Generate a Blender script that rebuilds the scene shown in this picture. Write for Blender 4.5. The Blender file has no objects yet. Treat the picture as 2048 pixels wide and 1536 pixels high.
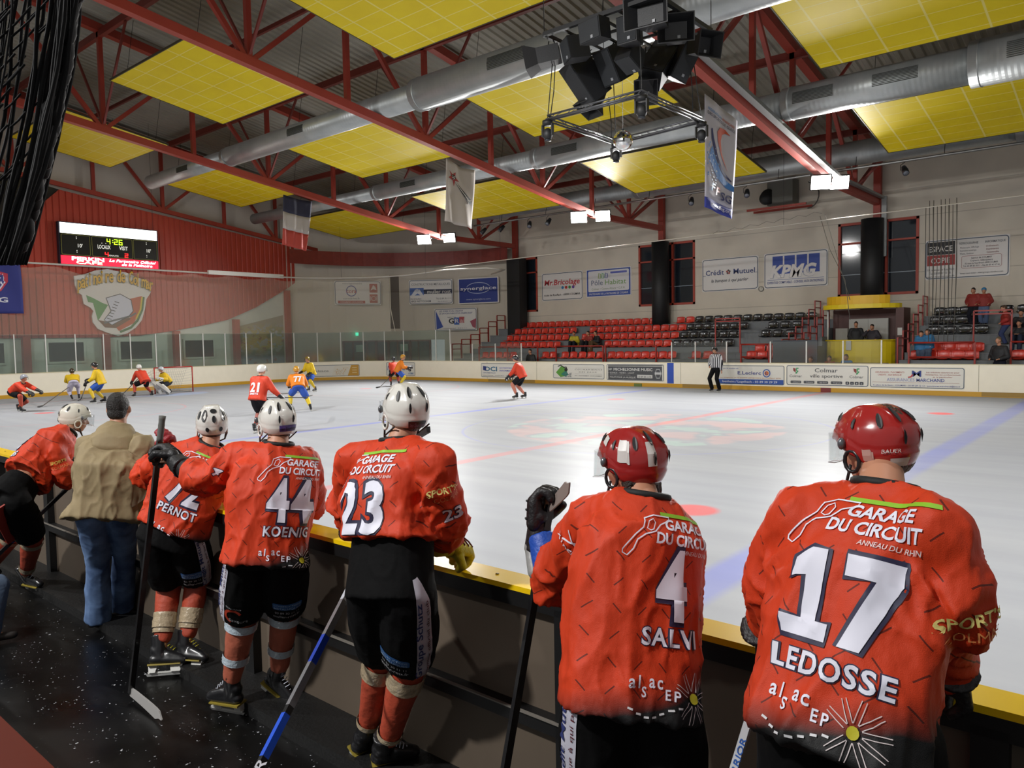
import bpy, bmesh, math, random
from mathutils import Vector, Matrix, Quaternion, noise
from mathutils.bvhtree import BVHTree
random.seed(7)
SC = bpy.context.scene
COL = SC.collection
# ---------------------------------------------------------------- camera
# world: X along the rink, Y across it (away from the players' bench), Z up; metres
ROT = Matrix(((.761399, -.024315, .647827), (.648039, .056003, -.759545), (-.017812, .998134, .058398)))
EYE = Vector((0, 0, 2.25)); FPX = 1519.0
def _orth(m):
    y = Vector(m[1]).normalized(); x = Vector(m[0]); x = (x - y * x.dot(y)).normalized(); z = x.cross(y)
    return Matrix((x, y, z))
ROT = _orth(ROT)
cd = bpy.data.cameras.new('camera'); cam = bpy.data.objects.new('camera', cd); COL.objects.link(cam)
cd.sensor_width = 36; cd.lens = FPX / 2048 * 36; cd.clip_start = .05; cd.clip_end = 300
cam.matrix_world = Matrix.Translation(EYE) @ ROT.to_4x4(); SC.camera = cam
# ---------------------------------------------------------------- colour management, world
SC.view_settings.view_transform = 'Standard'; SC.view_settings.look = 'None'
SC.view_settings.gamma = 1; SC.view_settings.use_curve_mapping = False
SC.view_settings.exposure = 0.78
SC.cycles.use_denoising = True
SC.cycles.max_bounces = 6; SC.cycles.diffuse_bounces = 4; SC.cycles.glossy_bounces = 3
SC.cycles.transparent_max_bounces = 12; SC.cycles.transmission_bounces = 4
SC.cycles.sample_clamp_indirect = 4.0; SC.cycles.caustics_reflective = False; SC.cycles.caustics_refractive = False
wd = bpy.data.worlds.new('world'); SC.world = wd; wd.use_nodes = True
wd.node_tree.nodes['Background'].inputs[0].default_value = (.60, .60, .60, 1)
wd.node_tree.nodes['Background'].inputs[1].default_value = .26
LAMP_W = 430.0
LAMP_COL = (1.0, .985, .965)
def lamp(loc, aim, power, size=.55, col=LAMP_COL, spread=130):
    l = bpy.data.lights.new('floodlight_beam', 'AREA'); l.shape = 'RECTANGLE'; l.size = size; l.size_y = size * .7
    l.energy = power; l.color = col; l.spread = math.radians(spread)
    o = bpy.data.objects.new('floodlight_beam', l); COL.objects.link(o); o.location = loc
    o.rotation_euler = (Vector(aim) - Vector(loc)).to_track_quat('-Z', 'Y').to_euler(); return o
# the hall's metal halide floodlights: a pair under every truss on the far side (seen) and on the bench side (overhead, behind)
TRX = [-30.49, -20.29, -9.6, .9, 11.2]
FAR_LAMPS = [(x - .05, 28.45, 7.72) for x in TRX] + [(x, 30.35, 7.98) for x in TRX]
for (x, y, z) in FAR_LAMPS[:3] + FAR_LAMPS[5:8]: lamp((x + .25, y - .05, z - .16), (x + 2, y - 14, 0), LAMP_W)
NEAR_LAMPS = [(x, y, 9.6) for x in TRX for y in (4.2, 5.6)]
for (x, y, z) in NEAR_LAMPS: lamp((x, y, z - .2), (x, y + 8, 0), LAMP_W * .40)
STAND_LAMPS = [(-4.5, -5, 9), (-14, -5, 9)]
for p in STAND_LAMPS: lamp((p[0], p[1], p[2] - .2), (p[0], 2.5, .8), LAMP_W * .74)

# ---------------------------------------------------------------- pixel <-> place helpers (used with real planes of the hall)
def ray(px, py): return ROT @ Vector(((px - 1024) / FPX, -(py - 768) / FPX, -1))
def PY(px, py, Y):
    d = ray(px, py); return EYE + d * ((Y - EYE.y) / d.y)
def PX(px, py, X):
    d = ray(px, py); return EYE + d * ((X - EYE.x) / d.x)
def PZ(px, py, Z=0):
    d = ray(px, py); return EYE + d * ((Z - EYE.z) / d.z)
# ---------------------------------------------------------------- materials
def lin(c):
    if isinstance(c, str): c = tuple(int(c[i:i + 2], 16) / 255 for i in (0, 2, 4))
    return tuple((x / 12.92 if x <= .04045 else ((x + .055) / 1.055) ** 2.4) for x in c)
_M = {}
def mat(c, rough=.6, metal=0, emit=0, alpha=1, spec=.5, bump=0, bscale=40, coat=0, key=None, var=0, vscale=3):
    k = key or (str(c), rough, metal, emit, alpha, spec, bump, bscale, coat, var, vscale)
    if k in _M: return _M[k]
    m = bpy.data.materials.new('surface'); m.use_nodes = True; nt = m.node_tree; b = nt.nodes['Principled BSDF']
    L = lin(c) if isinstance(c, str) else c
    b.inputs['Base Color'].default_value = (*L, 1); b.inputs['Roughness'].default_value = rough; b.inputs['Metallic'].default_value = metal
    b.inputs['Specular IOR Level'].default_value = spec; b.inputs['Coat Weight'].default_value = coat
    if emit: b.inputs['Emission Color'].default_value = (*L, 1); b.inputs['Emission Strength'].default_value = emit
    if alpha < 1: b.inputs['Alpha'].default_value = alpha
    if bump or var:
        tc = nt.nodes.new('ShaderNodeTexCoord')
    if bump:
        n = nt.nodes.new('ShaderNodeTexNoise'); n.inputs['Scale'].default_value = bscale; n.inputs['Detail'].default_value = 3
        bp = nt.nodes.new('ShaderNodeBump'); bp.inputs['Strength'].default_value = bump; bp.inputs['Distance'].default_value = .02
        nt.links.new(tc.outputs['Object'], n.inputs['Vector']); nt.links.new(n.outputs['Fac'], bp.inputs['Height']); nt.links.new(bp.outputs['Normal'], b.inputs['Normal'])
    if var:
        n = nt.nodes.new('ShaderNodeTexNoise'); n.inputs['Scale'].default_value = vscale; n.inputs['Detail'].default_value = 5
        r = nt.nodes.new('ShaderNodeMapRange'); r.inputs[1].default_value = .3; r.inputs[2].default_value = .7; r.inputs[3].default_value = 1 - var; r.inputs[4].default_value = 1 + var
        mx = nt.nodes.new('ShaderNodeVectorMath'); mx.operation = 'SCALE'; mx.inputs[0].default_value = L
        nt.links.new(tc.outputs['Object'], n.inputs['Vector']); nt.links.new(n.outputs['Fac'], r.inputs[0]); nt.links.new(r.outputs[0], mx.inputs['Scale']); nt.links.new(mx.outputs[0], b.inputs['Base Color'])
    _M[k] = m; return m
class NT:
    """tiny node-building helper"""
    def __init__(s, name='surface'):
        s.m = bpy.data.materials.new(name); s.m.use_nodes = True; s.t = s.m.node_tree; s.b = s.t.nodes['Principled BSDF']
        s.tc = s.t.nodes.new('ShaderNodeTexCoord').outputs['Object']
    def _in(s, sock, v):
        if isinstance(v, bpy.types.NodeSocket): s.t.links.new(v, sock)
        else: sock.default_value = v
    def math(s, op, a, b=0, c=0, clamp=False):
        n = s.t.nodes.new('ShaderNodeMath'); n.operation = op; n.use_clamp = clamp
        for i, v in enumerate((a, b, c)): s._in(n.inputs[i], v)
        return n.outputs[0]
    def xyz(s, v=None):
        n = s.t.nodes.new('ShaderNodeSeparateXYZ'); s._in(n.inputs[0], v or s.tc); return n.outputs
    def noise(s, scale, detail=2, vec=None, rough=.5):
        n = s.t.nodes.new('ShaderNodeTexNoise'); n.inputs['Scale'].default_value = scale; n.inputs['Detail'].default_value = detail; n.inputs['Roughness'].default_value = rough
        s._in(n.inputs['Vector'], vec or s.tc); return n.outputs['Fac']
    def scalev(s, v, xyz):
        n = s.t.nodes.new('ShaderNodeVectorMath'); n.operation = 'MULTIPLY'; s._in(n.inputs[0], v); n.inputs[1].default_value = xyz; return n.outputs[0]
    def rng(s, v, a, b, c=0, d=1):
        n = s.t.nodes.new('ShaderNodeMapRange'); s._in(n.inputs[0], v)
        for i, q in enumerate((a, b, c, d)): n.inputs[i + 1].default_value = q
        return n.outputs[0]
    def mix(s, f, a, b):
        n = s.t.nodes.new('ShaderNodeMix'); n.data_type = 'RGBA'; s._in(n.inputs[0], f)
        s._in(n.inputs[6], (*a, 1) if isinstance(a, tuple) else a); s._in(n.inputs[7], (*b, 1) if isinstance(b, tuple) else b); return n.outputs[2]
    def bump(s, h, st=.3, d=.02):
        n = s.t.nodes.new('ShaderNodeBump'); n.inputs['Strength'].default_value = st; n.inputs['Distance'].default_value = d
        s._in(n.inputs['Height'], h); s.t.links.new(n.outputs['Normal'], s.b.inputs['Normal'])
    def set(s, **k):
        for n, v in k.items(): s._in(s.b.inputs[n.replace('_', ' ')], (*v, 1) if isinstance(v, tuple) and len(v) == 3 else v)
        return s.m
# ---------------------------------------------------------------- mesh collecting
class MB:
    def __init__(s): s.v = []; s.f = []; s.mi = []; s.m = []; s.sm = []
    def _mi(s, m):
        if m not in s.m: s.m.append(m)
        return s.m.index(m)
    def add(s, vs, fs, m=None, smooth=False):
        o = len(s.v); s.v += [tuple(v) for v in vs]; i = s._mi(m) if m else 0
        for f in fs: s.f.append([a + o for a in f]); s.mi.append(i); s.sm.append(smooth)
        return s
    def box(s, c, d, m=None, rot=None):
        c = Vector(c); vs = []
        for x in (-.5, .5):
            for y in (-.5, .5):
                for z in (-.5, .5):
                    p = Vector((x * d[0], y * d[1], z * d[2]))
                    if rot: p = rot @ p
                    vs.append(c + p)
        return s.add(vs, [(0, 1, 3, 2), (4, 6, 7, 5), (0, 4, 5, 1), (2, 3, 7, 6), (0, 2, 6, 4), (1, 5, 7, 3)], m)
    def bb(s, a, b, m=None): return s.box([(p + q) / 2 for p, q in zip(a, b)], [abs(q - p) for p, q in zip(a, b)], m)
    def bar(s, p, q, w, h=None, m=None, up=(0, 0, 1)):
        p, q = Vector(p), Vector(q); h = h or w; d = (q - p); L = d.length
        if L < 1e-6: return s
        d.normalize(); u = Vector(up)
        if abs(d.dot(u)) > .95: u = Vector((0, 1, 0))
        sd = d.cross(u).normalized(); u = sd.cross(d).normalized()
        R = Matrix((sd, u, d)).transposed()
        return s.box((p + q) / 2, (w, h, L), m, R)
    def tube(s, pts, r, m=None, n=8, cap=True, smooth=True, closed=False):
        pts = [Vector(p) for p in pts]; rs = r if isinstance(r, (list, tuple)) else [r] * len(pts)
        vs = []; fs = []; N = len(pts); prev = None
        for i, p in enumerate(pts):
            a = pts[(i - 1) % N] if (i or closed) else p; b = pts[(i + 1) % N] if (i < N - 1 or closed) else p
            d = (b - a).normalized() if (b - a).length > 1e-9 else Vector((0, 0, 1))
            if prev is None: prev = d.orthogonal().normalized()
            u = prev - d * prev.dot(d); u = u.normalized() if u.length > 1e-6 else d.orthogonal().normalized(); prev = u; w = d.cross(u)
            for k in range(n):
                t = 2 * math.pi * k / n; vs.append(p + (u * math.cos(t) + w * math.sin(t)) * rs[i])
        for i in range(N if closed else N - 1):
            j = (i + 1) % N
            for k in range(n): fs.append((i * n + k, i * n + (k + 1) % n, j * n + (k + 1) % n, j * n + k))
        if cap and not closed: fs += [tuple(range(n))[::-1], tuple((N - 1) * n + k for k in range(n))]
        return s.add(vs, fs, m, smooth)
    def ball(s, c, r, m=None, rot=None, nu=14, nv=9, smooth=True):
        r = r if isinstance(r, (list, tuple)) else (r, r, r); c = Vector(c); vs = [(0, 0, 1)]; fs = []
        for j in range(1, nv):
            t = math.pi * j / nv
            for i in range(nu):
                a = 2 * math.pi * i / nu; vs.append((math.sin(t) * math.cos(a), math.sin(t) * math.sin(a), math.cos(t)))
        vs.append((0, 0, -1)); e = len(vs) - 1
        for i in range(nu):
            fs.append((0, 1 + i, 1 + (i + 1) % nu)); fs.append((e, e - nu + (i + 1) % nu, e - nu + i))
            for j in range(nv - 2):
                a = 1 + j * nu; fs.append((a + i, a + nu + i, a + nu + (i + 1) % nu, a + (i + 1) % nu))
        out = []
        for v in vs:
            p = Vector((v[0] * r[0], v[1] * r[1], v[2] * r[2]))
            if rot: p = rot @ p
            out.append(c + p)
        return s.add(out, fs, m, smooth)
    def poly(s, pts, depth, m=None, side=None):
        """prism from a planar outline, extruded by the vector depth"""
        n = len(pts); d = Vector(depth); a = [Vector(p) for p in pts]; b = [p + d for p in a]
        return s.add(a + b, [tuple(range(n))[::-1], tuple(range(n, 2 * n))] + [(i, (i + 1) % n, n + (i + 1) % n, n + i) for i in range(n)], m)
    def grid(s, fn, nu, nv, m=None, smooth=True, cu=False):
        vs = [fn(i / (nu if cu else nu), j / nv) for j in range(nv + 1) for i in range(nu + (0 if cu else 1))]; w = nu + (0 if cu else 1)
        fs = [(j * w + i, j * w + (i + 1) % w, (j + 1) * w + (i + 1) % w, (j + 1) * w + i) for j in range(nv) for i in range(nu)]
        return s.add(vs, fs, m, smooth)
    def mesh(s, name, default=None):
        me = bpy.data.meshes.new(name); me.from_pydata(s.v, [], s.f)
        ms = s.m or ([default] if default else [])
        for m in ms: me.materials.append(m)
        if ms: me.polygons.foreach_set('material_index', s.mi)
        me.polygons.foreach_set('use_smooth', s.sm); me.update(); return me
    def build(s, name, m=None, parent=None, fix=True, **props):
        me = s.mesh(name, m)
        if m and not s.m: me.materials.append(m) if not me.materials else None
        if fix:
            b = bmesh.new(); b.from_mesh(me); bmesh.ops.recalc_face_normals(b, faces=b.faces); b.to_mesh(me); b.free()
        return link(name, me, parent, **props)
def link(name, me, parent=None, **props):
    o = bpy.data.objects.new(name, me); COL.objects.link(o)
    if parent is not None: o.parent = parent
    return tag(o, **props)
def tag(o, label=None, cat=None, group=None, kind=None):
    if label: o['label'] = label
    if cat: o['category'] = cat
    if group: o['group'] = group
    if kind: o['kind'] = kind
    return o
def thing(name, label, cat, loc=(0, 0, 0), rz=0, group=None):
    o = bpy.data.objects.new(name, None); COL.objects.link(o); o.location = loc; o.rotation_euler = (0, 0, rz); o.empty_display_size = .2
    return tag(o, label, cat, group)
def dup(o, parent=None, loc=None, rz=None, label=None, group=None):
    c = o.copy(); COL.objects.link(c)
    if parent: c.parent = parent
    if loc is not None: c.location = loc
    if rz is not None: c.rotation_euler = (0, 0, rz)
    if label: c['label'] = label
    if group: c['group'] = group
    for ch in list(o.children): dup(ch, c)
    return c
def evalmesh(o):
    dg = bpy.context.evaluated_depsgraph_get(); me = bpy.data.meshes.new_from_object(o.evaluated_get(dg)); return me
# ---------------------------------------------------------------- lettering
_T = {}
def letters(s, bold=0., shear=0., res=2, spacing=1.0):
    """outline letters as flat polygons, normalised to cap height 1: returns verts, faces, width"""
    k = (s, bold, shear, res, spacing)
    if k in _T: return _T[k]
    c = bpy.data.curves.new('t', 'FONT'); c.body = s; c.offset = bold * .6; c.shear = shear; c.resolution_u = res; c.space_character = spacing; c.fill_mode = 'FRONT'
    o = bpy.data.objects.new('t', c); me = o.to_mesh()
    vs = [(v.co.x, v.co.y) for v in me.vertices]; fs = [tuple(p.vertices) for p in me.polygons]; o.to_mesh_clear()
    bpy.data.objects.remove(o); bpy.data.curves.remove(c)
    x0 = min(v[0] for v in vs) if vs else 0; x1 = max(v[0] for v in vs) if vs else 1; h = .729
    vs = [((x - x0) / h, y / h) for x, y in vs]; _T[k] = (vs, fs, (x1 - x0) / h); return _T[k]
class Art:
    """flat artwork laid on a plane: origin o (lower left), unit axes u (right), v (up), n (towards the viewer)"""
    def __init__(s, o, u, v, n): s.o, s.u, s.v, s.n = Vector(o), Vector(u).normalized(), Vector(v).normalized(), Vector(n).normalized(); s.L = MB(); s.G = MB(); s.k = 0
    def at(s, x, y, z=0): return s.o + s.u * x + s.v * y + s.n * z
    def z(s): s.k += 1; return .004 + s.k * .0012
    def text(s, t, x, y, h, c='222222', w=None, bold=.012, shear=0, rot=0, center=False, mb=None, res=2, arc=0, out=None, spacing=1.0):
        if out: s.text(t, x, y, h, out, w, bold + .035, shear, rot, center, mb, res, arc, None, spacing)
        vs, fs, W = letters(t, bold, shear, res, spacing); sx = (w / W) if w else h; z = s.z(); cr, sr = math.cos(rot), math.sin(rot); ox = -W * sx / 2 if center else 0
        P = []
        for a, b in vs:
            a, b = a * sx + ox, b * h
            if arc: b -= arc * ((a - (0 if center else W * sx / 2)) / (W * sx / 2)) ** 2
            P.append(s.at(x + a * cr - b * sr, y + a * sr + b * cr, z))
        (mb or s.L).add(P, fs, mat(c, .5, key=('ink', c))); return s
    def poly(s, pts, c, mb=None): z = s.z(); (mb or s.G).add([s.at(x, y, z) for x, y in pts], [tuple(range(len(pts)))], mat(c, .5, key=('ink', c))); return s
    def rect(s, x, y, w, h, c, mb=None): return s.poly([(x, y), (x + w, y), (x + w, y + h), (x, y + h)], c, mb)
    def disc(s, x, y, r, c, ry=None, n=20): ry = ry or r; return s.poly([(x + r * math.cos(6.2832 * i / n), y + ry * math.sin(6.2832 * i / n)) for i in range(n)], c)
    def line(s, pts, w, c, closed=False):
        z = s.z(); n = len(pts); P = []; F = []
        for i, (x, y) in enumerate(pts):
            a = pts[(i - 1) % n] if (i or closed) else pts[i]; b = pts[(i + 1) % n] if (i < n - 1 or closed) else pts[i]
            dx, dy = b[0] - a[0], b[1] - a[1]; l = math.hypot(dx, dy) or 1; nx, ny = -dy / l * w / 2, dx / l * w / 2
            P += [s.at(x + nx, y + ny, z), s.at(x - nx, y - ny, z)]
        for i in range(n if closed else n - 1): j = (i + 1) % n; F.append((2 * i, 2 * i + 1, 2 * j + 1, 2 * j))
        s.G.add(P, F, mat(c, .5, key=('ink', c))); return s
    def ring(s, x, y, r, w, c, ry=None, n=24): ry = ry or r; return s.line([(x + r * math.cos(6.2832 * i / n), y + ry * math.sin(6.2832 * i / n)) for i in range(n)], w, c, True)
def rrect(x, y, w, h, r, n=5):
    P = []
    for cx, cy, a in ((x + w - r, y + r, -90), (x + w - r, y + h - r, 0), (x + r, y + h - r, 90), (x + r, y + r, 180)):
        for i in range(n + 1): t = math.radians(a + 90 * i / n); P.append((cx + r * math.cos(t), cy + r * math.sin(t)))
    return P
def sign(o, u, n, w, h, label, draw, name='advertising_sign', bg='d9d6d2', border='3a4a5e', group=None, cat='sign', r=.12, bw=.035, margin=.05, thick=.03, v=(0, 0, 1)):
    t = thing(name, label, cat, o, 0, group); A = Art((0, 0, 0), u, v, n)
    p = MB(); p.poly([A.at(x, y, -thick * 0 + .0) for x, y in rrect(0, 0, w, h, r * .6)], A.n * -thick)
    p.build('panel', mat(bg, .45, key=('bg', bg)), t)
    if border:
        b = Art((0, 0, 0), u, v, n); b.line(rrect(margin, margin, w - 2 * margin, h - 2 * margin, r), bw, border, True); b.G.build('border_line', None, t, fix=False)
    draw(A, w, h)
    if A.G.v: A.G.build('logo', None, t, fix=False)
    if A.L.v: A.L.build('lettering', None, t, fix=False)
    return t
# ================================================================ THE HALL
YN, YF, XE = 2.68, 30.2, -39.3      # near boards, far boards, end boards
XW, YW = -41.0, 36.5                # end wall, far wall
M_RED = mat('9c3a2c', .45, var=.08, vscale=1.2); M_RED2 = mat('a33e2c', .5)
M_BLK = mat('0c0c0d', .6); M_STEEL = mat('9a9a98', .35, .9)
def ringpath(off, n=10, x1=6.0, R=6.0):
    """rink outline (near side, round the end, far side) moved outwards by off"""
    P = [(x1, YN - off)]
    cx = XE + R
    for cy, a0 in ((YN + R, 270), (YF - R, 180)):
        for i in range(n + 1): t = math.radians(a0 - 90 * i / n); P.append((cx + (R + off) * math.cos(t), cy + (R + off) * math.sin(t)))
    P.append((x1, YF + off)); return P
# ---- ice: one slab, painted lines inside the material
g = NT('ice'); X, Y, Z = g.xyz()
def band(v, c, w, soft=.03): return g.math('SUBTRACT', 1, g.rng(g.math('ABSOLUTE', g.math('SUBTRACT', v, c)), w / 2 - soft, w / 2 + soft))
scr = g.noise(1.0, 6, g.scalev(g.tc, (.25, 2.2, 1))); scr2 = g.noise(1.0, 4, g.scalev(g.tc, (3, .5, 1)))
wear = g.rng(g.noise(.35, 5), .35, .65, .45, 1)
col = g.mix(g.rng(scr, .35, .7), lin('96989c'), lin('9ea0a3'))
col = g.mix(g.math('MULTIPLY', g.rng(g.noise(.12, 3), .4, .7), .35), col, lin('a0a5b0'))
def paint(col, mask, c, k): return g.mix(g.math('MULTIPLY', g.math('MULTIPLY', mask, k), wear), col, lin(c))
col = paint(col, band(X, -9.8, .30), 'd06a66', .55)
col = paint(col, band(X, -3.07, .42, .06), '6f78c8', .5); col = paint(col, band(X, -16.58, .30, .05), '6f78c8', .6)
col = paint(col, band(X, -35.3, .08), 'd06a66', .6)
def circ(cx, cy, r, w=None):
    d = g.math('SQRT', g.math('ADD', g.math('POWER', g.math('SUBTRACT', X, cx), 2), g.math('POWER', g.math('SUBTRACT', Y, cy), 2)))
    return band(d, r, w, .02) if w else g.math('SUBTRACT', 1, g.rng(d, r - .05, r + .05))
for cx, cy in ((-4.56, 8.92), (-4.56, 23.56), (-15.1, 8.92), (-15.1, 23.56)): col = paint(col, circ(cx, cy, .32), 'd8504c', .75)
for cx, cy in ((-29.3, 9.4), (-29.3, 23.4)): col = paint(col, circ(cx, cy, .3), 'd8504c', .75); col = paint(col, circ(cx, cy, 4.5, .06), 'c88', .5) if False else paint(col, circ(cx, cy, 4.5, .07), 'cf7a78', .5)
col = paint(col, circ(-9.8, 16.5, 4.5, .06), '8086c4', .5)
cr = g.math('MULTIPLY', circ(-35.3, 16.5, 1.8), g.math('GREATER_THAN', X, -35.3)); col = paint(col, cr, '9fb4dc', .6)
# the faded picture at centre ice
ctr = circ(-9.8, 16.5, 3.4); bl = g.noise(.8, 2); col = paint(col, g.math('MULTIPLY', ctr, g.rng(bl, .5, .56)), 'd9a59c', .35); col = paint(col, g.math('MULTIPLY', ctr, g.rng(bl, .46, .42)), 'a8cdb8', .35)
g.bump(g.math('ADD', scr2, scr), .03, .002)
ICE = g.set(Base_Color=col, Roughness=1.0, Specular_IOR_Level=0.0)
_gl = g.t.nodes.new('ShaderNodeBsdfGlossy'); _gl.inputs['Roughness'].default_value = .34; _mx = g.t.nodes.new('ShaderNodeMixShader'); _mx.inputs[0].default_value = .04
g.t.links.new(g.b.outputs[0], _mx.inputs[1]); g.t.links.new(_gl.outputs[0], _mx.inputs[2]); g.t.links.new(_mx.outputs[0], g.t.nodes['Material Output'].inputs['Surface'])
b = MB(); b.poly([(x, y, -.05) for x, y in ringpath(.02)], (0, 0, .05), ICE); b.build('floor', None, None, kind='structure', label='white ice of the rink with worn red and blue lines')
# ---- bench floor: black rubber with ice scraps, and the concrete outside the boards
g = NT('rubber'); v = g.noise(1.3, 6); sp = g.noise(38, 2); sp2 = g.noise(7, 4)
fl = g.math('MULTIPLY', g.rng(sp, .66, .70), g.rng(sp2, .50, .56))
sm = g.math('MULTIPLY', g.rng(g.noise(1, 6, g.scalev(g.tc, (1.2, 5, 1))), .56, .75), .25)
c = g.mix(g.rng(v, .3, .8), lin('020202'), lin('090909')); c = g.mix(sm, c, lin('3a3a3c')); c = g.mix(fl, c, lin('b9bcc0'))
g.bump(sp2, .12, .01)
RUB = g.set(Base_Color=c, Roughness=g.rng(v, .3, .7, .22, .5))
b = MB(); b.bb((-12, -8, -.06), (6, 2.62, 0), RUB); b.build('floor', None, None, kind='structure', label='black rubber floor of the players bench, flecked with ice')
b = MB(); con = mat('6f6d68', .8, var=.1)
b.bb((-46, -8, -.12), (12, 42, -.06), con); b.build('floor', None, None, kind='structure', label='grey concrete floor around the rink')
# ---- dasher boards: end and far side
M_BOARD = mat('f4edda', .4, var=.02); M_KICK = mat('c9992a', .4); M_CAPB = mat('d8cfae', .4)
def wallstrip(b, path, t, z0, z1, m, start=0, end=None):
    pi = path(0); po = path(t)
    for i in range(start, (end or len(pi)) - 1):
        a, c, d, e = pi[i], pi[i + 1], po[i + 1], po[i]
        b.add([(*a, z0), (*c, z0), (*d, z0), (*e, z0), (*a, z1), (*c, z1), (*d, z1), (*e, z1)], [(0, 1, 2, 3), (4, 5, 6, 7), (0, 1, 5, 4), (2, 3, 7, 6), (0, 3, 7, 4), (1, 2, 6, 5)], m)
PTH = lambda o: ringpath(o, 12)[2:]
PTI = lambda o: ringpath(o - .02, 12)[2:]
t = thing('dasher_boards', 'cream dasher boards round the far side and end of the rink with yellow kick strip', 'boards')
b = MB(); wallstrip(b, PTH, .1, .0, 1.09, M_BOARD); b.build('board_wall', None, t)
b = MB(); wallstrip(b, PTI, .03, .0, .17, M_KICK); b.build('kick_plate', None, t)
b = MB(); wallstrip(b, lambda o: ringpath(o - .01, 12)[2:], .13, 1.09, 1.12, M_CAPB); b.build('cap_rail', None, t)
for x in (-24.1, -16.0, -14.15, -4.7, -2.9, -27.5): tag(MB().bb((x, YF - .006, .18), (x + .012, YF + .01, 1.09), mat('8f8870', .5)).build('panel_joint', None, t))
for x0, x1 in ((-27.4, -24.2), (-15.9, -14.2), (-4.6, -3.0)): MB().bb((x0, YF - .03, .02), (x1, YF + .01, .17), mat('9a7a34', .5)).build('gate_threshold', None, t)
MB().bb((-16.66, YF - .008, .18), (-16.34, YF + .01, 1.09), mat('2c50b4', .4)).build('blue_line_mark', None, t)
MB().bb((-9.98, YF - .035, 0), (-9.6, YF + .01, .17), mat('7a2f2a', .4)).build('red_line_mark', None, t)
MB().bb((-18.35, YF - .05, 0), (-17.95, YF - .01, .14), mat('66783a', .5)).build('distance_block', None, t)
# posts and glass
M_POST = mat('dcdcd8', .4)
def glassmat(tint, a, key):
    m = bpy.data.materials.new('glass_pane'); m.use_nodes = True; nt = m.node_tree; nt.nodes.clear()
    o = nt.nodes.new('ShaderNodeOutputMaterial'); tr = nt.nodes.new('ShaderNodeBsdfTransparent'); gl = nt.nodes.new('ShaderNodeBsdfGlossy'); df = nt.nodes.new('ShaderNodeBsdfDiffuse')
    tr.inputs[0].default_value = (*tint, 1); gl.inputs['Roughness'].default_value = .08; gl.inputs[0].default_value = (1, 1, 1, 1); df.inputs[0].default_value = (.45, .47, .44, 1)
    m1 = nt.nodes.new('ShaderNodeMixShader'); m1.inputs[0].default_value = a; m2 = nt.nodes.new('ShaderNodeMixShader'); m2.inputs[0].default_value = .05
    nt.links.new(tr.outputs[0], m1.inputs[1]); nt.links.new(df.outputs[0], m1.inputs[2]); nt.links.new(m1.outputs[0], m2.inputs[1]); nt.links.new(gl.outputs[0], m2.inputs[2]); nt.links.new(m2.outputs[0], o.inputs[0]); return m
GLS = glassmat((.80, .86, .83), .10, 'g'); GLC = glassmat((.93, .95, .94), .03, 'c')
def glass_run(pts, z1, label, gm=GLS, name='safety_glass', z0=1.12):
    t = thing(name, label, 'safety glass')
    for i, p in enumerate(pts):
        q = pts[min(i + 1, len(pts) - 1)] if i < len(pts) - 1 else pts[i - 1]
        MB().box((p[0], p[1], (z0 + z1) / 2), (.045, .045, z1 - z0 + .03), M_POST).build('post', None, t)
        if i < len(pts) - 1:
            a, c = Vector((*p, 0)), Vector((*q, 0)); d = (c - a).normalized() * .03; n = Vector((-d.y, d.x, 0)).normalized() * .005
            MB().poly([(a + d - n) + Vector((0, 0, 1.13)), (c - d - n) + Vector((0, 0, 1.13)), (c - d - n) + Vector((0, 0, z1)), (a + d - n) + Vector((0, 0, z1))], n * 2, gm).build('glass_pane', None, t)
endp = [(XE - .05, 11.57 + 1.272 * k) for k in range(-3, 10)]
arc = [(XE + 6 + 6.05 * math.cos(math.radians(a)), YF - 6 + 6.05 * math.sin(math.radians(a))) for a in (176, 163, 150, 137, 124, 111, 98)]
glass_run(endp + arc + [(-31.45, YF + .05), (-30.3, YF + .05)], 2.87, 'tall safety glass with white posts behind the goal and round the corner')
glass_run([(-30.25, YF + .05), (-28.6, YF + .05), (-26.92, YF + .05), (-25.12, YF + .05)], 2.04, 'low safety glass beside the red stair rails at the corner of the far stand', GLC)
glass_run([(-16.84, YF + .75), (-15.67, YF + .75), (-14.2, YF + .75)], 1.98, 'short glass screen standing behind the referee', GLC, z0=-.05)
glass_run([(-12.0, YF + .05), (-10.56, YF + .05), (-9.18, YF + .05), (-7.82, YF + .05)], 1.97, 'low safety glass in front of the yellow commentary box', GLC)
# ---- near boards (bench side)
t = thing('bench_boards', 'dark inner side of the bench boards with bright yellow cap rail', 'boards')
X0, X1 = -34, 5.5
M_IN = mat('5e5347', .55, var=.12, vscale=2); M_FR = mat('0d0d0e', .5)
MB().bb((X0, 2.66, 0), (X1, 2.72, 1.06), M_IN).build('board_panel', None, t)
MB().bb((X0, 2.60, 1.03), (X1, 2.68, 1.10), M_FR).build('top_beam', None, t)
MB().bb((X0, 2.60, 1.10), (X1, 2.755, 1.125), mat('f4cc14', .3, coat=.2)).build('cap_rail', None, t)
MB().bb((X0, 2.60, .48), (X1, 2.66, .55), M_FR).build('middle_beam', None, t)
MB().bb((X0, 2.585, .545), (X1, 2.602, .552), mat('77736c', .4)).build('beam_edge', None, t)
MB().bb((X0, 2.35, .0), (X1, 2.66, .075), mat('131313', .5, bump=.3)).build('floor_sill', None, t)
x = 1.4
for x in (1.4, -.16, -.36, -1.95, -3.3, -4.55, -6.9, -8.2, -9.6): MB().bb((x - .05, 2.6, 0), (x + .05, 2.67, 1.06), M_FR).build('upright', None, t)
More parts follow.
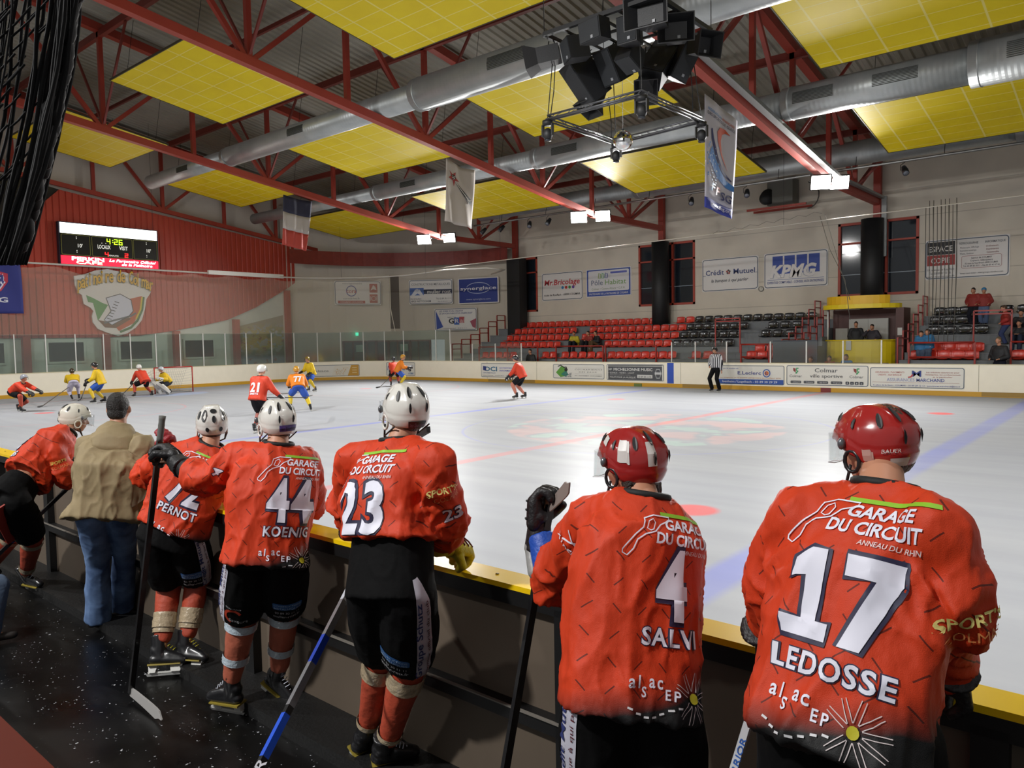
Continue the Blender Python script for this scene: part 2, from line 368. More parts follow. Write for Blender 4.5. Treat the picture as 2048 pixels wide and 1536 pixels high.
for i in range(14): MB().tube([(.3 - i * .9, 2.68, 1.124), (.3 - i * .9, 2.68, 1.1285)], .009, mat('7a6010', .5), 8).build('screw', None, t)
# ---- near-left painted handrail and the sill scrap in the corner
t = thing('bench_handrail', 'dark red painted steel beam at the lower left corner of the floor', 'rail')
a = Vector(PZ(-140, 1362, .45)); c = Vector(PZ(85, 1600, .45))
MB().bar(a + (a - c) * .6, c, .16, .12, mat('5a1e12', .35, coat=.2)).build('beam', None, t)
for f in (.1, .5): p = a.lerp(c, f); MB().bb((p.x - .04, p.y - .04, 0), (p.x + .04, p.y + .04, .40), mat('6e2a1c', .4)).build('leg', None, t)

# ================================================================ WALLS
M_WALL = mat('c8c0b2', .75, var=.03, vscale=.7); M_WALLG = mat('ccd2c8', .7, var=.03)
g = NT('wall'); _, _, Z = g.xyz()
seam = g.math('LESS_THAN', g.math('ABSOLUTE', g.math('SUBTRACT', g.math('FRACT', g.math('DIVIDE', g.math('ADD', Z, .55), 1.2)), .5)), .012)
MW = g.set(Base_Color=g.mix(g.math('MULTIPLY', seam, .4), g.mix(g.rng(g.noise(.6, 5), .3, .7), lin('c6beb0'), lin('d4cbbb')), lin('5c564e')), Roughness=.75)
# far long wall, cut round its windows
WINS = [(-28.95, -30.0), (-21.84, -18.48), (-11.32, -7.98)]
b = MB(); xs = [-30.6, -30.0, -28.93, -21.84, -18.48, -11.32, -7.98, 12]
for i in range(7):
    x0, x1 = xs[i], xs[i + 1]
    if i in (1, 3, 5): b.bb((x0, YW, -.1), (x1, YW + .2, 3.93), MW); b.bb((x0, YW, 7.24), (x1, YW + .2, 10.6), MW)
    else: b.bb((x0, YW, -.1), (x1, YW + .2, 10.6), MW)
b.build('wall_far', None, None, kind='structure', label='beige panelled long wall behind the far stand')
# windows with red frames, dark panes
DARKG = mat((.012, .017, .024), .06, spec=.8)
for n, (x0, x1) in enumerate([(-30.0, -28.93), (-21.84, -18.48), (-11.32, -7.98)]):
    w = thing('window_%d' % (n + 1), None, None); w['kind'] = 'structure'; z0, z1 = 3.93, 7.24
    b = MB(); f = .11
    for (p, q) in (((x0, YW - .04, z0), (x1, YW + .1, z0 + f)), ((x0, YW - .04, z1 - f), (x1, YW + .1, z1)), ((x0, YW - .04, z0), (x0 + f, YW + .1, z1)), ((x1 - f, YW - .04, z0), (x1, YW + .1, z1)), ((x0, YW - .04, 6.28), (x1, YW + .1, 6.36))): b.bb(p, q, M_RED2)
    if x1 - x0 > 2:
        for xm in (x0 + 1.23, x1 - 1.35): b.bb((xm, YW - .04, z0), (xm + f, YW + .1, z1), M_RED2)
    b.build('window_frame', None, w); MB().bb((x0, YW + .08, z0), (x1, YW + .11, z1), DARKG).build('pane', None, w)
    if x1 - x0 > 2: MB().bb((x0 + .12, YW + .06, 4.9), (x1 - .12, YW + .075, 4.93), mat('7f8c98', .3)).build('blind_rail', None, w)
# round dark columns in front of the far wall, red steel post above
for n, (x, zb, r) in enumerate(((-30.55, 1.5, .52), (-20.2, 3.2, .46), (-9.72, 4.0, .46))):
    if n == 0: MB().bb((x - .0, YW - 1.0, 1.2), (x + 1.0, YW - .3, 7.15), mat('17181a', .6)).build('pillar_%d' % (n + 1), None, None, kind='structure', label='dark column at the corner of the far wall')
    else: MB().tube([(x, YW - .55, zb - 1.2), (x, YW - .55, 7.25)], r, mat('17181a', .55), 24).build('pillar_%d' % (n + 1), None, None, kind='structure', label='dark round column between the tall windows')
# curved corner wall
cpts = [(-30.6 - 10.35 * math.cos(math.radians(a)), 26.5 + 10.05 * math.sin(math.radians(a))) for a in range(0, 91, 6)]
b = MB()
for i in range(len(cpts) - 1):
    (xa, ya), (xb, yb) = cpts[i], cpts[i + 1]
    if 5 <= i <= 9:   # door opening below
        b.poly([(xa, ya, 2.34), (xb, yb, 2.34), (xb, yb, 10.6), (xa, ya, 10.6)], (-.15, .15, 0), M_WALL)
        b.poly([(xa, ya, -.1), (xb, yb, -.1), (xb, yb, .05), (xa, ya, .05)], (-.15, .15, 0), M_WALL)
    else: b.poly([(xa, ya, -.1), (xb, yb, -.1), (xb, yb, 10.6), (xa, ya, 10.6)], (-.15, .15, 0), M_WALL)
b.build('wall_corner', None, None, kind='structure', label='curved beige corner wall with sponsor signs')
def CW(a, z=0, off=0): r = math.radians(a); return Vector((-30.6 - (10.35 - off) * math.cos(r), 26.5 + (10.05 - off) * math.sin(r), z))
# red glazed doors in the curved wall
M_DR = mat('6a2a22', .5)
for n, (a0, a1) in enumerate(((22.5, 31), (31.2, 39), (39.2, 47), (47.2, 54.5))):
    d = thing('door_%d' % (n + 1), None, None); d['kind'] = 'structure'; p, q = CW(a0, 0, .02), CW(a1, 0, .02); u = (q - p).normalized()
    b = MB()
    for f in (0, 1): c = p.lerp(q, f); b.bar(c + Vector((0, 0, 0)), c + Vector((0, 0, 2.34)), .14, .1, M_DR)
    for z in (.05, 2.3, .95): b.bar(p + Vector((0, 0, z)), q + Vector((0, 0, z)), .1, .1, M_DR)
    m = p.lerp(q, .42); b.bar(m, m + Vector((0, 0, 2.34)), .3 if n == 1 else .08, .1, M_DR); b.build('door_frame', None, d)
    MB().poly([p, q, q + Vector((0, 0, 2.3)), p + Vector((0, 0, 2.3))], Vector((-.02, .02, 0)), mat((.03, .035, .035), .12)).build('door_glass', None, d)
    if n in (0, 2): tag(MB().poly([p.lerp(q, .55) + Vector((.03, -.03, 1.62)), p.lerp(q, .9) + Vector((.03, -.03, 1.62)), p.lerp(q, .9) + Vector((.03, -.03, 2.08)), p.lerp(q, .55) + Vector((.03, -.03, 2.08))], (.006, -.006, 0), mat('8fae9e', .5)).build('door_notice', None, None), 'pale green paper notice on the red glazed door ' + ('nearest the goal' if n == 0 else 'under the slit window'), 'notice')
# slit window
b = MB(); p, q = CW(40, 0, .03), CW(43.5, 0, .03); b.poly([p + Vector((0, 0, 3.1)), q + Vector((0, 0, 3.1)), q + Vector((0, 0, 6.6)), p + Vector((0, 0, 6.6))], (-.05, .05, 0), mat('5f564c', .5)); b.build('window_4', None, None, kind='structure')
# red fascia beam across the corner
b = MB(); fp = [CW(a, 0, .9) for a in range(0, 91, 6)]
for i in range(len(fp) - 1):
    a, c = fp[i], fp[i + 1]
    b.poly([a + Vector((0, 0, 7.1 + .0)), c + Vector((0, 0, 7.1)), c + Vector((0, 0, 7.95)), a + Vector((0, 0, 7.95))], (-.08, .08, 0), mat('7c3028', .5, var=.12, vscale=4))
b.build('trim_1', None, None, kind='structure', label='dark red fascia beam round the corner')
# end wall: upper white gable, lower pale wall, red ribbed cladding with curved edges
b = MB(); b.bb((XW - .2, -8, -.1), (XW, 26.6, 2.9), M_WALLG); b.bb((XW - .2, 18, 2.9), (XW, 26.9, 7), M_WALLG); b.bb((XW - .3, -8, 2.9), (XW - .12, 40, 15), M_WALL); b.build('wall_end', None, None, kind='structure', label='pale end wall below and above the red cladding')
def interp(tab, y):
    for (a, za), (c, zc) in zip(tab, tab[1:]):
        if a <= y <= c: return za + (zc - za) * (y - a) / (c - a)
    return tab[0][1] if y < tab[0][0] else tab[-1][1]
bot = [(0, 2.8)] + [tuple(PX(x, y, XW + .1)[1:]) for x, y in ((0, 677), (205, 675), (280, 671), (345, 662), (400, 652), (455, 640), (512, 615), (570, 580), (605, 555), (637, 528))]
top = [(0, 6.5)] + [tuple(PX(x, y, XW + .1)[1:]) for x, y in ((0, 463), (30, 447), (60, 425), (90, 402), (118, 379), (322, 430), (455, 462), (560, 488), (637, 505))]
cl = MB(); CL = mat('b04030', .42, var=.05, vscale=.6); CLd = mat('6d2318', .4)
y = 2.0; k = 0; yend = top[-1][0]
while y < yend:
    y2 = min(y + .3, yend); xo = XW + .1
    for (ya, yb, xa, xb) in ((y, y + .2, xo, xo), (y + .2, y + .225, xo, xo - .035), (y + .225, y + .275, xo - .035, xo - .035), (y + .275, y + .3, xo - .035, xo)):
        if yb > yend + .05: break
        cl.add([(xa, ya, interp(bot, ya)), (xb, yb, interp(bot, yb)), (xb, yb, interp(top, yb)), (xa, ya, interp(top, ya))], [(0, 1, 2, 3)], CL)
    y += .3
cl.build('cladding_end', None, None, kind='structure', label='red ribbed metal cladding with a swooping lower edge on the end wall')
cw = thing('window_5', None, None); cw['kind'] = 'structure'
pts = [(XW + .06, 7.0, 6.0), (XW + .06, *PX(0, 463, XW + .06)[1:]), (XW + .06, *PX(60, 425, XW + .06)[1:]), (XW + .06, *PX(118, 379, XW + .06)[1:]), (XW + .06, *PX(30, 352, XW + .06)[1:]), (XW + .06, 7.0, 10.2)]
MB().poly(pts, (-.04, 0, 0), mat((.02, .022, .024), .15)).build('pane', None, cw)
for n, (y0, y1, z0, z1) in enumerate(((9.4, 11.62, 1.58, 2.5), (13.49, 15.07, 1.57, 2.5), (16.84, 18.45, 1.58, 2.5), (20.27, 21.92, 1.59, 2.52))):
    w = thing('window_%d' % (n + 6), None, None); w['kind'] = 'structure'; x = XW + .02; b = MB()
    for p, q in (((x, y0 - .1, z0 - .1), (x + .04, y1 + .1, z0)), ((x, y0 - .1, z1), (x + .04, y1 + .1, z1 + .08)), ((x, y0 - .1, z0), (x + .04, y0, z1)), ((x, y1, z0), (x + .04, y1 + .1, z1))): b.bb(p, q, M_WALLG)
    b.build('window_frame', None, w); MB().bb((x - .01, y0, z0), (x + .01, y1, z1), mat((.02, .022, .024), .12)).build('pane', None, w)
for n, (yy, zt) in enumerate(((5.2, 2.8), (8.9, 2.8), (12.5, 2.8), (16.1, 2.8), (19.75, 3.05), (23.3, 3.7), (26.75, 5.5))):
    MB().bb((XW + .0, yy - .16, -.05), (XW + .3, yy + .16, zt), M_RED2).build('pillar_%d' % (n + 4), None, None, kind='structure', label='red steel pillar of the end wall')
# the faded mural between the red pillars
g = NT('mural'); _, Y, Z = g.xyz(); n1 = g.noise(1.3, 3); n2 = g.noise(2.6, 3, g.scalev(g.tc, (1, 1, 1.7)))
c = g.mix(g.rng(Z, 1.35, 1.6), lin('7f93ab'), lin('3f5a48')); c = g.mix(g.math('MULTIPLY', g.rng(Z, 1.5, 2.1), 1), c, g.mix(g.rng(n1, .42, .5), lin('7c8a50'), lin('b5a045')))
c = g.mix(g.math('MULTIPLY', g.rng(n2, .55, .6), g.rng(Z, 1.4, 2.6)), c, lin('a9adb0')); c = g.mix(g.math('MULTIPLY', g.rng(n2, .4, .36), .8), c, lin('8a4a3a')); c = g.mix(g.rng(Z, 2.6, 3.6), c, lin('a09a88'))
g.set(Base_Color=c, Roughness=.7); t = MB(); t.poly([(XW + .02, 23.5, .9), (XW + .02, 26.55, .9), (XW + .02, 26.55, 4.0), (XW + .02, 23.5, 3.3)], (-.02, 0, 0), g.m)
tag(t.build('wall_mural', None, None), 'faded colourful painted mural between the last two red pillars of the end wall', 'mural')
# ================================================================ FAR STAND
M_STEP = mat('74787c', .7, var=.06); M_EDGE = mat('6d7073', .6)
ROWY = [32.0 + .8 * k for k in range(6)]
TR = []
for k, yp in enumerate((711, 699.5, 688.5, 673.2, 658.8, 644.8)): TR.append(PY(1250, yp, ROWY[k]).z - .17)
YR0 = 31.62
def stand(x0, x1, label, rows=6):
    t = thing('grandstand', label, 'grandstand')
    MB().bb((x0, YR0, -.05), (x1, 36.45, TR[0]), M_STEP).build('tread', None, t)
    for k in range(1, rows): MB().bb((x0, ROWY[k] - .38, TR[k - 1]), (x1, 36.45, TR[k]), M_STEP).build('tread', None, t)
    for k in range(rows): MB().bb((x0, (ROWY[k] - .38 if k else YR0) - .012, TR[k] - .06), (x1, (ROWY[k] - .38 if k else YR0) + .05, TR[k] + .006), M_EDGE).build('nosing', None, t)
    return t
stand(-31.4, -11.2, 'long grey stepped stand with red and black seats left of the commentary box')
g2 = stand(-7.55, 6, 'grey stepped stand with black seats right of the commentary box'); MB().bb((-7.55, 30.45, -.06), (6, 31.62, .17), M_STEP).build('tread', None, g2)
M_SR = mat('d03a2c', .28, coat=.3); M_SB = mat('16171a', .22, coat=.4)
def seatmesh(m, name):
    b = MB(); prof = [(-.23, .05), (-.22, .03), (-.10, .015), (.06, .02), (.14, .06), (.18, .16), (.20, .30), (.19, .36), (.16, .355)]
    def fn(u, v):
        x = (u - .5) * 2; i = v * (len(prof) - 1); k = min(int(i), len(prof) - 2); f = i - k
        y = prof[k][0] * (1 - f) + prof[k + 1][0] * f; z = prof[k][1] * (1 - f) + prof[k + 1][1] * f
        w = .225 - .03 * max(0, v - .6); s = abs(x) ** 3
        return (x * w, y - s * .045 * (v > .5), z + s * .05 * (v < .55) - (s * .035 if v > .85 else 0))
    b.grid(fn, 8, 16, m)
    return b.mesh(name)
sme = {}
def seat(x, k, c, label, group):
    if c not in sme: sme[c] = (seatmesh(M_SR if c == 'r' else M_SB, 'stadium_seat'))
    o = link('stadium_seat', sme[c], None, label=label, cat='seat', group=group); o.location = (x, ROWY[k], TR[k] + .005)
    if not any(m.type == 'SOLIDIFY' for m in o.modifiers): md = o.modifiers.new('t', 'SOLIDIFY'); md.thickness = .012
    return o
ORD = 'first second third fourth fifth sixth seventh eighth ninth tenth eleventh twelfth thirteenth fourteenth fifteenth sixteenth seventeenth eighteenth nineteenth twentieth twenty-first twenty-second twenty-third twenty-fourth twenty-fifth'.split()
ROWN = ['bottom', 'second', 'third', 'fourth', 'fifth', 'top']
def run(pa, pb, k, c, extra=''):
    xa, xb = PY(pa, 660, ROWY[k]).x, PY(pb, 660, ROWY[k]).x; n = max(1, round((xb - xa) / .5)); cn = 'red' if c == 'r' else 'black'
    for i in range(n):
        seat(xa + (i + .5) * (xb - xa) / n, k, c, '%s bucket seat, %s %s row%s' % (cn, 'first from the left in the' if i == 0 else ('last on the right in the' if i == n - 1 else ORD[i] + ' from the left in the'), ROWN[k], extra), '%s seats, %s row%s' % (cn, ROWN[k], extra))
L_, R_ = ' left of its gap', ' right of its gap'; RS = ' right of the commentary box'; BX = ' near the commentary box'
run(1044, 1312, 5, 'r', ' left of the middle column'); run(1350, 1388, 5, 'r', ' right of the middle column'); run(1388, 1632, 5, 'b')
run(1026, 1151, 4, 'r', L_); run(1176, 1371, 4, 'r', R_); run(1371, 1494, 4, 'b', L_); run(1532, 1606, 4, 'b', R_)
run(1010, 1135, 3, 'r', L_); run(1160, 1356, 3, 'r', R_); run(1358, 1476, 3, 'b', L_); run(1518, 1592, 3, 'b', R_)
run(996, 1118, 2, 'r', L_); run(1205, 1341, 2, 'r', R_); run(1343, 1466, 2, 'b')
run(1506, 1600, 1, 'r', BX); run(960, 1030, 0, 'r', ' by the corner stairs'); run(1080, 1110, 0, 'r', ' behind the short rail'); run(1118, 1206, 0, 'r', ' under the spectators'); run(1212, 1350, 0, 'r', ' in the middle'); run(1378, 1425, 0, 'r', ' behind the short glass screen'); run(1490, 1600, 0, 'r', BX)
run(1866, 1940, 5, 'b', RS); run(1995, 2100, 5, 'b', ' at the right edge'); run(1858, 1962, 4, 'b', RS); run(1852, 1978, 3, 'b', RS)
run(1860, 1968, 1, 'r', RS); run(1820, 1958, 0, 'r', RS); run(2022, 2090, 0, 'r', ' at the right edge')
# red handrails
M_RAIL = mat('9a2a20', .4)
def rail(pts, label, r=.03, posts=(), name='handrail', extra=()):
    t = thing(name, label, 'handrail'); MB().tube(pts, r, M_RAIL, 8).build('rail', None, t)
    for (x, y, z0, z1) in posts: MB().bb((x - .03, y - .03, z0), (x + .03, y + .03, z1), M_RAIL).build('post', None, t)
    for e in extra: MB().tube(e, r, M_RAIL, 8).build('lower_rail', None, t)
    return t
Yf = 31.5; zr = 1.86
def fr(pa, pb, label, low=False, yp=693):
    xa, xb = PY(pa, 690, Yf).x, PY(pb, 690, Yf).x; n = max(2, round((xb - xa) / 2.2) + 1)
    rail([(xa, Yf, zr), (xb, Yf, zr)], label, .035, [(xa + (xb - xa) * i / (n - 1), Yf, -.05, zr) for i in range(n)], extra=[[(xa, Yf, 1.32), (xb, Yf, 1.32)]] if low else ())
fr(958, 1075, 'red rail before the bottom row beside the corner stairs'); fr(1112, 1206, 'red rail in front of the spectator in the yellow jacket'); fr(1211, 1312, 'red rail in front of the middle of the stand')
fr(1482, 1538, 'red rail right behind the referee', True); fr(1542, 1590, 'red rail between the two white glass posts', True)
fr(1818, 1950, 'bright red double rail in front of the right-hand stand', True); fr(2022, 2120, 'red rail at the right edge of the picture', True)
# stepped stair rails at both ends
def stair_rail(x, label):
    t = thing('stair_railing', label, 'stair railing')
    for k in range(6):
        y0 = ROWY[k] - .4; y1 = y0 + .75; z0 = (TR[k - 1] if k else 0); z1 = TR[k] + .85; b = MB()
        for p, q in (((x, y0, z0), (x, y0, z1)), ((x, y1, TR[k]), (x, y1, z1)), ((x, y0, z1), (x, y1, z1)), ((x, y0, z1 - .3), (x, y1, z1 - .3))): b.bar(p, q, .05, .05, M_RAIL)
        b.build('rail_frame', None, t)
stair_rail(-31.5, 'stepped red stair railing by the dark corner column'); 
for dx, w in ((0, 'first'), (.9, 'second')):
    stair_rail(-12.05 + dx * .7, 'stepped red stair railing left of the commentary box, %s of the pair' % w)
stair_rail(-7.6, 'stepped red stair railing right of the commentary box')
for i, (pa, pb, yt) in enumerate(((1431, 1480, 638), (1948, 2024, 622))):
    a, c = PY(pa, yt, 32.6), PY(pb, yt, 32.6)
    b = MB()
    for p, q in (((a.x, 32.6, TR[0]), (a.x, 32.6, a.z)), ((c.x, 32.6, TR[0]), (c.x, 32.6, a.z)), ((a.x, 32.6, a.z), (c.x, 32.6, a.z)), ((a.x, 32.6, a.z - .12), (c.x, 32.6, a.z - .12))): b.bar(p, q, .05, .05, M_RAIL)
    tag(b.build('barrier_frame', None, None), 'tall thin red gate frame standing on the steps ' + ('above the referee' if i == 0 else 'beside the spectator in the red shirt'), 'barrier')
# ---------------------------------------------------------------- commentary box
cx, cy = -9.75, 34.6; Yel = mat('e8b814', .4); Yel2 = mat('ecd01c', .4); BR = mat('4a231d', .5)
t = thing('commentary_box', 'rounded yellow commentary box with open front in the far stand', 'booth')
def arcp(r, a0, a1, z, n=14, sq=.62): return [(cx + r * math.cos(math.radians(a0 + (a1 - a0) * i / n)), cy + sq * r * math.sin(math.radians(a0 + (a1 - a0) * i / n)), z) for i in range(n + 1)]
def arcwall(r, z0, z1, m, name, a0=180, a1=360, th=.08):
    b = MB(); A, B = arcp(r, a0, a1, z0), arcp(r - th, a0, a1, z0); n = len(A)
    for i in range(n - 1):
        q = [A[i], A[i + 1], B[i + 1], B[i]]; b.add([(*p[:2], z0) for p in q] + [(*p[:2], z1) for p in q], [(0, 1, 2, 3), (4, 5, 6, 7), (0, 1, 5, 4), (2, 3, 7, 6), (0, 3, 7, 4), (1, 2, 6, 5)], m)
    return b.build(name, None, t)
zt = PY(1730, 590, 33.6).z; zm = PY(1730, 607, 33.5).z; zl = PY(1730, 616, 33.5).z
arcwall(1.42, zm, zt, Yel, 'roof_band', 180, 330); arcwall(1.58, zl, zm, Yel2, 'roof_lip')
b = MB(); b.poly([(p[0], p[1], zl) for p in arcp(1.55, 180, 360, 0)], (0, 0, .06), BR); b.build('ceiling_panel', None, t)
zc = PY(1720, 682, 33.6).z
arcwall(1.42, .2, zc, Yel2, 'counter_front'); b = MB(); b.poly([(p[0], p[1], zc) for p in arcp(1.5, 180, 360, 0)], (0, 0, .05), Yel2); b.build('counter_top', None, t)
MB().bb((cx - 1.4, 35.3, .2), (cx + 1.5, 35.4, zl), BR).build('back_wall', None, t); MB().bb((cx + 1.42, 34.3, .2), (cx + 1.72, 35.4, zl), BR).build('side_wall', None, t)
MB().tube([(cx - 1.4, cy, zc), (cx - 1.4, cy, zl)], .04, M_POST, 8).build('post', None, t)
c = thing('cupboard', 'white two-door cupboard inside the commentary box', 'cupboard', (cx + .1, 35.05, zc - .6))
MB().bb((-.75, 0, -.4), (.85, .25, 1.55), mat('a8a7a0', .5)).build('body', None, c)
for x0, x1 in ((-.73, .04), (.06, .83)):
    d = MB().bb((x0, -.02, -.3), (x1, .0, 1.52), mat('b2b1aa', .5)).build('door', None, c); MB().bb((x1 - .1 if x0 < 0 else x0 + .06, -.04, .7), (x1 - .07 if x0 < 0 else x0 + .09, -.02, .78), M_BLK).build('handle', None, d)
tag(MB().bb((cx - 1.15, 34.85, .4), (cx - .65, 35.2, zc + .55), mat('97968f', .5)).build('equipment_case', None, None), 'pale grey case standing at the left inside the commentary box', 'case')
tag(MB().bb((-10.1, 33.66, 1.55), (-9.9, 33.7, 1.95), mat('c8c8c4', .6)).build('paper_notice', None, None), 'white sheet of paper taped to the yellow counter', 'notice')
tag(MB().bb((-8.02, 33.3, 2.15), (-7.85, 33.33, 2.45), mat('bcbcb8', .6)).build('paper_notice', None, None), 'small white sheet of paper beside the right-hand stairs', 'notice')
# penalty box side: grey panel and wooden shelf behind the glass
tag(MB().bb((-12.2, 31.0, -.05), (-10.4, 31.06, 2.02), mat('3b4048', .6)).build('scorer_panel', None, None), 'dark grey panel behind the low glass beside the referee', 'panel')
tag(MB().bb((-12.1, 30.34, 1.06), (-7.7, 30.75, 1.13), mat('7a6a4a', .6)).build('scorers_shelf', None, None), 'brown wooden shelf along the scorers bench behind the low glass', 'shelf')
# ================================================================ ROOF
RZ = lambda y: 13.12 - .165 * (y - 19.2) if y > 4 else 15.63 - .0 * y      # underside of the top chords' roof line
def rz(y): return 13.12 - .17 * (y - 19.2) + .18
def zb(y): return 8.0 if y > 29.8 else 8.0 + .138 * (29.8 - y)
g = NT('roof'); ROOF = g.set(Base_Color=g.mix(g.rng(g.noise(.5, 4), .3, .7), lin('98958a'), lin('a8a598')), Roughness=.6)
b = MB(); x = -41.1; p = .34; vs = []; prof = [(0, 0), (.13, 0), (.18, .055), (.29, .055)]
while x < 12:
    for dx, dz in prof: vs.append((x + dx, dz))
    x += p
n = len(vs); V = [(x, 3.0, rz(3.0) + dz) for x, dz in vs] + [(x, 36.7, rz(36.7) + dz) for x, dz in vs]
b.add(V, [(i, i + 1, n + i + 1, n + i) for i in range(n - 1)], ROOF)
V = [(x, -9.0, rz(3.0) - 2 + dz) for x, dz in vs] + [(x, 3.0, rz(3.0) + dz) for x, dz in vs]
b.add(V, [(i, i + 1, n + i + 1, n + i) for i in range(n - 1)], ROOF)
b.build('ceiling', None, None, kind='structure', label='grey corrugated metal roof deck sloping down to the far wall')
# trusses
NV = [5.3, 8.8, 12.3, 15.8, 19.25, 22.75, 26.05, 29.75, 33.0]
def truss(x, label, gable=False):
    t = thing('roof_truss', label, 'roof truss', (x, 0, 0), 0, None); w = .26 if not gable else .2; yend = 36.2 if not gable else 29.0
    MB().bar((0, -2, zb(-2) - .0), (0, 29.8 if not gable else 29.0, zb(29.8 if not gable else 29.0)), w, w, M_RED).build('bottom_chord', None, t)
    if not gable: MB().bar((0, 29.7, 8.0), (0, 36.3, 8.0), w, w, M_RED).build('chord_end', None, t)
    MB().bar((0, -2, rz(-2) - .34), (0, yend, rz(yend) - .34), w + .04, .3, M_RED).build('top_chord', None, t)
    ns = [y for y in NV if y < yend]
    for i, y in enumerate(ns):
        b = MB(); b.bar((0, y, zb(y)), (0, y, rz(y) - .4), .16, .16, M_RED, up=(0, 1, 0)); b.build('post', None, t)
    for i, y in enumerate(ns):
        # bottom node at every second post: diagonals rise to the neighbouring top nodes
        if i % 2 == 0:
            for dy in (-1, 1):
                j = i + dy
                if 0 <= j < len(ns): MB().bar((0, y + dy * .12, zb(y) + .1), (0, ns[j] - dy * .15, rz(ns[j]) - .45), .14, .14, M_RED).build('diagonal', None, t)
    if not gable:
        MB().bar((0, 33.1, 8.1), (0, 36.2, rz(36.2) - .6), .14, .14, M_RED).build('diagonal', None, t)
        MB().bar((0, 36.28, 7.2), (0, 36.28, rz(36.3) - .3), .3, .24, M_RED, up=(0, 1, 0)).build('column', None, t)
    return t
truss(TRX[0], 'red steel roof truss nearest the end wall, landing above the dark corner column')
truss(TRX[1], 'red steel roof truss that carries the white flag with the red star')
truss(TRX[2], 'red steel roof truss passing above the speaker cluster and carrying the tall banner')
truss(TRX[3], 'red steel roof truss over the near end of the far stand')
truss(XW + .28, 'red steel gable truss standing against the white end wall', True)
# purlins along the hall and their knee braces
for n, y in enumerate((5.3, 12.3, 19.25, 26.05, 33.0)):
    t = thing('roof_purlin', ('red steel purlin running the length of the hall, ' + ['over the bench', 'beyond the ridge', 'above the second duct from the bench', 'above the outer yellow panels', 'closest to the far wall'][n]), 'purlin')
    MB().bar((-41, y, rz(y) - .55), (4, y, rz(y) - .55), .16, .26, mat('7a2c22', .5)).build('beam', None, t)
    for x in TRX[:4]:
        for s in (-1, 1): MB().bar((x, y, zb(y) + .15), (x + s * 2.3, y, rz(y) - .68), .075, .075, mat('7a2c22', .5)).build('knee_brace', None, t)
for n, y in enumerate((8.8, 15.8, 22.75, 29.75)):
    t = thing('roof_purlin', 'thin red roof purlin at the post line, ' + ['over the near ice', 'beside the first duct', 'beside the second duct', 'in front of the third duct'][n], 'purlin')
    MB().bar((-41, y, rz(y) - .3), (4, y, rz(y) - .3), .1, .14, mat('7a2c22', .5)).build('beam', None, t)
# yellow acoustic panels, hung between the trusses in rows parallel to the roof
g = NT('acoustic'); X, Y, Z = g.xyz()
gx = g.math('LESS_THAN', g.math('ABSOLUTE', g.math('SUBTRACT', g.math('FRACT', g.math('DIVIDE', g.math('ADD', X, 3), 1.2)), .5)), .022)
gy = g.math('LESS_THAN', g.math('ABSOLUTE', g.math('SUBTRACT', g.math('FRACT', g.math('DIVIDE', g.math('ADD', Y, 2), .6)), .5)), .022)
PANEL = g.set(Base_Color=g.mix(g.math('MULTIPLY', g.math('MAXIMUM', gx, gy), .55), g.mix(g.rng(g.noise(.8, 3), .3, .7), lin('e8cc08'), lin('efd60e')), lin('f4eaa0')), Roughness=.6)
zp = lambda y: 13.45 - .157 * y
rows = [(4.6, 8.8, 'first'), (11.75, 15.95, 'second'), (18.65, 22.8, 'third'), (25.8, 30.1, 'fourth')]
cols = [(-39.0, -33.0, 'nearest the end wall'), (-28.35, -22.35, 'left of the star flag truss'), (-18.15, -12.1, 'between the star flag and the tall banner'), (-7.7, -1.5, 'right of the banner truss')]
pm = None
for ri, (y0, y1, rn) in enumerate(rows):
    for ci, (x0, x1, cn) in enumerate(cols):
        if ri == 0 and ci in (0, 1): continue
        yc, xc = (y0 + y1) / 2, (x0 + x1) / 2; sl = math.atan(-.157)
        t = thing('acoustic_panel', 'yellow ceiling panel, %s row from the bench, %s' % (rn, cn), 'acoustic panel', (xc, yc, zp(yc)), 0, 'yellow hanging ceiling panels'); t.rotation_euler = (sl, 0, 0)
        if pm is None:
            a = MB(); a.bb((-3.0, -2.12, 0), (3.0, 2.12, .05), PANEL); f = MB()
            for p, q in (((-3.03, -2.15, -.01), (-3, 2.15, .07)), ((3, -2.15, -.01), (3.03, 2.15, .07)), ((-3, -2.15, -.01), (3, -2.12, .07)), ((-3, 2.12, -.01), (3, 2.15, .07))): f.bb(p, q, mat('4a4430', .6))
            pm = [('tile_field', a.mesh('tile_field')), ('edge_frame', f.mesh('edge_frame'))]
            for sx in (-2.5, 2.5):
                for sy in (-1.8, 1.8): pm.append(('hanger_wire', MB().tube([(sx, sy, .05), (sx, sy, 2.2)], .008, M_BLK, 5).mesh('hanger_wire')))
        for nm, me in pm: link(nm, me, t)
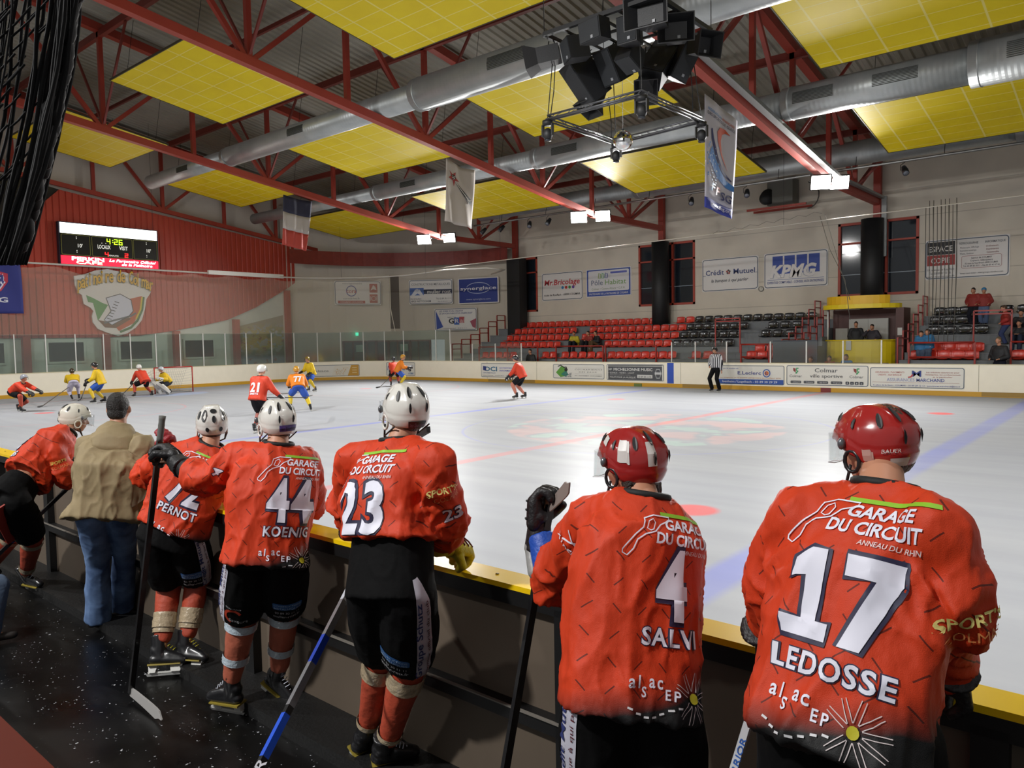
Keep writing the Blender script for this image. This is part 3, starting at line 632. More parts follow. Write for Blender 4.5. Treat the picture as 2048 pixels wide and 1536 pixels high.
# ventilation ducts
g = NT('duct'); X, Y, Z = g.xyz(); rib = g.math('FRACT', g.math('MULTIPLY', g.math('ADD', X, g.math('MULTIPLY', Z, .03)), 7.0))
g.bump(g.math('ABSOLUTE', g.math('SUBTRACT', rib, .5)), .25, .02)
DUCT = g.set(Base_Color=g.mix(g.rng(g.noise(1.5, 3), .3, .7), lin('a4a9aa'), lin('b8bcbc')), Metallic=.6, Roughness=.42)
def duct(label, y, z, segs, grilles=(), reg=0):
    t = thing('ventilation_duct', label, 'duct')
    for i, (x0, x1, r) in enumerate(segs): MB().tube([(x0, y, z), (x1, y, z)], r, DUCT, 32).build('duct_section', None, t)
    for i in range(len(segs) - 1):
        a, c = segs[i], segs[i + 1]; MB().tube([(a[1] - .02, y, z), (a[1] + .25, y, z)], [a[2] + .01, c[2] + .015], DUCT, 32).build('reducer', None, t)
    for x, w in grilles:
        b = MB(); r = [s[2] for s in segs if s[0] <= x <= s[1]][0] + .012; al = math.radians(205)
        for k in range(9):
            aa = math.radians(160 + 4.5 * k); b.bb((x - w / 2, y + r * math.cos(aa) - .012, z + r * math.sin(aa) - .012), (x + w / 2, y + r * math.cos(aa) + .012, z + r * math.sin(aa) + .006), mat('33352f', .6))
        b.build('air_grille', None, t)
duct('big silver spiral duct nearest the bench, passing behind the speaker cluster', 17.35, 10.25, [(-37.8, -30.6, .33), (-30.6, -18.6, .40), (-18.6, 4, .52)], [(-34.0, 1.0), (-25.0, 1.0), (-14.4, 1.4)])
duct('silver spiral duct, second from the bench, ending behind the French flag', 24.35, 9.5, [(-40.2, -29.3, .30), (-29.3, -19.3, .36), (-19.3, -9.2, .42), (-9.2, -4.1, .50), (-4.1, 5, .62)], [(-26.6, 1.0), (-17.6, 1.2), (-8.2, 1.2), (-5.9, 1.2), (-2.6, 1.2)])
duct('silver spiral duct along the far wall, third from the bench', 31.6, 9.25, [(-29.0, -19.0, .38), (-19.0, -3.9, .46), (-3.9, 5, .58)])
t = thing('lighting_pipe', 'long metal lighting pipe slung under the duct by the far wall', 'pipe'); MB().tube([(-29, 31.0, 8.55), (5, 31.0, 8.55)], .05, M_STEEL, 8).build('pipe', None, t)
for x in range(-27, 5, 3): MB().tube([(x, 31.0, 8.55), (x, 31.1, 9.0)], .012, M_BLK, 5).build('hanger', None, t)
# cable tray on the third truss
t = thing('cable_tray', 'grey metal cable tray lying along the lower chord of the banner truss', 'cable tray')
b = MB(); b.bar((TRX[2] + .3, 13, zb(13) + .12), (TRX[2] + .3, 29.8, zb(29.8) + .12), .22, .12, mat('8b8d8c', .45, .5)); b.bar((TRX[2] + .3, 29.8, zb(30) + .12), (TRX[2] + .25, 36.2, 8.15), .16, .1, mat('8b8d8c', .45, .5)); b.build('tray', None, t)
MB().bb((TRX[2] + .22, 36.05, 5.6), (TRX[2] + .42, 36.2, 8.2), mat('8b8d8c', .45, .5)).build('drop', None, t)
# floodlights
EMI = mat((1.0, .97, .92), .5, emit=14, key='lampglass')
def flood(loc, aim, label, near=False):
    t = thing('floodlight', label, 'floodlight', loc, 0, 'floodlights under the trusses'); q = (Vector(aim) - Vector(loc)).to_track_quat('-Z', 'Y'); R = q.to_matrix()
    MB().box((0, 0, .02) if near else R @ Vector((0, 0, .03)), (.72, .54, .14), mat('1a1a1a', .5), R).build('housing', None, t)
    b = MB(); b.box(R @ Vector((0, 0, -.045)), (.66, .48, .012), EMI, R); o = b.build('lamp_glass', None, t); o['label'] = 'glowing white lamp glass'
    MB().tube([R @ Vector((-.38, 0, .02)), R @ Vector((-.38, 0, .22)), R @ Vector((.38, 0, .22)), R @ Vector((.38, 0, .02))], .015, M_BLK, 6).build('bracket', None, t)
for i, (x, y, z) in enumerate(FAR_LAMPS):
    if -35 < x < 3:
        k = TRX.index(x) if x in TRX else TRX.index(round(x + .05, 2)); w = ['end wall truss', 'star flag truss', 'banner truss', 'truss by the right stand', ''][k]
        flood((x + .2, y, z), (x + 9, y - 16, .5), 'bright white floodlight under the %s, %s' % (w, 'further from the far wall' if y < 29 else 'closer to the far wall'))
for (x, y, z) in NEAR_LAMPS: flood((x, y, z), (x, y + 5.5, 0), 'floodlight over the near ice under the %s, %s' % (['end wall truss', 'star flag truss', 'banner truss', 'truss by the right stand', 'last truss'][TRX.index(x)], 'nearer the bench' if y < 5 else 'nearer the ice'))
for p in STAND_LAMPS: flood(p, (p[0], 2.5, .8), 'floodlight behind the players bench, ' + ('nearer the camera' if p[0] > -9 else 'further along'))
# dark little spotlights on the pipe
def spot(x, y, z, label, az=0, el=50, s=1.0):
    t = thing('stage_spotlight', label, 'spotlight', (x, y, z), 0, None); a = math.radians(az); e = math.radians(el)
    d = Vector((math.sin(a) * math.cos(e), -math.cos(a) * math.cos(e), -math.sin(e))); c = Vector((0, 0, -.25 * s))
    MB().tube([c - d * .16 * s, c + d * .02 * s, c + d * .18 * s], [.07 * s, .10 * s, .10 * s], mat('15161a', .5), 12).build('can', None, t)
    MB().tube([c + d * .175 * s, c + d * .186 * s], .085 * s, mat('6f7480', .15), 12).build('lens', None, t)
    MB().tube([(0, 0, 0), (-.13 * s, 0, -.08 * s), (-.13 * s, 0, -.25 * s)], .012, M_BLK, 5).build('yoke', None, t)
for i, (px_, py_) in enumerate(((967, 452), (1003, 445), (1059, 440), (1097, 434), (1383, 397), (1494, 377), (1810, 330))):
    q = PY(px_, py_ - 10, 31.0); spot(q.x, 31.0, 8.5, 'small black spotlight on the far pipe, ' + ['leftmost of the run', 'second from the star flag', 'third from the star flag', 'just left of the middle pair of floodlights', 'behind the tall banner', 'right of the tall banner', 'right of the brightest floodlight'][i], (-40, -40, 30, 0, 20, 20, 30)[i], 45, 1.15)
# wall heater
t = thing('air_heater', 'grey unit heater on red brackets high on the far wall', 'heater')
c = Vector((-13.6, 36.0, 8.3)); MB().bb((-14.3, 35.6, 8.35), (-13.1, 36.4, 9.5), mat('66665f', .6)).build('housing', None, t); MB().tube([(-14.5, 35.9, 8.75), (-14.2, 35.5, 8.75)], [.3, .36], mat('1c1c1c', .6), 20).build('fan', None, t)
MB().bb((-14.2, 36.3, 8.4), (-13.2, 36.5, 9.3), M_RED).build('bracket', None, t)
for y in (35.4, 36.2): MB().bar((-15.2, y, 8.2), (-12.4, y, 8.2), .1, .1, M_RED).build('bracket', None, t)
MB().tube([(-12.6 + .5 * math.cos(a), 36.2, 8.7 + .6 * math.sin(a)) for a in [k * .35 - 1.6 for k in range(10)]], .03, mat('55524c', .5), 6).build('pipe', None, t)
# ================================================================ SPONSOR SIGNS
UX = (1, 0, 0); NF = (0, -1, 0)
def far(a, b, label, draw, **k):
    p, q = PY(*a, YW - .03), PY(*b, YW - .03); w, h = q.x - p.x, p.z - q.z
    return sign((p.x, YW - .03, q.z), UX, NF, w, h, label, draw, group=None, **k)
def d_brico(A, w, h):
    A.text('Mr.Bricolage', w * .5, h * .56, h * .20, 'b52a34', w * .86, .03, .15, center=True)
    for i, c in enumerate(('2f7fb4', 'c0392b', '3f9a50', '6a4a9a')): A.disc(w * (.52 + .085 * i), h * .45, h * .055, c)
    A.text('route de Rouffach - 68000 COLMAR', w * .5, h * .17, h * .075, '33302e', w * .88, .02, center=True)
def d_pole(A, w, h):
    A.rect(w * .02, h * .03, w * .96, h * .94, '3450a0'); A.poly(rrect(w * .05, h * .19, w * .9, h * .74, .08), 'd5d5d6')
    A.text('PARTENAIRE DE LA PATINOIRE DE COLMAR', w * .5, h * .075, h * .07, 'd5d5d6', w * .86, .015, center=True)
    A.text('Pôle', w * .12, h * .42, h * .19, '50607c', w * .26, .004); A.text('Habitat', w * .43, h * .42, h * .19, '6f9a52', w * .46, .004)
    A.text('Colmar • Centre Alsace • O.P.H.', w * .5, h * .25, h * .075, '7a8a6a', w * .74, .008, center=True)
    for i, c in enumerate(('8aa04a', '5aa868', '2e4a9a')): x = w * (.28 + .075 * i); A.line([(x, h * .66), (x + w * .015, h * .84), (x + w * .055, h * .80), (x + w * .05, h * .66)], .05, c, True)
    A.poly(rrect(w * .55, h * .80, w * .36, h * .07, .04), '5a64b0')
def d_cm(A, w, h):
    A.text('Crédit', w * .07, h * .50, h * .16, '24366e', w * .33, .02); A.text('Mutuel', w * .57, h * .50, h * .16, '24366e', w * .37, .02)
    A.rect(w * .02, h * .48, w * .05, .02, '24366e'); A.rect(w * .93, h * .50, w * .05, .02, '24366e')
    for i in range(5): a = 1.57 + i * 1.2566; A.disc(w * .48 + .075 * math.cos(a), h * .57 + .075 * math.sin(a), .05, 'a03a36' if i % 2 else '4a3a3a')
    A.text('la banque à qui parler', w * .5, h * .28, h * .10, '2b3240', w * .66, .006, .3, center=True)
def d_kpmg(A, w, h):
    for i in range(4): A.rect(w * (.14 + .19 * i), h * .40, w * .165, h * .50, '26439a')
    A.text('KPMG', w * .10, h * .31, h * .34, 'ddd9d6', w * .73, .06, .25, out='8f96a8')
    A.rect(w * .06, h * .235, w * .88, .018, '4a5a9a'); A.text('EXPERTISE COMPTABLE - CONSEIL AUX ENTREPRISES', w * .5, h * .13, h * .07, '3a4a8a', w * .88, .008, center=True)
def d_esp(A, w, h):
    A.rect(w * .03, h * .62, w * .34, h * .32, '17171d'); A.rect(w * .03, h * .35, w * .34, h * .26, '9a2a26')
    A.text('ESPACE', w * .05, h * .70, h * .14, 'd9d6d2', w * .29, .02); A.text('COPIE', w * .08, h * .41, h * .14, 'd9d6d2', w * .23, .02)
    A.text('18, avenue de Rouffach', w * .04, h * .22, h * .06, '5a5a66', w * .32, 0); A.text('Tél. 03 89 41 23 28', w * .06, h * .13, h * .06, '5a5a66', w * .26, 0); A.text('www.espacecopie.fr', w * .03, h * .055, h * .05, '5a5a66', w * .34, 0)
    A.text('REPROGRAPHIE', w * .42, h * .83, h * .055, '66666c', w * .22); A.text('INFORMATIQUE', w * .72, h * .83, h * .055, '66666c', w * .23)
    for i, s in enumerate(('Photocopie, Affichage', 'Impression numérique', 'Plans, finition')): A.text(s, w * .43, h * (.73 - .075 * i), h * .045, '77777c', w * (.22 - .03 * i), 0)
    for i, s in enumerate(('Ordinateurs', 'Imprimantes', 'Consommables')): A.text(s, w * (.73 + .005 * i), h * (.73 - .075 * i), h * .045, '8a5a5a', w * .14, 0)
    A.line(rrect(w * .45, h * .24, w * .46, h * .30, .07), .012, 'a05a5a', True)
    for i, s in enumerate(('Agence de COLMAR', 'Copieurs, télécopieurs', '18, route de Neuf-Brisach 68000 COLMAR', 'Tél. 03 89 20 10 11 - Fax 03 89 41 67 66')): A.text(s, w * .68, h * (.465 - .065 * i), h * .042, '55555c', w * (.24, .26, .38, .42)[i], .004, center=True)
    A.text('Venez nous visiter : www.groupe-minidocs.com', w * .68, h * .10, h * .04, '55555c', w * .5, .004, center=True)
far((1083, 548), (1166, 598), 'white sponsor sign with red lettering Mr.Bricolage on the far wall', d_brico)
far((1172, 540), (1263, 590), 'blue-framed sponsor sign reading Pôle Habitat on the far wall', d_pole, border=None)
far((1404, 520), (1517, 578), 'white sponsor sign reading Crédit Mutuel on the far wall', d_cm)
far((1528, 508), (1656, 571), 'white sponsor sign with four blue squares and KPMG lettering', d_kpmg)
far((1850, 482), (2019, 551), 'wide white sponsor sign with black and red ESPACE COPIE block', d_esp)
# signs on the curved corner wall
def corner(a0, a1, z0, z1, label, draw, **k):
    p, q = CW(a0, z0, .12), CW(a1, z0, .12); u = (q - p).normalized(); n = Vector((u.y, -u.x, 0))
    m = (p + q) / 2; w = (q - p).length; o = m - u * w / 2 + n * (.02 + w * w / 160)
    return sign(o, u, n, w, z1 - z0, label, draw, **k)
def d_cora(A, w, h):
    A.text('votre hypermarché', w * .38, h * .86, h * .07, '5a6068', w * .42, .004, center=True)
    A.ring(w * .36, h * .58, h * .20, .05, '3a3f8a', h * .21); A.text('cora', w * .36, h * .50, h * .17, 'a83236', w * .21, .02, center=True)
    A.text('coradrive.fr', w * .36, h * .24, h * .08, '5a6068', w * .36, .004, center=True); A.rect(w * .07, h * .07, w * .58, h * .11, 'a33c36'); A.text('COLMAR HOUSSEN', w * .36, h * .095, h * .06, 'd8d0c8', w * .48, .01, center=True)
    for y in (.52, .09): A.rect(w * .75, h * y, w * .17, h * .36, 'a8493c')
    A.ring(w * .835, h * .27, h * .09, .03, 'd8d0c8'); A.line([(w * .77, h * .18), (w * .77, h * .37)], .03, 'd8d0c8'); A.line([(w * .9, h * .18), (w * .9, h * .37)], .03, 'd8d0c8')
    A.poly([(w * .77, h * .60), (w * .83, h * .66), (w * .90, h * .62), (w * .88, h * .74), (w * .83, h * .84), (w * .80, h * .72)], 'd8cfc8')
def d_mul(A, w, h):
    A.text('CONSTRUCTIONS METALLIQUES', w * .5, h * .77, h * .09, '3f444e', w * .88, .006, center=True)
    A.rect(w * .02, h * .37, w * .32, h * .30, '3f62a8'); A.rect(w * .34, h * .42, w * .64, h * .18, '1b2140'); A.text('muller rost', w * .42, h * .44, h * .15, 'd8d6d2', w * .54, .02)
    A.poly([(w * .05, h * .37), (w * .15, h * .62), (w * .20, h * .50), (w * .24, h * .62), (w * .33, h * .37), (w * .26, h * .37), (w * .2, h * .45), (w * .13, h * .37)], 'd2d4da'); A.disc(w * .19, h * .57, .1, 'c4cad8')
    A.text('Rte de Rouffach', w * .04, h * .20, h * .06, '6a6e76', w * .24); A.text('68920 WETTOLSHEIM', w * .04, h * .09, h * .075, '4a4e56', w * .46, .01); A.text('Tél. 03 89 30 11 11', w * .62, h * .19, h * .07, '4a4e56', w * .34, .01); A.text('Fax 03 89 30 11 12', w * .66, h * .08, h * .05, '6a6e76', w * .3)
def d_syn(A, w, h):
    A.rect(w * .03, h * .04, w * .94, h * .92, '1f3688'); A.ring(w * .5, h * .60, w * .29, .035, 'b9c2da', h * .21)
    A.rect(w * .06, h * .52, w * .88, h * .14, '1f3688'); A.text('synerglace', w * .5, h * .53, h * .14, 'dcdde4', w * .88, .015, center=True); A.text('www.synerglace.com', w * .5, h * .14, h * .07, 'aab2cc', w * .6, .004, center=True)
def d_grai(A, w, h):
    A.text("LES IDEES D'UN CREATIF", w * .12, h * .84, h * .07, '2c3a7a', w * .56, .02, .1); A.text("LE SAVOIR-FAIRE D'UN FABRICANT", w * .12, h * .74, h * .07, '2c3a7a', w * .78, .02, .1)
    A.poly([(w * .05, h * .06), (w * .21, h * .17), (w * .04, h * .90)], '2b489c'); A.poly([(w * .84, h * .40), (w * .98, h * .53), (w * .97, h * .09), (w * .90, h * .14)], '9a3a50')
    A.text('agence', w * .31, h * .58, h * .06, '55555a', w * .2); A.rect(w * .47, h * .26, w * .12, h * .32, '2f5cae'); A.rect(w * .59, h * .34, w * .12, h * .27, 'a8323c')
    A.text('G', w * .34, h * .32, h * .24, '17171a', w * .13, .05); A.text('R', w * .49, h * .34, h * .2, 'd9d6d2', w * .09, .01); A.text('ai', w * .61, h * .36, h * .19, 'd6b8b8', w * .1, .01)
    A.text('COLMAR www.grai.fr - 03 89 41 11 11', w * .48, h * .08, h * .05, '66666a', w * .56, 0, center=True)
def zat(px, py, a): p = CW(a, 0, .12); return PX(px, py, p.x).z
corner(19.6, 36.8, 4.65, 6.2, 'white sponsor sign reading cora on the curved corner wall', d_cora)
corner(47.3, 63.8, 4.65, 6.25, 'white sponsor sign reading muller rost on the curved wall', d_mul)
corner(66.0, 82.6, 4.6, 6.25, 'dark blue sponsor sign reading synerglace on the curved wall', d_syn, border=None)
corner(56.6, 73.2, 2.9, 4.35, 'white sponsor sign with blue and red triangles reading GRai, below the two others', d_grai)
e = MB(); p = CW(27.5, 2.78, .2); e.box(p, (.06, .34, .2), mat((.05, .5, .3), .4, emit=1.5, key='exit'), Matrix.Rotation(.5, 3, 'Z')); tag(e.build('exit_light', None, None), 'small green lit emergency exit sign above the red doors', 'exit sign')
# ---- signs on the boards
def brd(a, b, label, draw, y=YF - .012, **k):
    p, q = PY(*a, y), PY(*b, y); k.setdefault('r', .07); k.setdefault('bw', .022); k.setdefault('margin', .02)
    return sign((p.x, y, q.z), UX, NF, q.x - p.x, p.z - q.z, label, draw, thick=.006, bg=k.pop('bg', 'dedcd4'), **k)
def d_oci(A, w, h):
    A.text('OCI', w * .08, h * .44, h * .32, '2a6a8c', w * .32, .04); A.poly([(w * .05, h * .5), (w * .13, h * .44), (w * .13, h * .76), (w * .05, h * .8)], '263a78')
    A.text('INFORMATIQUE', w * .06, h * .27, h * .08, '4a5a8a', w * .3, .006); A.text('LE PARTENAIRE', w * .46, h * .62, h * .1, '5a5ac0', w * .42, .006); A.text('INFORMATIQUE', w * .46, h * .43, h * .1, '5a5ac0', w * .42, .006); A.text('SOLUTIONS - LOGICIELS - RESEAUX - WEB', w * .5, h * .1, h * .06, '55585c', w * .9, .004, center=True)
def d_cde(A, w, h):
    A.poly([(w * .06, h * .42), (w * .17, h * .88), (w * .30, h * .62), (w * .24, h * .16), (w * .15, h * .10)], '5c9a3c'); A.poly([(w * .16, h * .3), (w * .26, h * .58), (w * .31, h * .3), (w * .25, h * .12)], '2a7a6a')
    A.line([(w * .10, h * .84), (w * .16, h * .92), (w * .22, h * .78), (w * .27, h * .80), (w * .29, h * .6)], .05, '1d1d20'); A.disc(w * .26, h * .62, .09, '1d1d20')
    A.text('CdE', w * .24, h * .12, h * .30, '6a7076', w * .14, 0, .15); A.text('COLMARIENNE', w * .44, h * .60, h * .09, '6a6a6a', w * .52, 0, .1, spacing=1.5); A.text('DES EAUX', w * .52, h * .43, h * .09, '6a6a6a', w * .34, 0, .1, spacing=1.5)
    A.rect(w * .44, h * .74, w * .52, .008, '9a9a96'); A.rect(w * .44, h * .34, w * .52, .008, '9a9a96'); A.text('EAU - ASSAINISSEMENT - ENVIRONNEMENT', w * .7, h * .19, h * .06, '66666a', w * .52, .003, center=True)
def d_mm(A, w, h):
    A.rect(w * .03, h * .05, w * .94, h * .9, '4a4c50'); A.rect(w * .03, h * .86, w * .94, h * .04, 'b8b8b4'); A.text('MICHELSONNE MUSIC', w * .13, h * .60, h * .17, 'dcdcda', w * .68, .025); A.text('MP', w * .04, h * .62, h * .12, 'c8c8c6', w * .06, .03)
    A.text('• SONOS - VIDEO - LIGHT', w * .04, h * .42, h * .10, 'c8c8c6', w * .46, .012); A.text('Instruments, partitions, location', w * .07, h * .32, h * .05, 'b0b0ae', w * .36); A.text('• TOUT POUR LA MUSIQUE', w * .04, h * .15, h * .10, 'd0d0ce', w * .48, .015)
    A.rect(w * .55, h * .17, w * .26, h * .20, 'cfcfcc'); A.text('03 89 58 13 74', w * .57, h * .20, h * .1, '222226', w * .22, .012); A.disc(w * .905, h * .45, .17, 'b4b6b6', .25, 6); A.disc(w * .905, h * .45, .14, '4a4c50', .21, 6); A.rect(w * .85, h * .40, w * .11, h * .13, 'c4c6c6')
def d_lec(A, w, h):
    A.rect(w * .0, h * .04, w * .985, h * .23, '2b50a0'); A.text('Horbourg-Wihr / Houssen - Ingersheim / Logelbach - 03 89 30 29 29', w * .93, h * .11, h * .09, 'dcdfe8', w * .0 + w * .93, .016, 0, center=False, mb=None) if False else A.text('Isenheim / Logelbach - 03 89 30 29 29', w * .10, h * .10, h * .11, 'dcdfe8', w * .8, .018)
    A.text('Avec le soutien de', w * .08, h * .80, h * .08, '7a84b8', w * .26, .004, .2); A.text('E.Leclerc', w * .33, h * .52, h * .18, '3a3f8a', w * .34, .02); A.ring(w * .75, h * .60, .14, .04, '3a5ca8', .15); A.disc(w * .75, h * .60, .09, 'c8703a'); A.text('L', w * .735, h * .53, h * .15, '3a3f8a', w * .035, .02)
    A.text('vos magasins et la qualité alimentaire au meilleur prix', w * .5, h * .33, h * .06, 'c8906a', w * .9, .004, center=True)
def d_col(A, w, h):
    for x in (.12, .86):
        A.poly([(w * (x - .035), h * .86), (w * x, h * .83), (w * x, h * .62), (w * (x - .03), h * .72)], '8a3a34'); A.line([(w * (x + .035), h * .84), (w * (x + .01), h * .84), (w * (x + .01), h * .72), (w * (x + .03), h * .72), (w * x, h * .58)], .05, '2f9a5c')
        A.text('Colmar', w * x, h * .40, h * .13, '5a5c60', w * .16, .002, center=True)
    A.text('Colmar', w * .5, h * .66, h * .2, '46484c', w * .28, .004, center=True); A.text('ville sportive', w * .5, h * .40, h * .17, '46484c', w * .4, .002, center=True)
    for i in range(4): A.poly(rrect(w * (.055 + .168 * i), h * .10, w * .135, h * .13, .03), '4c4e54'); A.text(('colmar.fr', 'Colmartv', 'App Store', 'Google play')[i], w * (.085 + .168 * i), h * .135, h * .06, 'cfd0d0', w * .09, .003)
    for i in range(4): A.poly(rrect(w * (.735 + .055 * i), h * .09, w * .042, h * .14, .02), '3f4148'); A.text('ftio'[i], w * (.75 + .055 * i), h * .12, h * .08, 'd0d0d0', w * .014, .01)
def d_ass(A, w, h):
    A.text('ASSURANCES - PLACEMENTS', w * .06, h * .72, h * .08, 'b0504c', w * .32, .006); A.text('CREDITS - ASA BANQUE', w * .09, h * .59, h * .08, 'b0504c', w * .26, .006)
    A.text('M', w * .46, h * .56, h * .3, '2b3f86', w * .1, .02); A.line([(w * .42, h * .52), (w * .45, h * .54), (w * .47, h * .66)], .05, 'b83c40')
    for i, s in enumerate(('Les solutions assurances pour', "l'entreprise, les professionnels", 'et le particulier')): A.text(s, w * .78, h * (.74 - .11 * i), h * .065, 'a05450', w * (.34, .36, .2)[i], .004, .15, center=True)
    A.text('ASSURANCES', w * .19, h * .32, h * .16, '8a92c0', w * .30, -.005); A.text('MARCHAND', w * .51, h * .32, h * .16, '3a4a96', w * .29, .015); A.rect(w * .03, h * .26, w * .92, .008, 'b07a78'); A.text('5, place de la Gare - COLMAR - 03 89 29 12 12 - assurances.marchand@axa.fr', w * .5, h * .09, h * .07, '4a5496', w * .92, .006, center=True)
brd((962, 726), (1045, 756), 'white board sign with blue OCI letters behind the red skater at centre', d_oci)
brd((1106, 728), (1209, 759), 'white board sign with green CdE logo', d_cde); brd((1213, 728), (1328, 763), 'grey board sign reading MICHELSONNE MUSIC', d_mm)
brd((1432, 730), (1569, 771), 'board sign with blue band reading E.Leclerc behind the referee', d_lec); brd((1573, 730), (1737, 774), 'white board sign reading Colmar ville sportive', d_col); brd((1740, 734), (1929, 779), 'white board sign reading ASSURANCES MARCHAND', d_ass)
# signs bent round the corner boards
def cb(a0, a1, z0, z1, label, draw, **k):
    f = lambda a: Vector((XE + 6 + 5.985 * math.cos(math.radians(a)), YF - 6 + 5.985 * math.sin(math.radians(a)), z0))
    p, q = f(a0), f(a1); u = (q - p).normalized(); n = Vector((u.y, -u.x, 0)); w = (q - p).length
    t = sign(p + n * 0.0, u, n, w, z1 - z0, label, draw, r=.07, bw=.022, margin=.02, thick=.004, bg='dedcd4', **k)
    for ch in t.children:   # bend the flat sign round the boards
        me = ch.data; b = bmesh.new(); b.from_mesh(me)
        for i in range(1, 12): bmesh.ops.bisect_plane(b, geom=list(b.verts) + list(b.edges) + list(b.faces), plane_co=u * (w * i / 12), plane_no=u)
        for v in b.verts: s = v.co.dot(u); sag = 5.985 - math.sqrt(max(0, 5.985 ** 2 - (s - w / 2) ** 2)) - (5.985 - math.sqrt(5.985 ** 2 - (w / 2) ** 2)); v.co += n * sag
        b.to_mesh(me); b.free()
def d_tv7(A, w, h):
    A.poly([(w * .40, h * .03), (w * .80, h * .03), (w * .80, h * .95), (w * .46, h * .95)], 'dcd8cc') ; A.poly([(w * .74, h * .04), (w * .98, h * .04), (w * .98, h * .95), (w * .82, h * .95)], 'c8952c'); A.text('tv7', w * .46, h * .18, h * .56, 'd8d4c8', w * .30, .03, .2, out='c8952c')
    A.text('alsace', w * .05, h * .4, h * .2, '8a8a86', w * .28)
    for i in range(3): A.rect(w * .84, h * (.70 - .22 * i), w * .1, h * .07, 'e0c890')
def d_nat(A, w, h):
    A.text('NATURAL', w * .04, h * .42, h * .34, '2f62a8', w * .58, .04, .15); A.text('Boulangerie pâtisserie', w * .08, h * .22, h * .12, '3a62a8', w * .48, .01, .2); A.text('traiteur COLMAR', w * .22, h * .07, h * .08, '5a7ab8', w * .34, .004, .2)
    A.text('fabrication artisanale', w * .68, h * .72, h * .08, '5a7ab8', w * .26, .004, .2); A.text('à COLMAR', w * .74, h * .12, h * .14, '3a72a8', w * .2, .02)
cb(153, 126.5, .22, .92, 'white and orange board sign reading tv7 on the corner boards', d_tv7); cb(110, 89, .22, 1.02, 'white board sign with blue NATURAL lettering behind the two wrestling players', d_nat)
# ---- scoreboard
x = XW + .42; s0 = PX(118, 444, x); s1 = PX(313, 459, x); s2 = PX(317, 540, x); W = s1.y - s0.y; top_ = s0.z; H = top_ - PX(124, 527, x).z
t = thing('scoreboard', 'electronic scoreboard showing 4:26 and 4 to 2 with a glowing red sponsor strip', 'scoreboard', (x, s0.y, top_ - H))
MB().bb((-.28, -.05, -.05), (-.005, W + .05, H + .05), mat('1a2030', .5)).build('housing', None, t)
A = Art((0, 0, 0), (0, 1, 0), (0, 0, 1), (1, 0, 0))
MB().bb((-.0, .02, H * .75), (.03, W - .02, H), mat((1, .97, .9), .5, emit=2.2, key='sb_white')).build('light_strip', None, t)
MB().bb((-.0, .0, H * .21), (.02, W, H * .74), mat('10130f', .35)).build('display', None, t)
MB().bb((-.0, .0, 0), (.03, W, H * .205), mat(lin('e0203a'), .5, emit=.9, key='sb_red')).build('sponsor_strip', None, t)
A.k = 26
for x0, x1 in ((.01, .285), (.305, .72), (.735, .99)): A.line(rrect(W * x0, H * .23, W * (x1 - x0), H * .49, .06), .02, '8a8a40', True)
o1 = MB(); 
def sb(txt, x, y, h, c, w, e=1.2, bold=.02, shear=0):
    vs, fs, wd_ = letters(txt, bold, shear, 2); z = .05; o1.add([A.at(W * x + a * w * W / wd_, H * y + b * H * h, z) for a, b in vs], fs, mat(lin(c), .5, emit=e, key=('led', c, e)))
# seven-segment digits for the clock and the score
def seg7(ch, x, y, w, h, c):
    o2 = MB()
    S = {'4': 'fgbc', '2': 'abged', '6': 'afedcg'}[ch]; t_ = w * .2; R = dict(a=(0, h - t_, w, t_), g=(0, h / 2 - t_ / 2, w, t_), d=(0, 0, w, t_), f=(0, h / 2, t_, h / 2), b=(w - t_, h / 2, t_, h / 2), e=(0, 0, t_, h / 2), c=(w - t_, 0, t_, h / 2))
    for q in S: a, b_, cw, ch_ = R[q]; o2.add([A.at(x + p, y + r, .05) for p, r in ((a, b_), (a + cw, b_), (a + cw, b_ + ch_), (a, b_ + ch_))], [(0, 1, 2, 3)], mat(lin(c), .5, emit=2, key=('led', c, 2)))
    o2.build('digit', None, t, fix=False)
for i, ch in enumerate('426'): seg7(ch, W * (.455 + (.0, .075, .125)[i]), H * .555, .17, .27, 'a8e820')
for dy in (.04, .09): o1.add([A.at(W * .512 + p, H * (.56 + dy) + r, .05) for p, r in ((0, 0), (.04, 0), (.04, .04), (0, .04))], [(0, 1, 2, 3)], mat(lin('a8e820'), .5, emit=2, key=('led', 'a8e820', 2)))
seg7('4', W * .43, H * .24, .17, .22, 'e01c1c'); seg7('2', W * .635, H * .24, .17, .22, 'e01c1c')
sb('LOCAUX', .36, .43, .10, 'd8d8d0', .13, .5); sb('VISIT', .58, .43, .10, 'd8d8d0', .09, .5); sb("10'", .165, .42, .09, 'd8d8d0', .045, .5); sb("10'", .875, .42, .09, 'd8d8d0', .045, .5)
for x_, y_ in ((.15, .62), (.15, .66), (.15, .29), (.15, .33), (.87, .62), (.87, .66), (.87, .29), (.87, .33), (.40, .56), (.44, .56), (.575, .56)): o1.add([A.at(W * x_ + p, H * y_ + r, .05) for p, r in ((0, 0), (.035, 0), (.035, .035), (0, .035))], [(0, 1, 2, 3)], mat(lin('d8d8d0'), .5, emit=.5, key=('led', 'd8d8d0', .5)))
sb('PENALITES', .47, .255, .035, 'd8d8d0', .1, .5); sb('Le Partenaire Officiel', .47, .115, .07, 'ffffff', .5, 1.6, .03, .3); sb('de la Patinoire', .60, .03, .07, 'ffffff', .33, 1.6, .03, .3); sb('PERKIN', .10, .10, .09, 'ffffff', .32, 1.8, .05); sb('CAFE', .14, .02, .07, 'ffe8c0', .26, 1.8, .04)
A.G.build('display_border', None, t, fix=False); o1.build('lettering', None, t, fix=False)
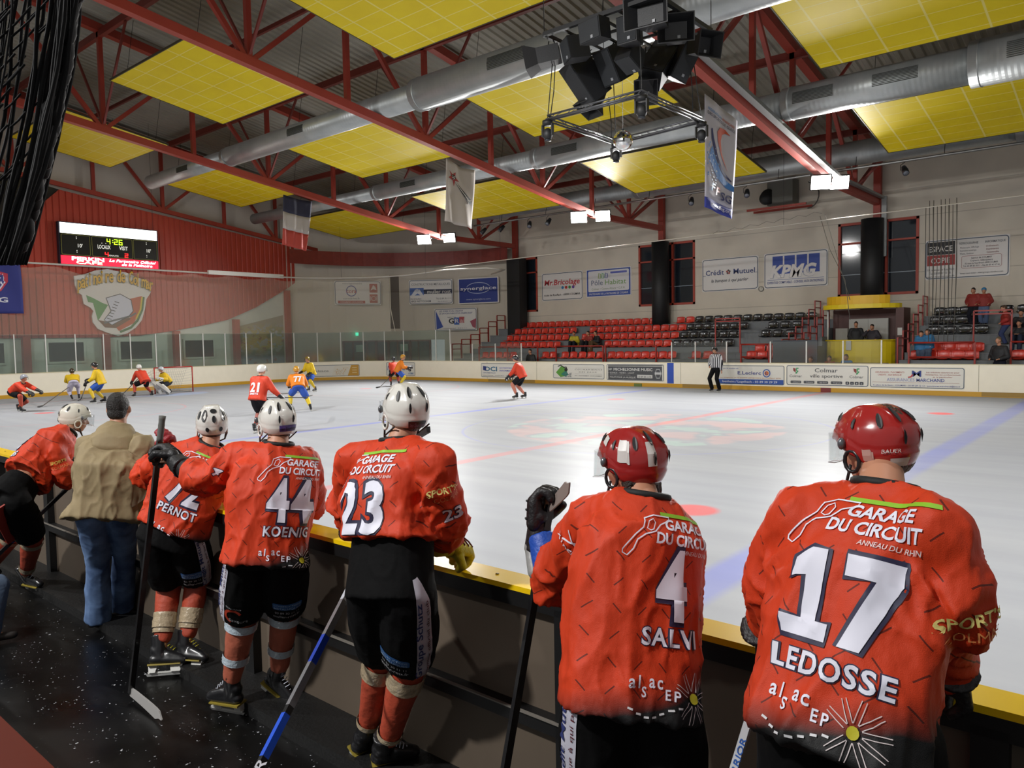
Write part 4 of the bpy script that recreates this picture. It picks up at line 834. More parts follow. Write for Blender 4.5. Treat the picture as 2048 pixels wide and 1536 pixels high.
# ---- the rink's own badge (its cartoon animal left out)
x = XW + .2; A0 = PX(145, 545, x); A1 = PX(303, 672, x)
t = thing('rink_badge', 'large white shield-shaped badge reading patinoire de Colmar, with an ice skate', 'badge')
def Q(px, py): p = PX(px, py, x); return (p.y, p.z)
out = [Q(*p) for p in ((148, 552), (170, 548), (190, 541), (215, 538), (228, 541), (252, 545), (275, 555), (292, 562), (303, 574), (301, 586), (293, 598), (290, 618), (284, 640), (272, 655), (256, 666), (237, 672), (214, 665), (196, 658), (186, 645), (184, 632), (187, 622), (182, 616), (168, 608), (164, 590), (158, 586), (150, 570))]
MB().poly([(x, a, b) for a, b in out], (-.08, 0, 0), mat('cfcdc8', .4)).build('board', None, t)
A = Art((x, 0, 0), (0, 1, 0), (0, 0, 1), (1, 0, 0))
A.poly([Q(*p) for p in ((172, 590), (186, 596), (205, 606), (216, 610), (196, 642), (186, 606), (176, 604))], '4f8a4c'); A.poly([Q(*p) for p in ((250, 600), (284, 592), (280, 622), (268, 646), (238, 662), (228, 650), (262, 634))], 'b0522e')
A.line([Q(*p) for p in ((287, 594), (284, 620), (275, 641), (262, 655), (240, 664))], .12, '3f6a3c'); A.line([Q(*p) for p in ((284, 594), (281, 619), (272, 638))], .08, 'c9b02c')
A.poly([Q(*p) for p in ((176, 583), (181, 570), (194, 582), (196, 598), (180, 602), (171, 594))], 'bfb02e') if False else None
A.poly([Q(*p) for p in ((196, 640), (222, 645), (250, 630), (262, 638), (232, 656), (210, 655))], '6b4a36'); A.poly([Q(*p) for p in ((200, 588), (225, 578), (250, 577), (284, 588), (268, 612), (252, 606), (236, 616), (212, 622), (192, 640), (196, 612))], 'a9a6b2') if False else None
A.poly([Q(*p) for p in ((212, 596), (240, 588), (262, 600), (266, 622), (258, 632), (224, 650), (208, 640), (222, 622))], 'c2c6d4'); A.line([Q(*p) for p in ((208, 646), (262, 632), (272, 626))], .09, '5a5f66'); A.line([Q(*p) for p in ((212, 596), (240, 588), (262, 600), (266, 622), (258, 632), (224, 650), (208, 640), (222, 622))], .04, '33383e', True)
for i in range(7): A.line([Q(214 + i * 2.5, 636 - i * 5.5), Q(223 + i * 2.5, 639 - i * 5.5)], .035, '2a2d33')
import string
word = 'patinoire de Colmar'; cpx = [(154 + i * 8.0, 579 - 17.5 * math.sin(math.pi * (i + .5) / 22) - i * .2 + (i / 18) ** 2 * 14) for i in range(19)]
def bigtext(A, word, pts, hh, c, out):
    for col_, bd in ((out, .085), (c, .03)):
        for ch, (px_, py_) in zip(word, pts):
            if ch == ' ': continue
            a, b_ = Q(px_, py_); A.text(ch, a, b_, hh, col_, .21 if ch in 'paoneCdr' else (.30 if ch == 'm' else (.08 if ch in 'il' else .13)), bd, .1)
    return A
hs = .66
bigtext(A, word, cpx, hs, 'd8a810', '3c4a22')
A.G.build('artwork', None, t, fix=False); A.L.build('lettering', None, t, fix=False)
# ================================================================ FLAGS AND BANNERS
def banner(corners, plane_x, label, bands, draw=None, name='hanging_flag', cat='flag', rip=.035, waves=3.0, sag=.0):
    """corners: pixels of top-left, top-right, bottom-right, bottom-left on the plane X = plane_x"""
    tl, tr, br, bl = [PX(*c, plane_x) for c in corners]
    t = thing(name, label, cat); u = Vector((0, 1, 0)); n = Vector((1, 0, 0)); W = (tr - tl).length; H = (tl - bl).length
    def S(a, b_):   # a across 0..1, b up 0..1
        p = tl.lerp(tr, a).lerp(bl.lerp(br, a), 1 - b_); p = Vector(p)
        p.x += rip * math.sin(a * waves * 6.283 + 1.1 * b_) * (1.15 - b_) + rip * .5 * math.sin(a * 11 + b_ * 5); p.z -= sag * math.sin(math.pi * a) * b_; return p
    y = 0
    for nm, fr, c in bands:
        nv = max(3, int(fr * 16)); b = MB(); y0 = y
        b.grid(lambda i, j: S(i, y0 + fr * j), 18, nv, mat(c, .75, key=('cloth', c))); o = b.build(nm, None, t, fix=False); y += fr
        md = o.modifiers.new('t', 'SOLIDIFY'); md.thickness = .006
    if draw:
        A = Art((0, 0, 0), (1, 0, 0), (0, 1, 0), (0, 0, 1)); draw(A)
        for nm, mb in (('emblem', A.G), ('lettering', A.L)):
            if mb.v:
                b = bmesh.new(); me = mb.mesh(nm); b.from_mesh(me)
                for ax in range(2):
                    for k in range(1, 14): no = Vector((1, 0, 0)) if ax == 0 else Vector((0, 1, 0)); bmesh.ops.bisect_plane(b, geom=list(b.verts) + list(b.edges) + list(b.faces), plane_co=no * k / 14, plane_no=no)
                for v in b.verts: p = S(v.co.x, v.co.y); p.x += .014 + v.co.z * .8; v.co = p
                b.to_mesh(me); b.free(); link(nm, me, t)
    return t
banner([(567, 389), (624, 403), (613, 502), (564, 489)], TRX[0] + .1, 'French flag of navy, white and red bands hanging from the end truss', [('red_band', .33, 'a23a30'), ('white_band', .34, 'a9a3a0'), ('navy_band', .33, '23243a')], sag=.05)
def d_star(A):
    A.poly([(.10, .84), (.20, .80), (.30, .86), (.29, .78), (.44, .73), (.30, .72), (.27, .62), (.22, .71), (.08, .72), (.17, .77)], '8f2f2f')
    A.disc(.24, .765, .07, '1a1a1c', .04)
    for dx, dy in ((-.03, .012), (.03, .012), (0, 0), (-.03, -.015), (.03, -.015), (.01, -.028)): A.disc(.24 + dx, .765 + dy, .012, 'c8c4be', .007)
    A.poly([(.27, .725), (.32, .715), (.90, .47), (.90, .41), (.80, .395)], '1a1a1c'); A.line([(.30, .715), (.80, .455), (.80, .395)], .014, 'c8c4be'); A.line([(.80, .455), (.90, .47)], .012, 'c8c4be'); A.poly([(.82, .41), (.88, .42), (.88, .455), (.82, .445)], '22343a')
banner([(893, 316), (951, 340), (945, 458), (889, 442)], TRX[1] + .14, 'white flag with a red star and black mace hanging from the middle truss', [('cloth', 1.0, 'a9a19a')], d_star, rip=.05, waves=1.6, sag=.12)
def d_ffsg(A):
    A.text('FEDERATION', .09, .885, .026, '5a8ac0', .40, .01); A.text('FRANÇAISE', .53, .885, .026, 'b0503a', .36, .01); A.text('DES SPORTS DE GLACE', .07, .845, .028, '3a3f58', .84, .012)
    A.poly([(.18, .73), (.21, .745), (.26, .66), (.40, .52), (.60, .42), (.90, .36), (.88, .35), (.55, .395), (.34, .50), (.20, .64)], '2b3368')
    A.poly([(.78, .79), (.62, .815), (.45, .80), (.36, .74), (.38, .66), (.50, .55), (.75, .43), (.52, .58), (.48, .68), (.52, .745), (.62, .78)], 'b8442e')
    A.poly([(.22, .585), (.30, .50), (.48, .41), (.70, .34), (.98, .32), (.98, .265), (.70, .27), (.40, .32), (.18, .42), (.10, .47)], '3f7cc4')
    for i in range(46): r = random.Random(i * 7); a, b_ = r.uniform(.03, .4), r.uniform(.25, .6); A.disc(a, b_, .012 + .02 * r.random(), '4f8ac8' if i % 3 else 'b9c4d8', .004 + .007 * r.random(), 6)
    A.text('F', .12, .165, .075, '4f9ad0', .18, .05, .25); A.rect(.10, .20, .1, .012, 'd8d6d6'); A.text('F', .30, .15, .08, 'b0382c', .18, .05, .25); A.text('SG', .47, .125, .08, '2b3368', .42, .045, .1)
    A.text('www.ffsg.org', .1, .03, .035, 'd4d4dc', .78, .015)
banner([(1410, 187), (1475, 242), (1463, 438), (1409, 414)], TRX[2] + .15, 'tall white and blue FFSG banner hanging from the right-hand truss', [('blue_hem', .095, '39439a'), ('cloth', .905, 'b9b6c2')], d_ffsg, 'hanging_banner', 'banner', rip=.02, waves=1.2)
def d_ffhg(A):
    A.poly([(.16, .80), (.42, .86), (.74, .78), (.74, .62), (.60, .44), (.42, .36), (.2, .5), (.13, .66)], 'b03248'); A.poly([(.18, .78), (.42, .835), (.70, .76), (.70, .62), (.58, .47), (.42, .40), (.24, .52), (.17, .66)], 'c9c9d8'); A.poly([(.20, .765), (.42, .815), (.67, .745), (.67, .62), (.56, .49), (.42, .425), (.26, .53), (.20, .66)], '2c3278')
    A.ring(.43, .62, .10, .022, 'b9bcd4', .07); A.line([(.30, .74), (.56, .50)], .025, 'b9bcd4'); A.line([(.28, .60), (.62, .70)], .02, 'b9bcd4'); A.disc(.42, .475, .05, 'c9c9d8', .012); A.text('FFHG', .1, .22, .10, 'c9cad8', .62, .05)
banner([(-62, 521), (40, 526), (47, 627), (-62, 627)], XE + .12, 'dark blue flag with a shield and FFHG lettering hanging from the net rail', [('cloth', 1.0, '2c3278')], d_ffhg, rip=.08, waves=1.2)
# ================================================================ NET RAIL AND NETS
pth = [(XE + .05, y) for y in (0, 6, 11, 14, 18, 21)] + [(XE + .05, 24.2)] + [(XE + 6 + 5.95 * math.cos(math.radians(a)), YF - 6 + 5.95 * math.sin(math.radians(a))) for a in range(172, 89, -9)]
t = thing('net_rail', 'white rail carrying the safety net round the end of the rink', 'rail'); P = [(x, y, 6.13) for x, y in pth] + [(-30.5, YF - .02, 6.2), (-27.6, YF + .2, 6.12), (-26.9, YF + .9, 6.0), (-28.4, YF + 1.5, 5.9)]
MB().tube(P, .045, mat('c9c5be', .4), 8).build('rail', None, t); MB().bb((XE + .02, 20.85, 6.06), (XE + .18, 25.45, 6.28), mat('dcdad4', .4)).build('rail_cover', None, t)
for x, y in ((XE + .05, 9), (XE + .05, 18), (-36.9, 27.9), (-32.0, 30.1)): MB().tube([(x, y, 6.1), (x, y, rz(y))], .006, M_BLK, 5).build('hanger_wire', None, t)
t = thing('net_cable', 'pale steel cable strung above the far boards from corner to right edge', 'cable'); MB().tube([(-31.5 + i * 2.5, 30.3, 6.35 + .43 * i / 14) for i in range(18)], .022, mat('c4beb4', .4), 6).build('cable', None, t)
for i in (2, 8, 13): MB().tube([(-31.5 + i * 2.5, 30.3, 6.35 + .43 * i / 14), (-31.5 + i * 2.5, 30.3, rz(30.3))], .006, M_BLK, 5).build('hanger_wire', None, t)
def netmat():
    m = bpy.data.materials.new('net'); m.use_nodes = True; nt = m.node_tree; nt.nodes.clear(); o = nt.nodes.new('ShaderNodeOutputMaterial'); a = nt.nodes.new('ShaderNodeBsdfTransparent'); d = nt.nodes.new('ShaderNodeBsdfDiffuse'); d.inputs[0].default_value = (.75, .72, .6, 1)
    x = nt.nodes.new('ShaderNodeMixShader'); x.inputs[0].default_value = .17; nt.links.new(a.outputs[0], x.inputs[1]); nt.links.new(d.outputs[0], x.inputs[2]); nt.links.new(x.outputs[0], o.inputs[0]); return m
NP = [(XE + .02, y) for y in [2 + .5 * i for i in range(45)]] + [(XE + 6 + 5.98 * math.cos(math.radians(a)), YF - 6 + 5.98 * math.sin(math.radians(a))) for a in range(176, 104, -5)]
b = MB(); n = len(NP); V = []
for j in range(2):
    for i, (x, y) in enumerate(NP): V.append((x, y, 2.84 if j == 0 else 6.08 - .18 * abs(math.sin(i * .7)) - (.25 * math.sin(max(0, min(1, (y - 13.8) / 2.6)) * math.pi) if 13.8 < y < 16.4 else 0)))
b.add(V, [(i, i + 1, n + i + 1, n + i) for i in range(n - 1)], netmat(), True); nt_ = b.build('safety_net', None, None, fix=False); tag(nt_, 'fine pale safety net hanging over the end boards below the white rail', 'net', kind='stuff')
tag(MB().tube([(*NP[-1], 6.08), (*NP[-1], 4.2), (NP[-1][0] + .25, NP[-1][1] + .1, 2.85)], .02, mat('cfc9b8', .5), 6).build('net_edge_rope', None, None), 'pale rope down the edge of the safety net at the rink corner', 'rope')
b = MB(); 
for i in range(13):
    q = PY(1852 + i * 5.2 + (i % 3) * 2, 405, 30.3); xx = q.x; b.tube([(xx, 30.3, 6.68 + .2 * (i % 2)), (xx + .02 * (i % 3), 30.3, 4.5), (xx + .03 * math.sin(i), 30.3, 1.9 if i % 2 else 2.6)], .012, mat('4d4a44', .7), 5)
tag(b.build('gathered_net', None, None), 'dark drawn-back net cords hanging in front of the right-hand stand', 'net', kind='stuff')
b = MB(); q = [PY(*p, 30.3) for p in ((1640, 432), (1660, 500), (1690, 560), (1700, 640))]; q2 = [PY(*p, 30.3) for p in ((1650, 428), (1676, 520), (1700, 600))]
b.tube(q, .012, mat('5d5a52', .7), 5); b.tube(q2, .012, mat('5d5a52', .7), 5)
b.tube([PY(1420 + i * 16, 470 - i * 3.1 - (5 if i % 2 else 0), 30.3) for i in range(15)], .008, mat('5d5a52', .7), 4)
tag(b.build('gathered_net', None, None), 'thin slack net cords looped over the cable above the commentary box', 'net', kind='stuff')
# black gathered net right beside the camera
rn = random.Random(3); b = MB(); NB = mat('08080a', .8)
def nearp(px, py, d): v = ray(px, py); return EYE + v.normalized() * d
for i in range(58):
    f = rn.random() if i < 34 else rn.uniform(.84, 1); x0 = -120 + 285 * f; x1 = -170 + 205 * f + rn.uniform(-14, 14); d = 1.25 + rn.uniform(-.07, .07) + .08 * math.sin(i)
    ph = rn.uniform(0, 6); pts = []
    for k in range(13):
        s = k / 12; y = -60 + 590 * s; bow = 22 * math.sin(s * math.pi) * (f if f > .4 else .4); x = x0 + (x1 - x0) * s + bow + rn.uniform(-3, 3) * (1 if f < .9 else .5) + 3 * math.sin(ph + s * 9); pts.append(nearp(x, y, d))
    b.tube(pts, .0014 if f < .55 else .0026, NB, 4)
for i in range(46):
    x = rn.uniform(-40, 120); y = rn.uniform(-20, 440); x -= y * .28; d = 1.24 + rn.uniform(-.06, .06); L = rn.uniform(30, 70); b.tube([nearp(x, y, d), nearp(x + L * .5, y - L * .45, d + .01), nearp(x + L, y - L, d)], .0016, NB, 4)
for i in range(26):
    y = -50 + i * 21; s = (y + 60) / 590; x = 165 - 130 * s + 14 * math.sin(s * 3.1); b.ball(nearp(x - 12 + rn.uniform(-6, 6), y, 1.2 + rn.uniform(-.03, .03)), (.012, .012, .022), NB, None, 8, 5)
tag(b.build('bench_net', None, None, fix=False), 'black gathered netting hanging close to the camera in the upper left corner', 'net', kind='stuff')
# ================================================================ SPEAKER CLUSTER, LIGHT FRAME, MIRROR BALL
M_SP = mat('17181b', .55, bump=.1); M_SPF = mat('202327', .65, bump=.4, bscale=300)
ZC = 8.92; fx0, fx1, fy0, fy1 = -10.45, -7.65, 13.55, 15.9
t = thing('speaker_frame', 'black rectangular steel frame from which the loudspeakers hang', 'frame')
for p, q in (((fx0, fy0), (fx1, fy0)), ((fx1, fy0), (fx1, fy1)), ((fx1, fy1), (fx0, fy1)), ((fx0, fy1), (fx0, fy0))): MB().bar((*p, ZC), (*q, ZC), .09, .09, M_SP).build('frame_beam', None, t)
for k in range(1, 6): x = fx0 + (fx1 - fx0) * k / 6; MB().bar((x, fy0, ZC), (x, fy1, ZC), .045, .045, M_SP).build('cross_bar', None, t)
for k in (1, 2): y = fy0 + (fy1 - fy0) * k / 3; MB().bar((fx0, y, ZC - .05), (fx1, y, ZC - .05), .05, .05, M_SP).build('cross_bar', None, t)
for x, y in ((fx0, fy0), (fx1, fy0), (fx1, fy1), (fx0, fy1), (-9.05, 14.7)): MB().tube([(x, y, ZC), (x, y, rz(y))], .01, M_BLK, 5).build('hanger_wire', None, t)
def speaker(px_, py_, z, yaw, pitch, w, h, d, label, horn=False, rollz=0):
    c = PZ(px_, py_, z); t = thing('loudspeaker', label, 'loudspeaker', c, 0, 'loudspeakers in the hanging cluster'); R = Matrix.Rotation(math.radians(yaw), 3, 'Z') @ Matrix.Rotation(math.radians(pitch), 3, 'X') @ Matrix.Rotation(math.radians(rollz), 3, 'Y')
    # front faces local -Y
    b = MB(); k = .72; P = [(-w / 2, -d / 2, -h / 2), (w / 2, -d / 2, -h / 2), (w / 2, -d / 2, h / 2), (-w / 2, -d / 2, h / 2), (-w / 2 * k, d / 2, -h / 2), (w / 2 * k, d / 2, -h / 2), (w / 2 * k, d / 2, h / 2), (-w / 2 * k, d / 2, h / 2)]
    b.add([R @ Vector(p) for p in P], [(0, 1, 2, 3), (4, 7, 6, 5), (0, 4, 5, 1), (1, 5, 6, 2), (2, 6, 7, 3), (3, 7, 4, 0)], M_SP); b.build('cabinet', None, t)
    if horn:
        b = MB(); f = 1.5; a = [(-w / 2, -d / 2, -h / 2), (w / 2, -d / 2, -h / 2), (w / 2, -d / 2, h / 2), (-w / 2, -d / 2, h / 2)]; c2 = [(p[0] * f, -d / 2 - .28, p[2] * f) for p in a]; c3 = [(p[0] * f - (.02 if p[0] > 0 else -.02), -d / 2 - .28, p[2] * f - (.02 if p[2] > 0 else -.02)) for p in a]; a2 = [(p[0] * .9, -d / 2 - .02, p[2] * .9) for p in a]
        b.add([R @ Vector(p) for p in a + c2 + c3 + a2], [(i, (i + 1) % 4, 4 + (i + 1) % 4, 4 + i) for i in range(4)] + [(4 + i, 4 + (i + 1) % 4, 8 + (i + 1) % 4, 8 + i) for i in range(4)] + [(8 + i, 8 + (i + 1) % 4, 12 + (i + 1) % 4, 12 + i) for i in range(4)], M_SP); b.build('horn_flare', None, t)
    else: MB().box(R @ Vector((0, -d / 2 - .008, 0)), (w * .92, .016, h * .92), M_SPF, R).build('grille', None, t)
    MB().box(R @ Vector((w * .12, -d / 2 - .02, -h * .34)), (.06, .012, .06), mat('8a8c90', .4), R).build('badge', None, t)
    top_ = Vector((0, 0, ZC - c.z)); MB().tube([R @ Vector((0, 0, h * .4)), top_], .014, M_BLK, 6).build('suspension', None, t)
    MB().tube([R @ Vector((w * .3, d * .3, h * .4)), top_ + Vector((.1, .1, 0))], .01, M_BLK, 5).build('cable', None, t)
speaker(1172, 158, 8.25, -30, 38, .62, 1.05, .6, 'big dark loudspeaker hanging lowest at the left of the cluster')
speaker(1228, 128, 8.45, -14, 30, .52, .78, .55, 'loudspeaker with a pale badge in the middle of the cluster')
speaker(1318, 132, 8.45, 28, -32, .62, .95, .55, 'big loudspeaker tilted away at the right of the cluster', rollz=25)
speaker(1362, 122, 8.5, 60, 22, .45, .85, .5, 'narrow tall loudspeaker at the right, beside the big tilted one', rollz=18)
speaker(1098, 112, 8.6, -62, 10, .42, .36, .5, 'flared horn loudspeaker at the far left of the cluster', True)
speaker(1152, 98, 8.6, -35, 12, .48, .48, .5, 'boxy loudspeaker between the left horn and the middle', False)
speaker(1192, 62, 8.62, -12, 8, .62, .42, .4, 'wide low loudspeaker at the upper left of the cluster')
speaker(1262, 62, 8.62, 2, 5, .46, .55, .4, 'upright loudspeaker with a square badge, top middle of the cluster')
speaker(1308, 34, 8.72, 8, 4, .62, .42, .4, 'wide dark horn loudspeaker, topmost of the cluster', True)
speaker(1352, 66, 8.62, 28, 8, .50, .38, .4, 'horn loudspeaker with a grey rim at the upper right', True)
speaker(1396, 92, 8.6, 62, 14, .40, .36, .4, 'flared horn loudspeaker at the far right of the cluster', True)
speaker(1262, 112, 8.3, -5, 65, .42, .5, .5, 'loudspeaker pointing down behind the middle of the cluster')
speaker(1292, 165, 8.12, 30, 45, .36, .42, .4, 'small loudspeaker hanging lowest at the right of the cluster', True)
speaker(1190, 190, 8.0, -15, 60, .36, .38, .35, 'flared loudspeaker at the very bottom left of the cluster', True)
ZL = 7.2; cs = [PZ(*p, ZL) for p in ((1095, 240), (1283, 190), (1403, 243), (1232, 287))]
t = thing('light_frame', 'grey square lighting truss hanging below the loudspeakers', 'lighting truss'); M_TR = mat('55565a', .4, .6)
for i in range(4):
    a, c = cs[i], cs[(i + 1) % 4]; b = MB(); u = (c - a).normalized(); L = (c - a).length; s = u.cross(Vector((0, 0, 1))) * .06
    b.tube([a + s, c + s], .022, M_TR, 6); b.tube([a - s, c - s], .022, M_TR, 6); b.tube([a + Vector((0, 0, .1)), c + Vector((0, 0, .1))], .022, M_TR, 6); nn = int(L / .22)
    for k in range(nn): p = a + u * (L * k / nn); q = a + u * (L * (k + 1) / nn); b.tube([p + (s if k % 2 else -s), q + Vector((0, 0, .1))], .009, M_TR, 5)
    b.build('truss_side', None, t)
for c in cs: MB().tube([c, Vector((c.x * .9 - .93, c.y * .85 + 2.2, ZC))], .012, M_BLK, 5).build('hanger_cable', None, t)
for i, (c, w) in enumerate(zip(cs, ('left', 'top', 'right', 'lowest'))):
    o = thing('moving_head_light', 'black moving head light at the %s corner of the square lighting truss' % w, 'stage light', c - Vector((0, 0, .02)), 0, 'moving heads under the lighting truss')
    MB().tube([(0, 0, 0), (0, 0, -.10)], .12, M_SP, 14).build('base', None, o)
    b = MB(); b.bb((-.15, -.04, -.34), (-.12, .04, -.08), M_SP); b.bb((.12, -.04, -.34), (.15, .04, -.08), M_SP); b.build('yoke', None, o)
    h = MB(); h.ball((0, 0, -.30), (.115, .115, .14), M_SP, None, 14, 9); h.build('head', None, o); MB().tube([(0, 0, -.42), (0, 0, -.45)], .08, mat('2a2d33', .1), 12).build('lens', None, o)
bc = PZ(1246, 281, 6.95); t = thing('mirror_ball', 'faceted silver mirror ball hanging inside the lighting truss', 'mirror ball', bc)
b = MB(); b.ball((0, 0, 0), .235, mat('e8e8e8', .06, 1.0), None, 30, 18, False); b.build('ball', None, t, fix=False); MB().tube([(0, 0, .23), (0, 0, rz(bc.y) - bc.z)], .006, mat('9a9a9a', .5), 5).build('wire', None, t); MB().tube([(0, 0, .22), (0, 0, .27)], .03, M_SP, 8).build('motor_cap', None, t)
t = thing('audio_cable', 'loose black cables drooping from the speaker cluster to the truss', 'cable')
for a, c in (((1111, 118), (1100, 240)), ((1217, 195), (1224, 290)), ((1378, 108), (1386, 238))):
    p = PZ(*a, 8.6); q = PZ(*c, 7.3); MB().tube([p, p.lerp(q, .5) + Vector((.03, 0, -.05)), q], .012, M_BLK, 5).build('cable', None, t)
# ================================================================ PEOPLE: builders
def capsule(b, p0, r0, p1, r1, n=12, flat=0, fdir=None, ends=(1, 1)):
    """tapered limb; flat<0..1 squashes it along fdir; ends 0 = cut flat, 1 = rounded"""
    p0, p1 = Vector(p0), Vector(p1); d = p1 - p0; L = d.length
    if L < 1e-5: d = Vector((0, 0, 1)); L = 1e-5
    d = d.normalized(); u = Vector(fdir) if fdir is not None else d.orthogonal(); u = u - d * u.dot(d); u = u.normalized() if u.length > 1e-4 else d.orthogonal().normalized(); w = d.cross(u); R = []
    if ends[0]: R += [(-r0 * math.cos(a), r0 * math.sin(a)) for a in (.25, .7, 1.15)]
    else: R += [(0, r0 * .5), (0, r0)]
    if ends[0]: R.append((0, r0))
    R += [(L * .5, (r0 + r1) / 2), (L, r1)]
    if ends[1]: R += [(L + r1 * math.cos(a), r1 * math.sin(a)) for a in (1.15, .7, .25)]
    else: R += [(L + .0005, r1 * .5)]
    vs = []; fs = []
    for t, r in R:
        for k in range(n): a = 6.28318 * k / n; vs.append(p0 + d * t + u * (math.cos(a) * r * (1 - flat)) + w * (math.sin(a) * r))
    m = len(R)
    for i in range(m - 1):
        for k in range(n): fs.append((i * n + k, i * n + (k + 1) % n, (i + 1) * n + (k + 1) % n, (i + 1) * n + k))
    fs += [tuple(range(n))[::-1], tuple((m - 1) * n + k for k in range(n))]; b.add(vs, fs)
def loft(b, secs, n=28, e=2.3):
    """closed loft: sections of (centre, half-width vector, half-depth vector)"""
    vs = []; fs = []
    for c, A, B in secs:
        for k in range(n):
            a = 6.28318 * k / n; ca, sa = math.cos(a), math.sin(a); q = lambda x: math.copysign(abs(x) ** (2 / e), x); vs.append(Vector(c) + A * q(ca) + B * q(sa))
    m = len(secs)
    for i in range(m - 1):
        for k in range(n): fs.append((i * n + k, i * n + (k + 1) % n, (i + 1) * n + (k + 1) % n, (i + 1) * n + k))
    fs += [tuple(range(n))[::-1], tuple((m - 1) * n + k for k in range(n))]; b.add(vs, fs)
def fuse(name, b, vox, smooth, m, parent, wr=None, org=Vector((0, 0, 0)), sf=.5):
    """join the overlapping volumes of b into one continuous skin, smooth it, add cloth folds"""
    me = b.mesh(name); o = bpy.data.objects.new(name, me); COL.objects.link(o)
    bm = bmesh.new(); bm.from_mesh(me); bmesh.ops.recalc_face_normals(bm, faces=bm.faces); bm.to_mesh(me); bm.free()
    r = o.modifiers.new('r', 'REMESH'); r.mode = 'VOXEL'; r.voxel_size = vox; r.adaptivity = 0
    if smooth: s = o.modifiers.new('s', 'SMOOTH'); s.factor = sf; s.iterations = smooth
    new = evalmesh(o); o.modifiers.clear(); o.data = new; bpy.data.meshes.remove(me)
    if wr:
        nr = [v.normal.copy() for v in new.vertices]
        for v, nn in zip(new.vertices, nr): v.co += nn * wr(v.co, nn)
    new.polygons.foreach_set('use_smooth', [True] * len(new.polygons)); new.update()
    new.materials.clear(); new.materials.append(m); new.name = name
    if org.length: new.transform(Matrix.Translation(-org))
    o.parent = parent; return o
def folds(axis, amp=.006, k=14, seed=0):
    ax = Vector(axis).normalized()
    def f(p, n):
        q = p - ax * p.dot(ax) * .55; q = q * (k * .5) + Vector((seed, seed * .7, 0))
        a = noise.noise(q); b_ = noise.noise(q * 2.1 + Vector((3, 1, 2)))
        r = max(0, 1 - abs(a) * 2.6); r2 = max(0, 1 - abs(b_) * 2.8)
        return amp * (r ** 1.6 - .3 + .45 * r2 * r2 + .25 * noise.noise(q * .6))
    return f
def ik(a, b_, l1, l2, pole):
    d = b_ - a; L = min(d.length, (l1 + l2) * .998); u = d.normalized(); x = (l1 * l1 - l2 * l2 + L * L) / (2 * L); h = math.sqrt(max(0, l1 * l1 - x * x)); p = Vector(pole); p = p - u * p.dot(u)
    return a + u * x + (p.normalized() * h if p.length > 1e-5 else Vector((0, 0, 0)))
SKIN = mat('c08a6c', .5, bump=.05); HAIR = mat('14100e', .5, bump=.5, bscale=120); HAIRB = mat('2c1c12', .5, bump=.6, bscale=90)
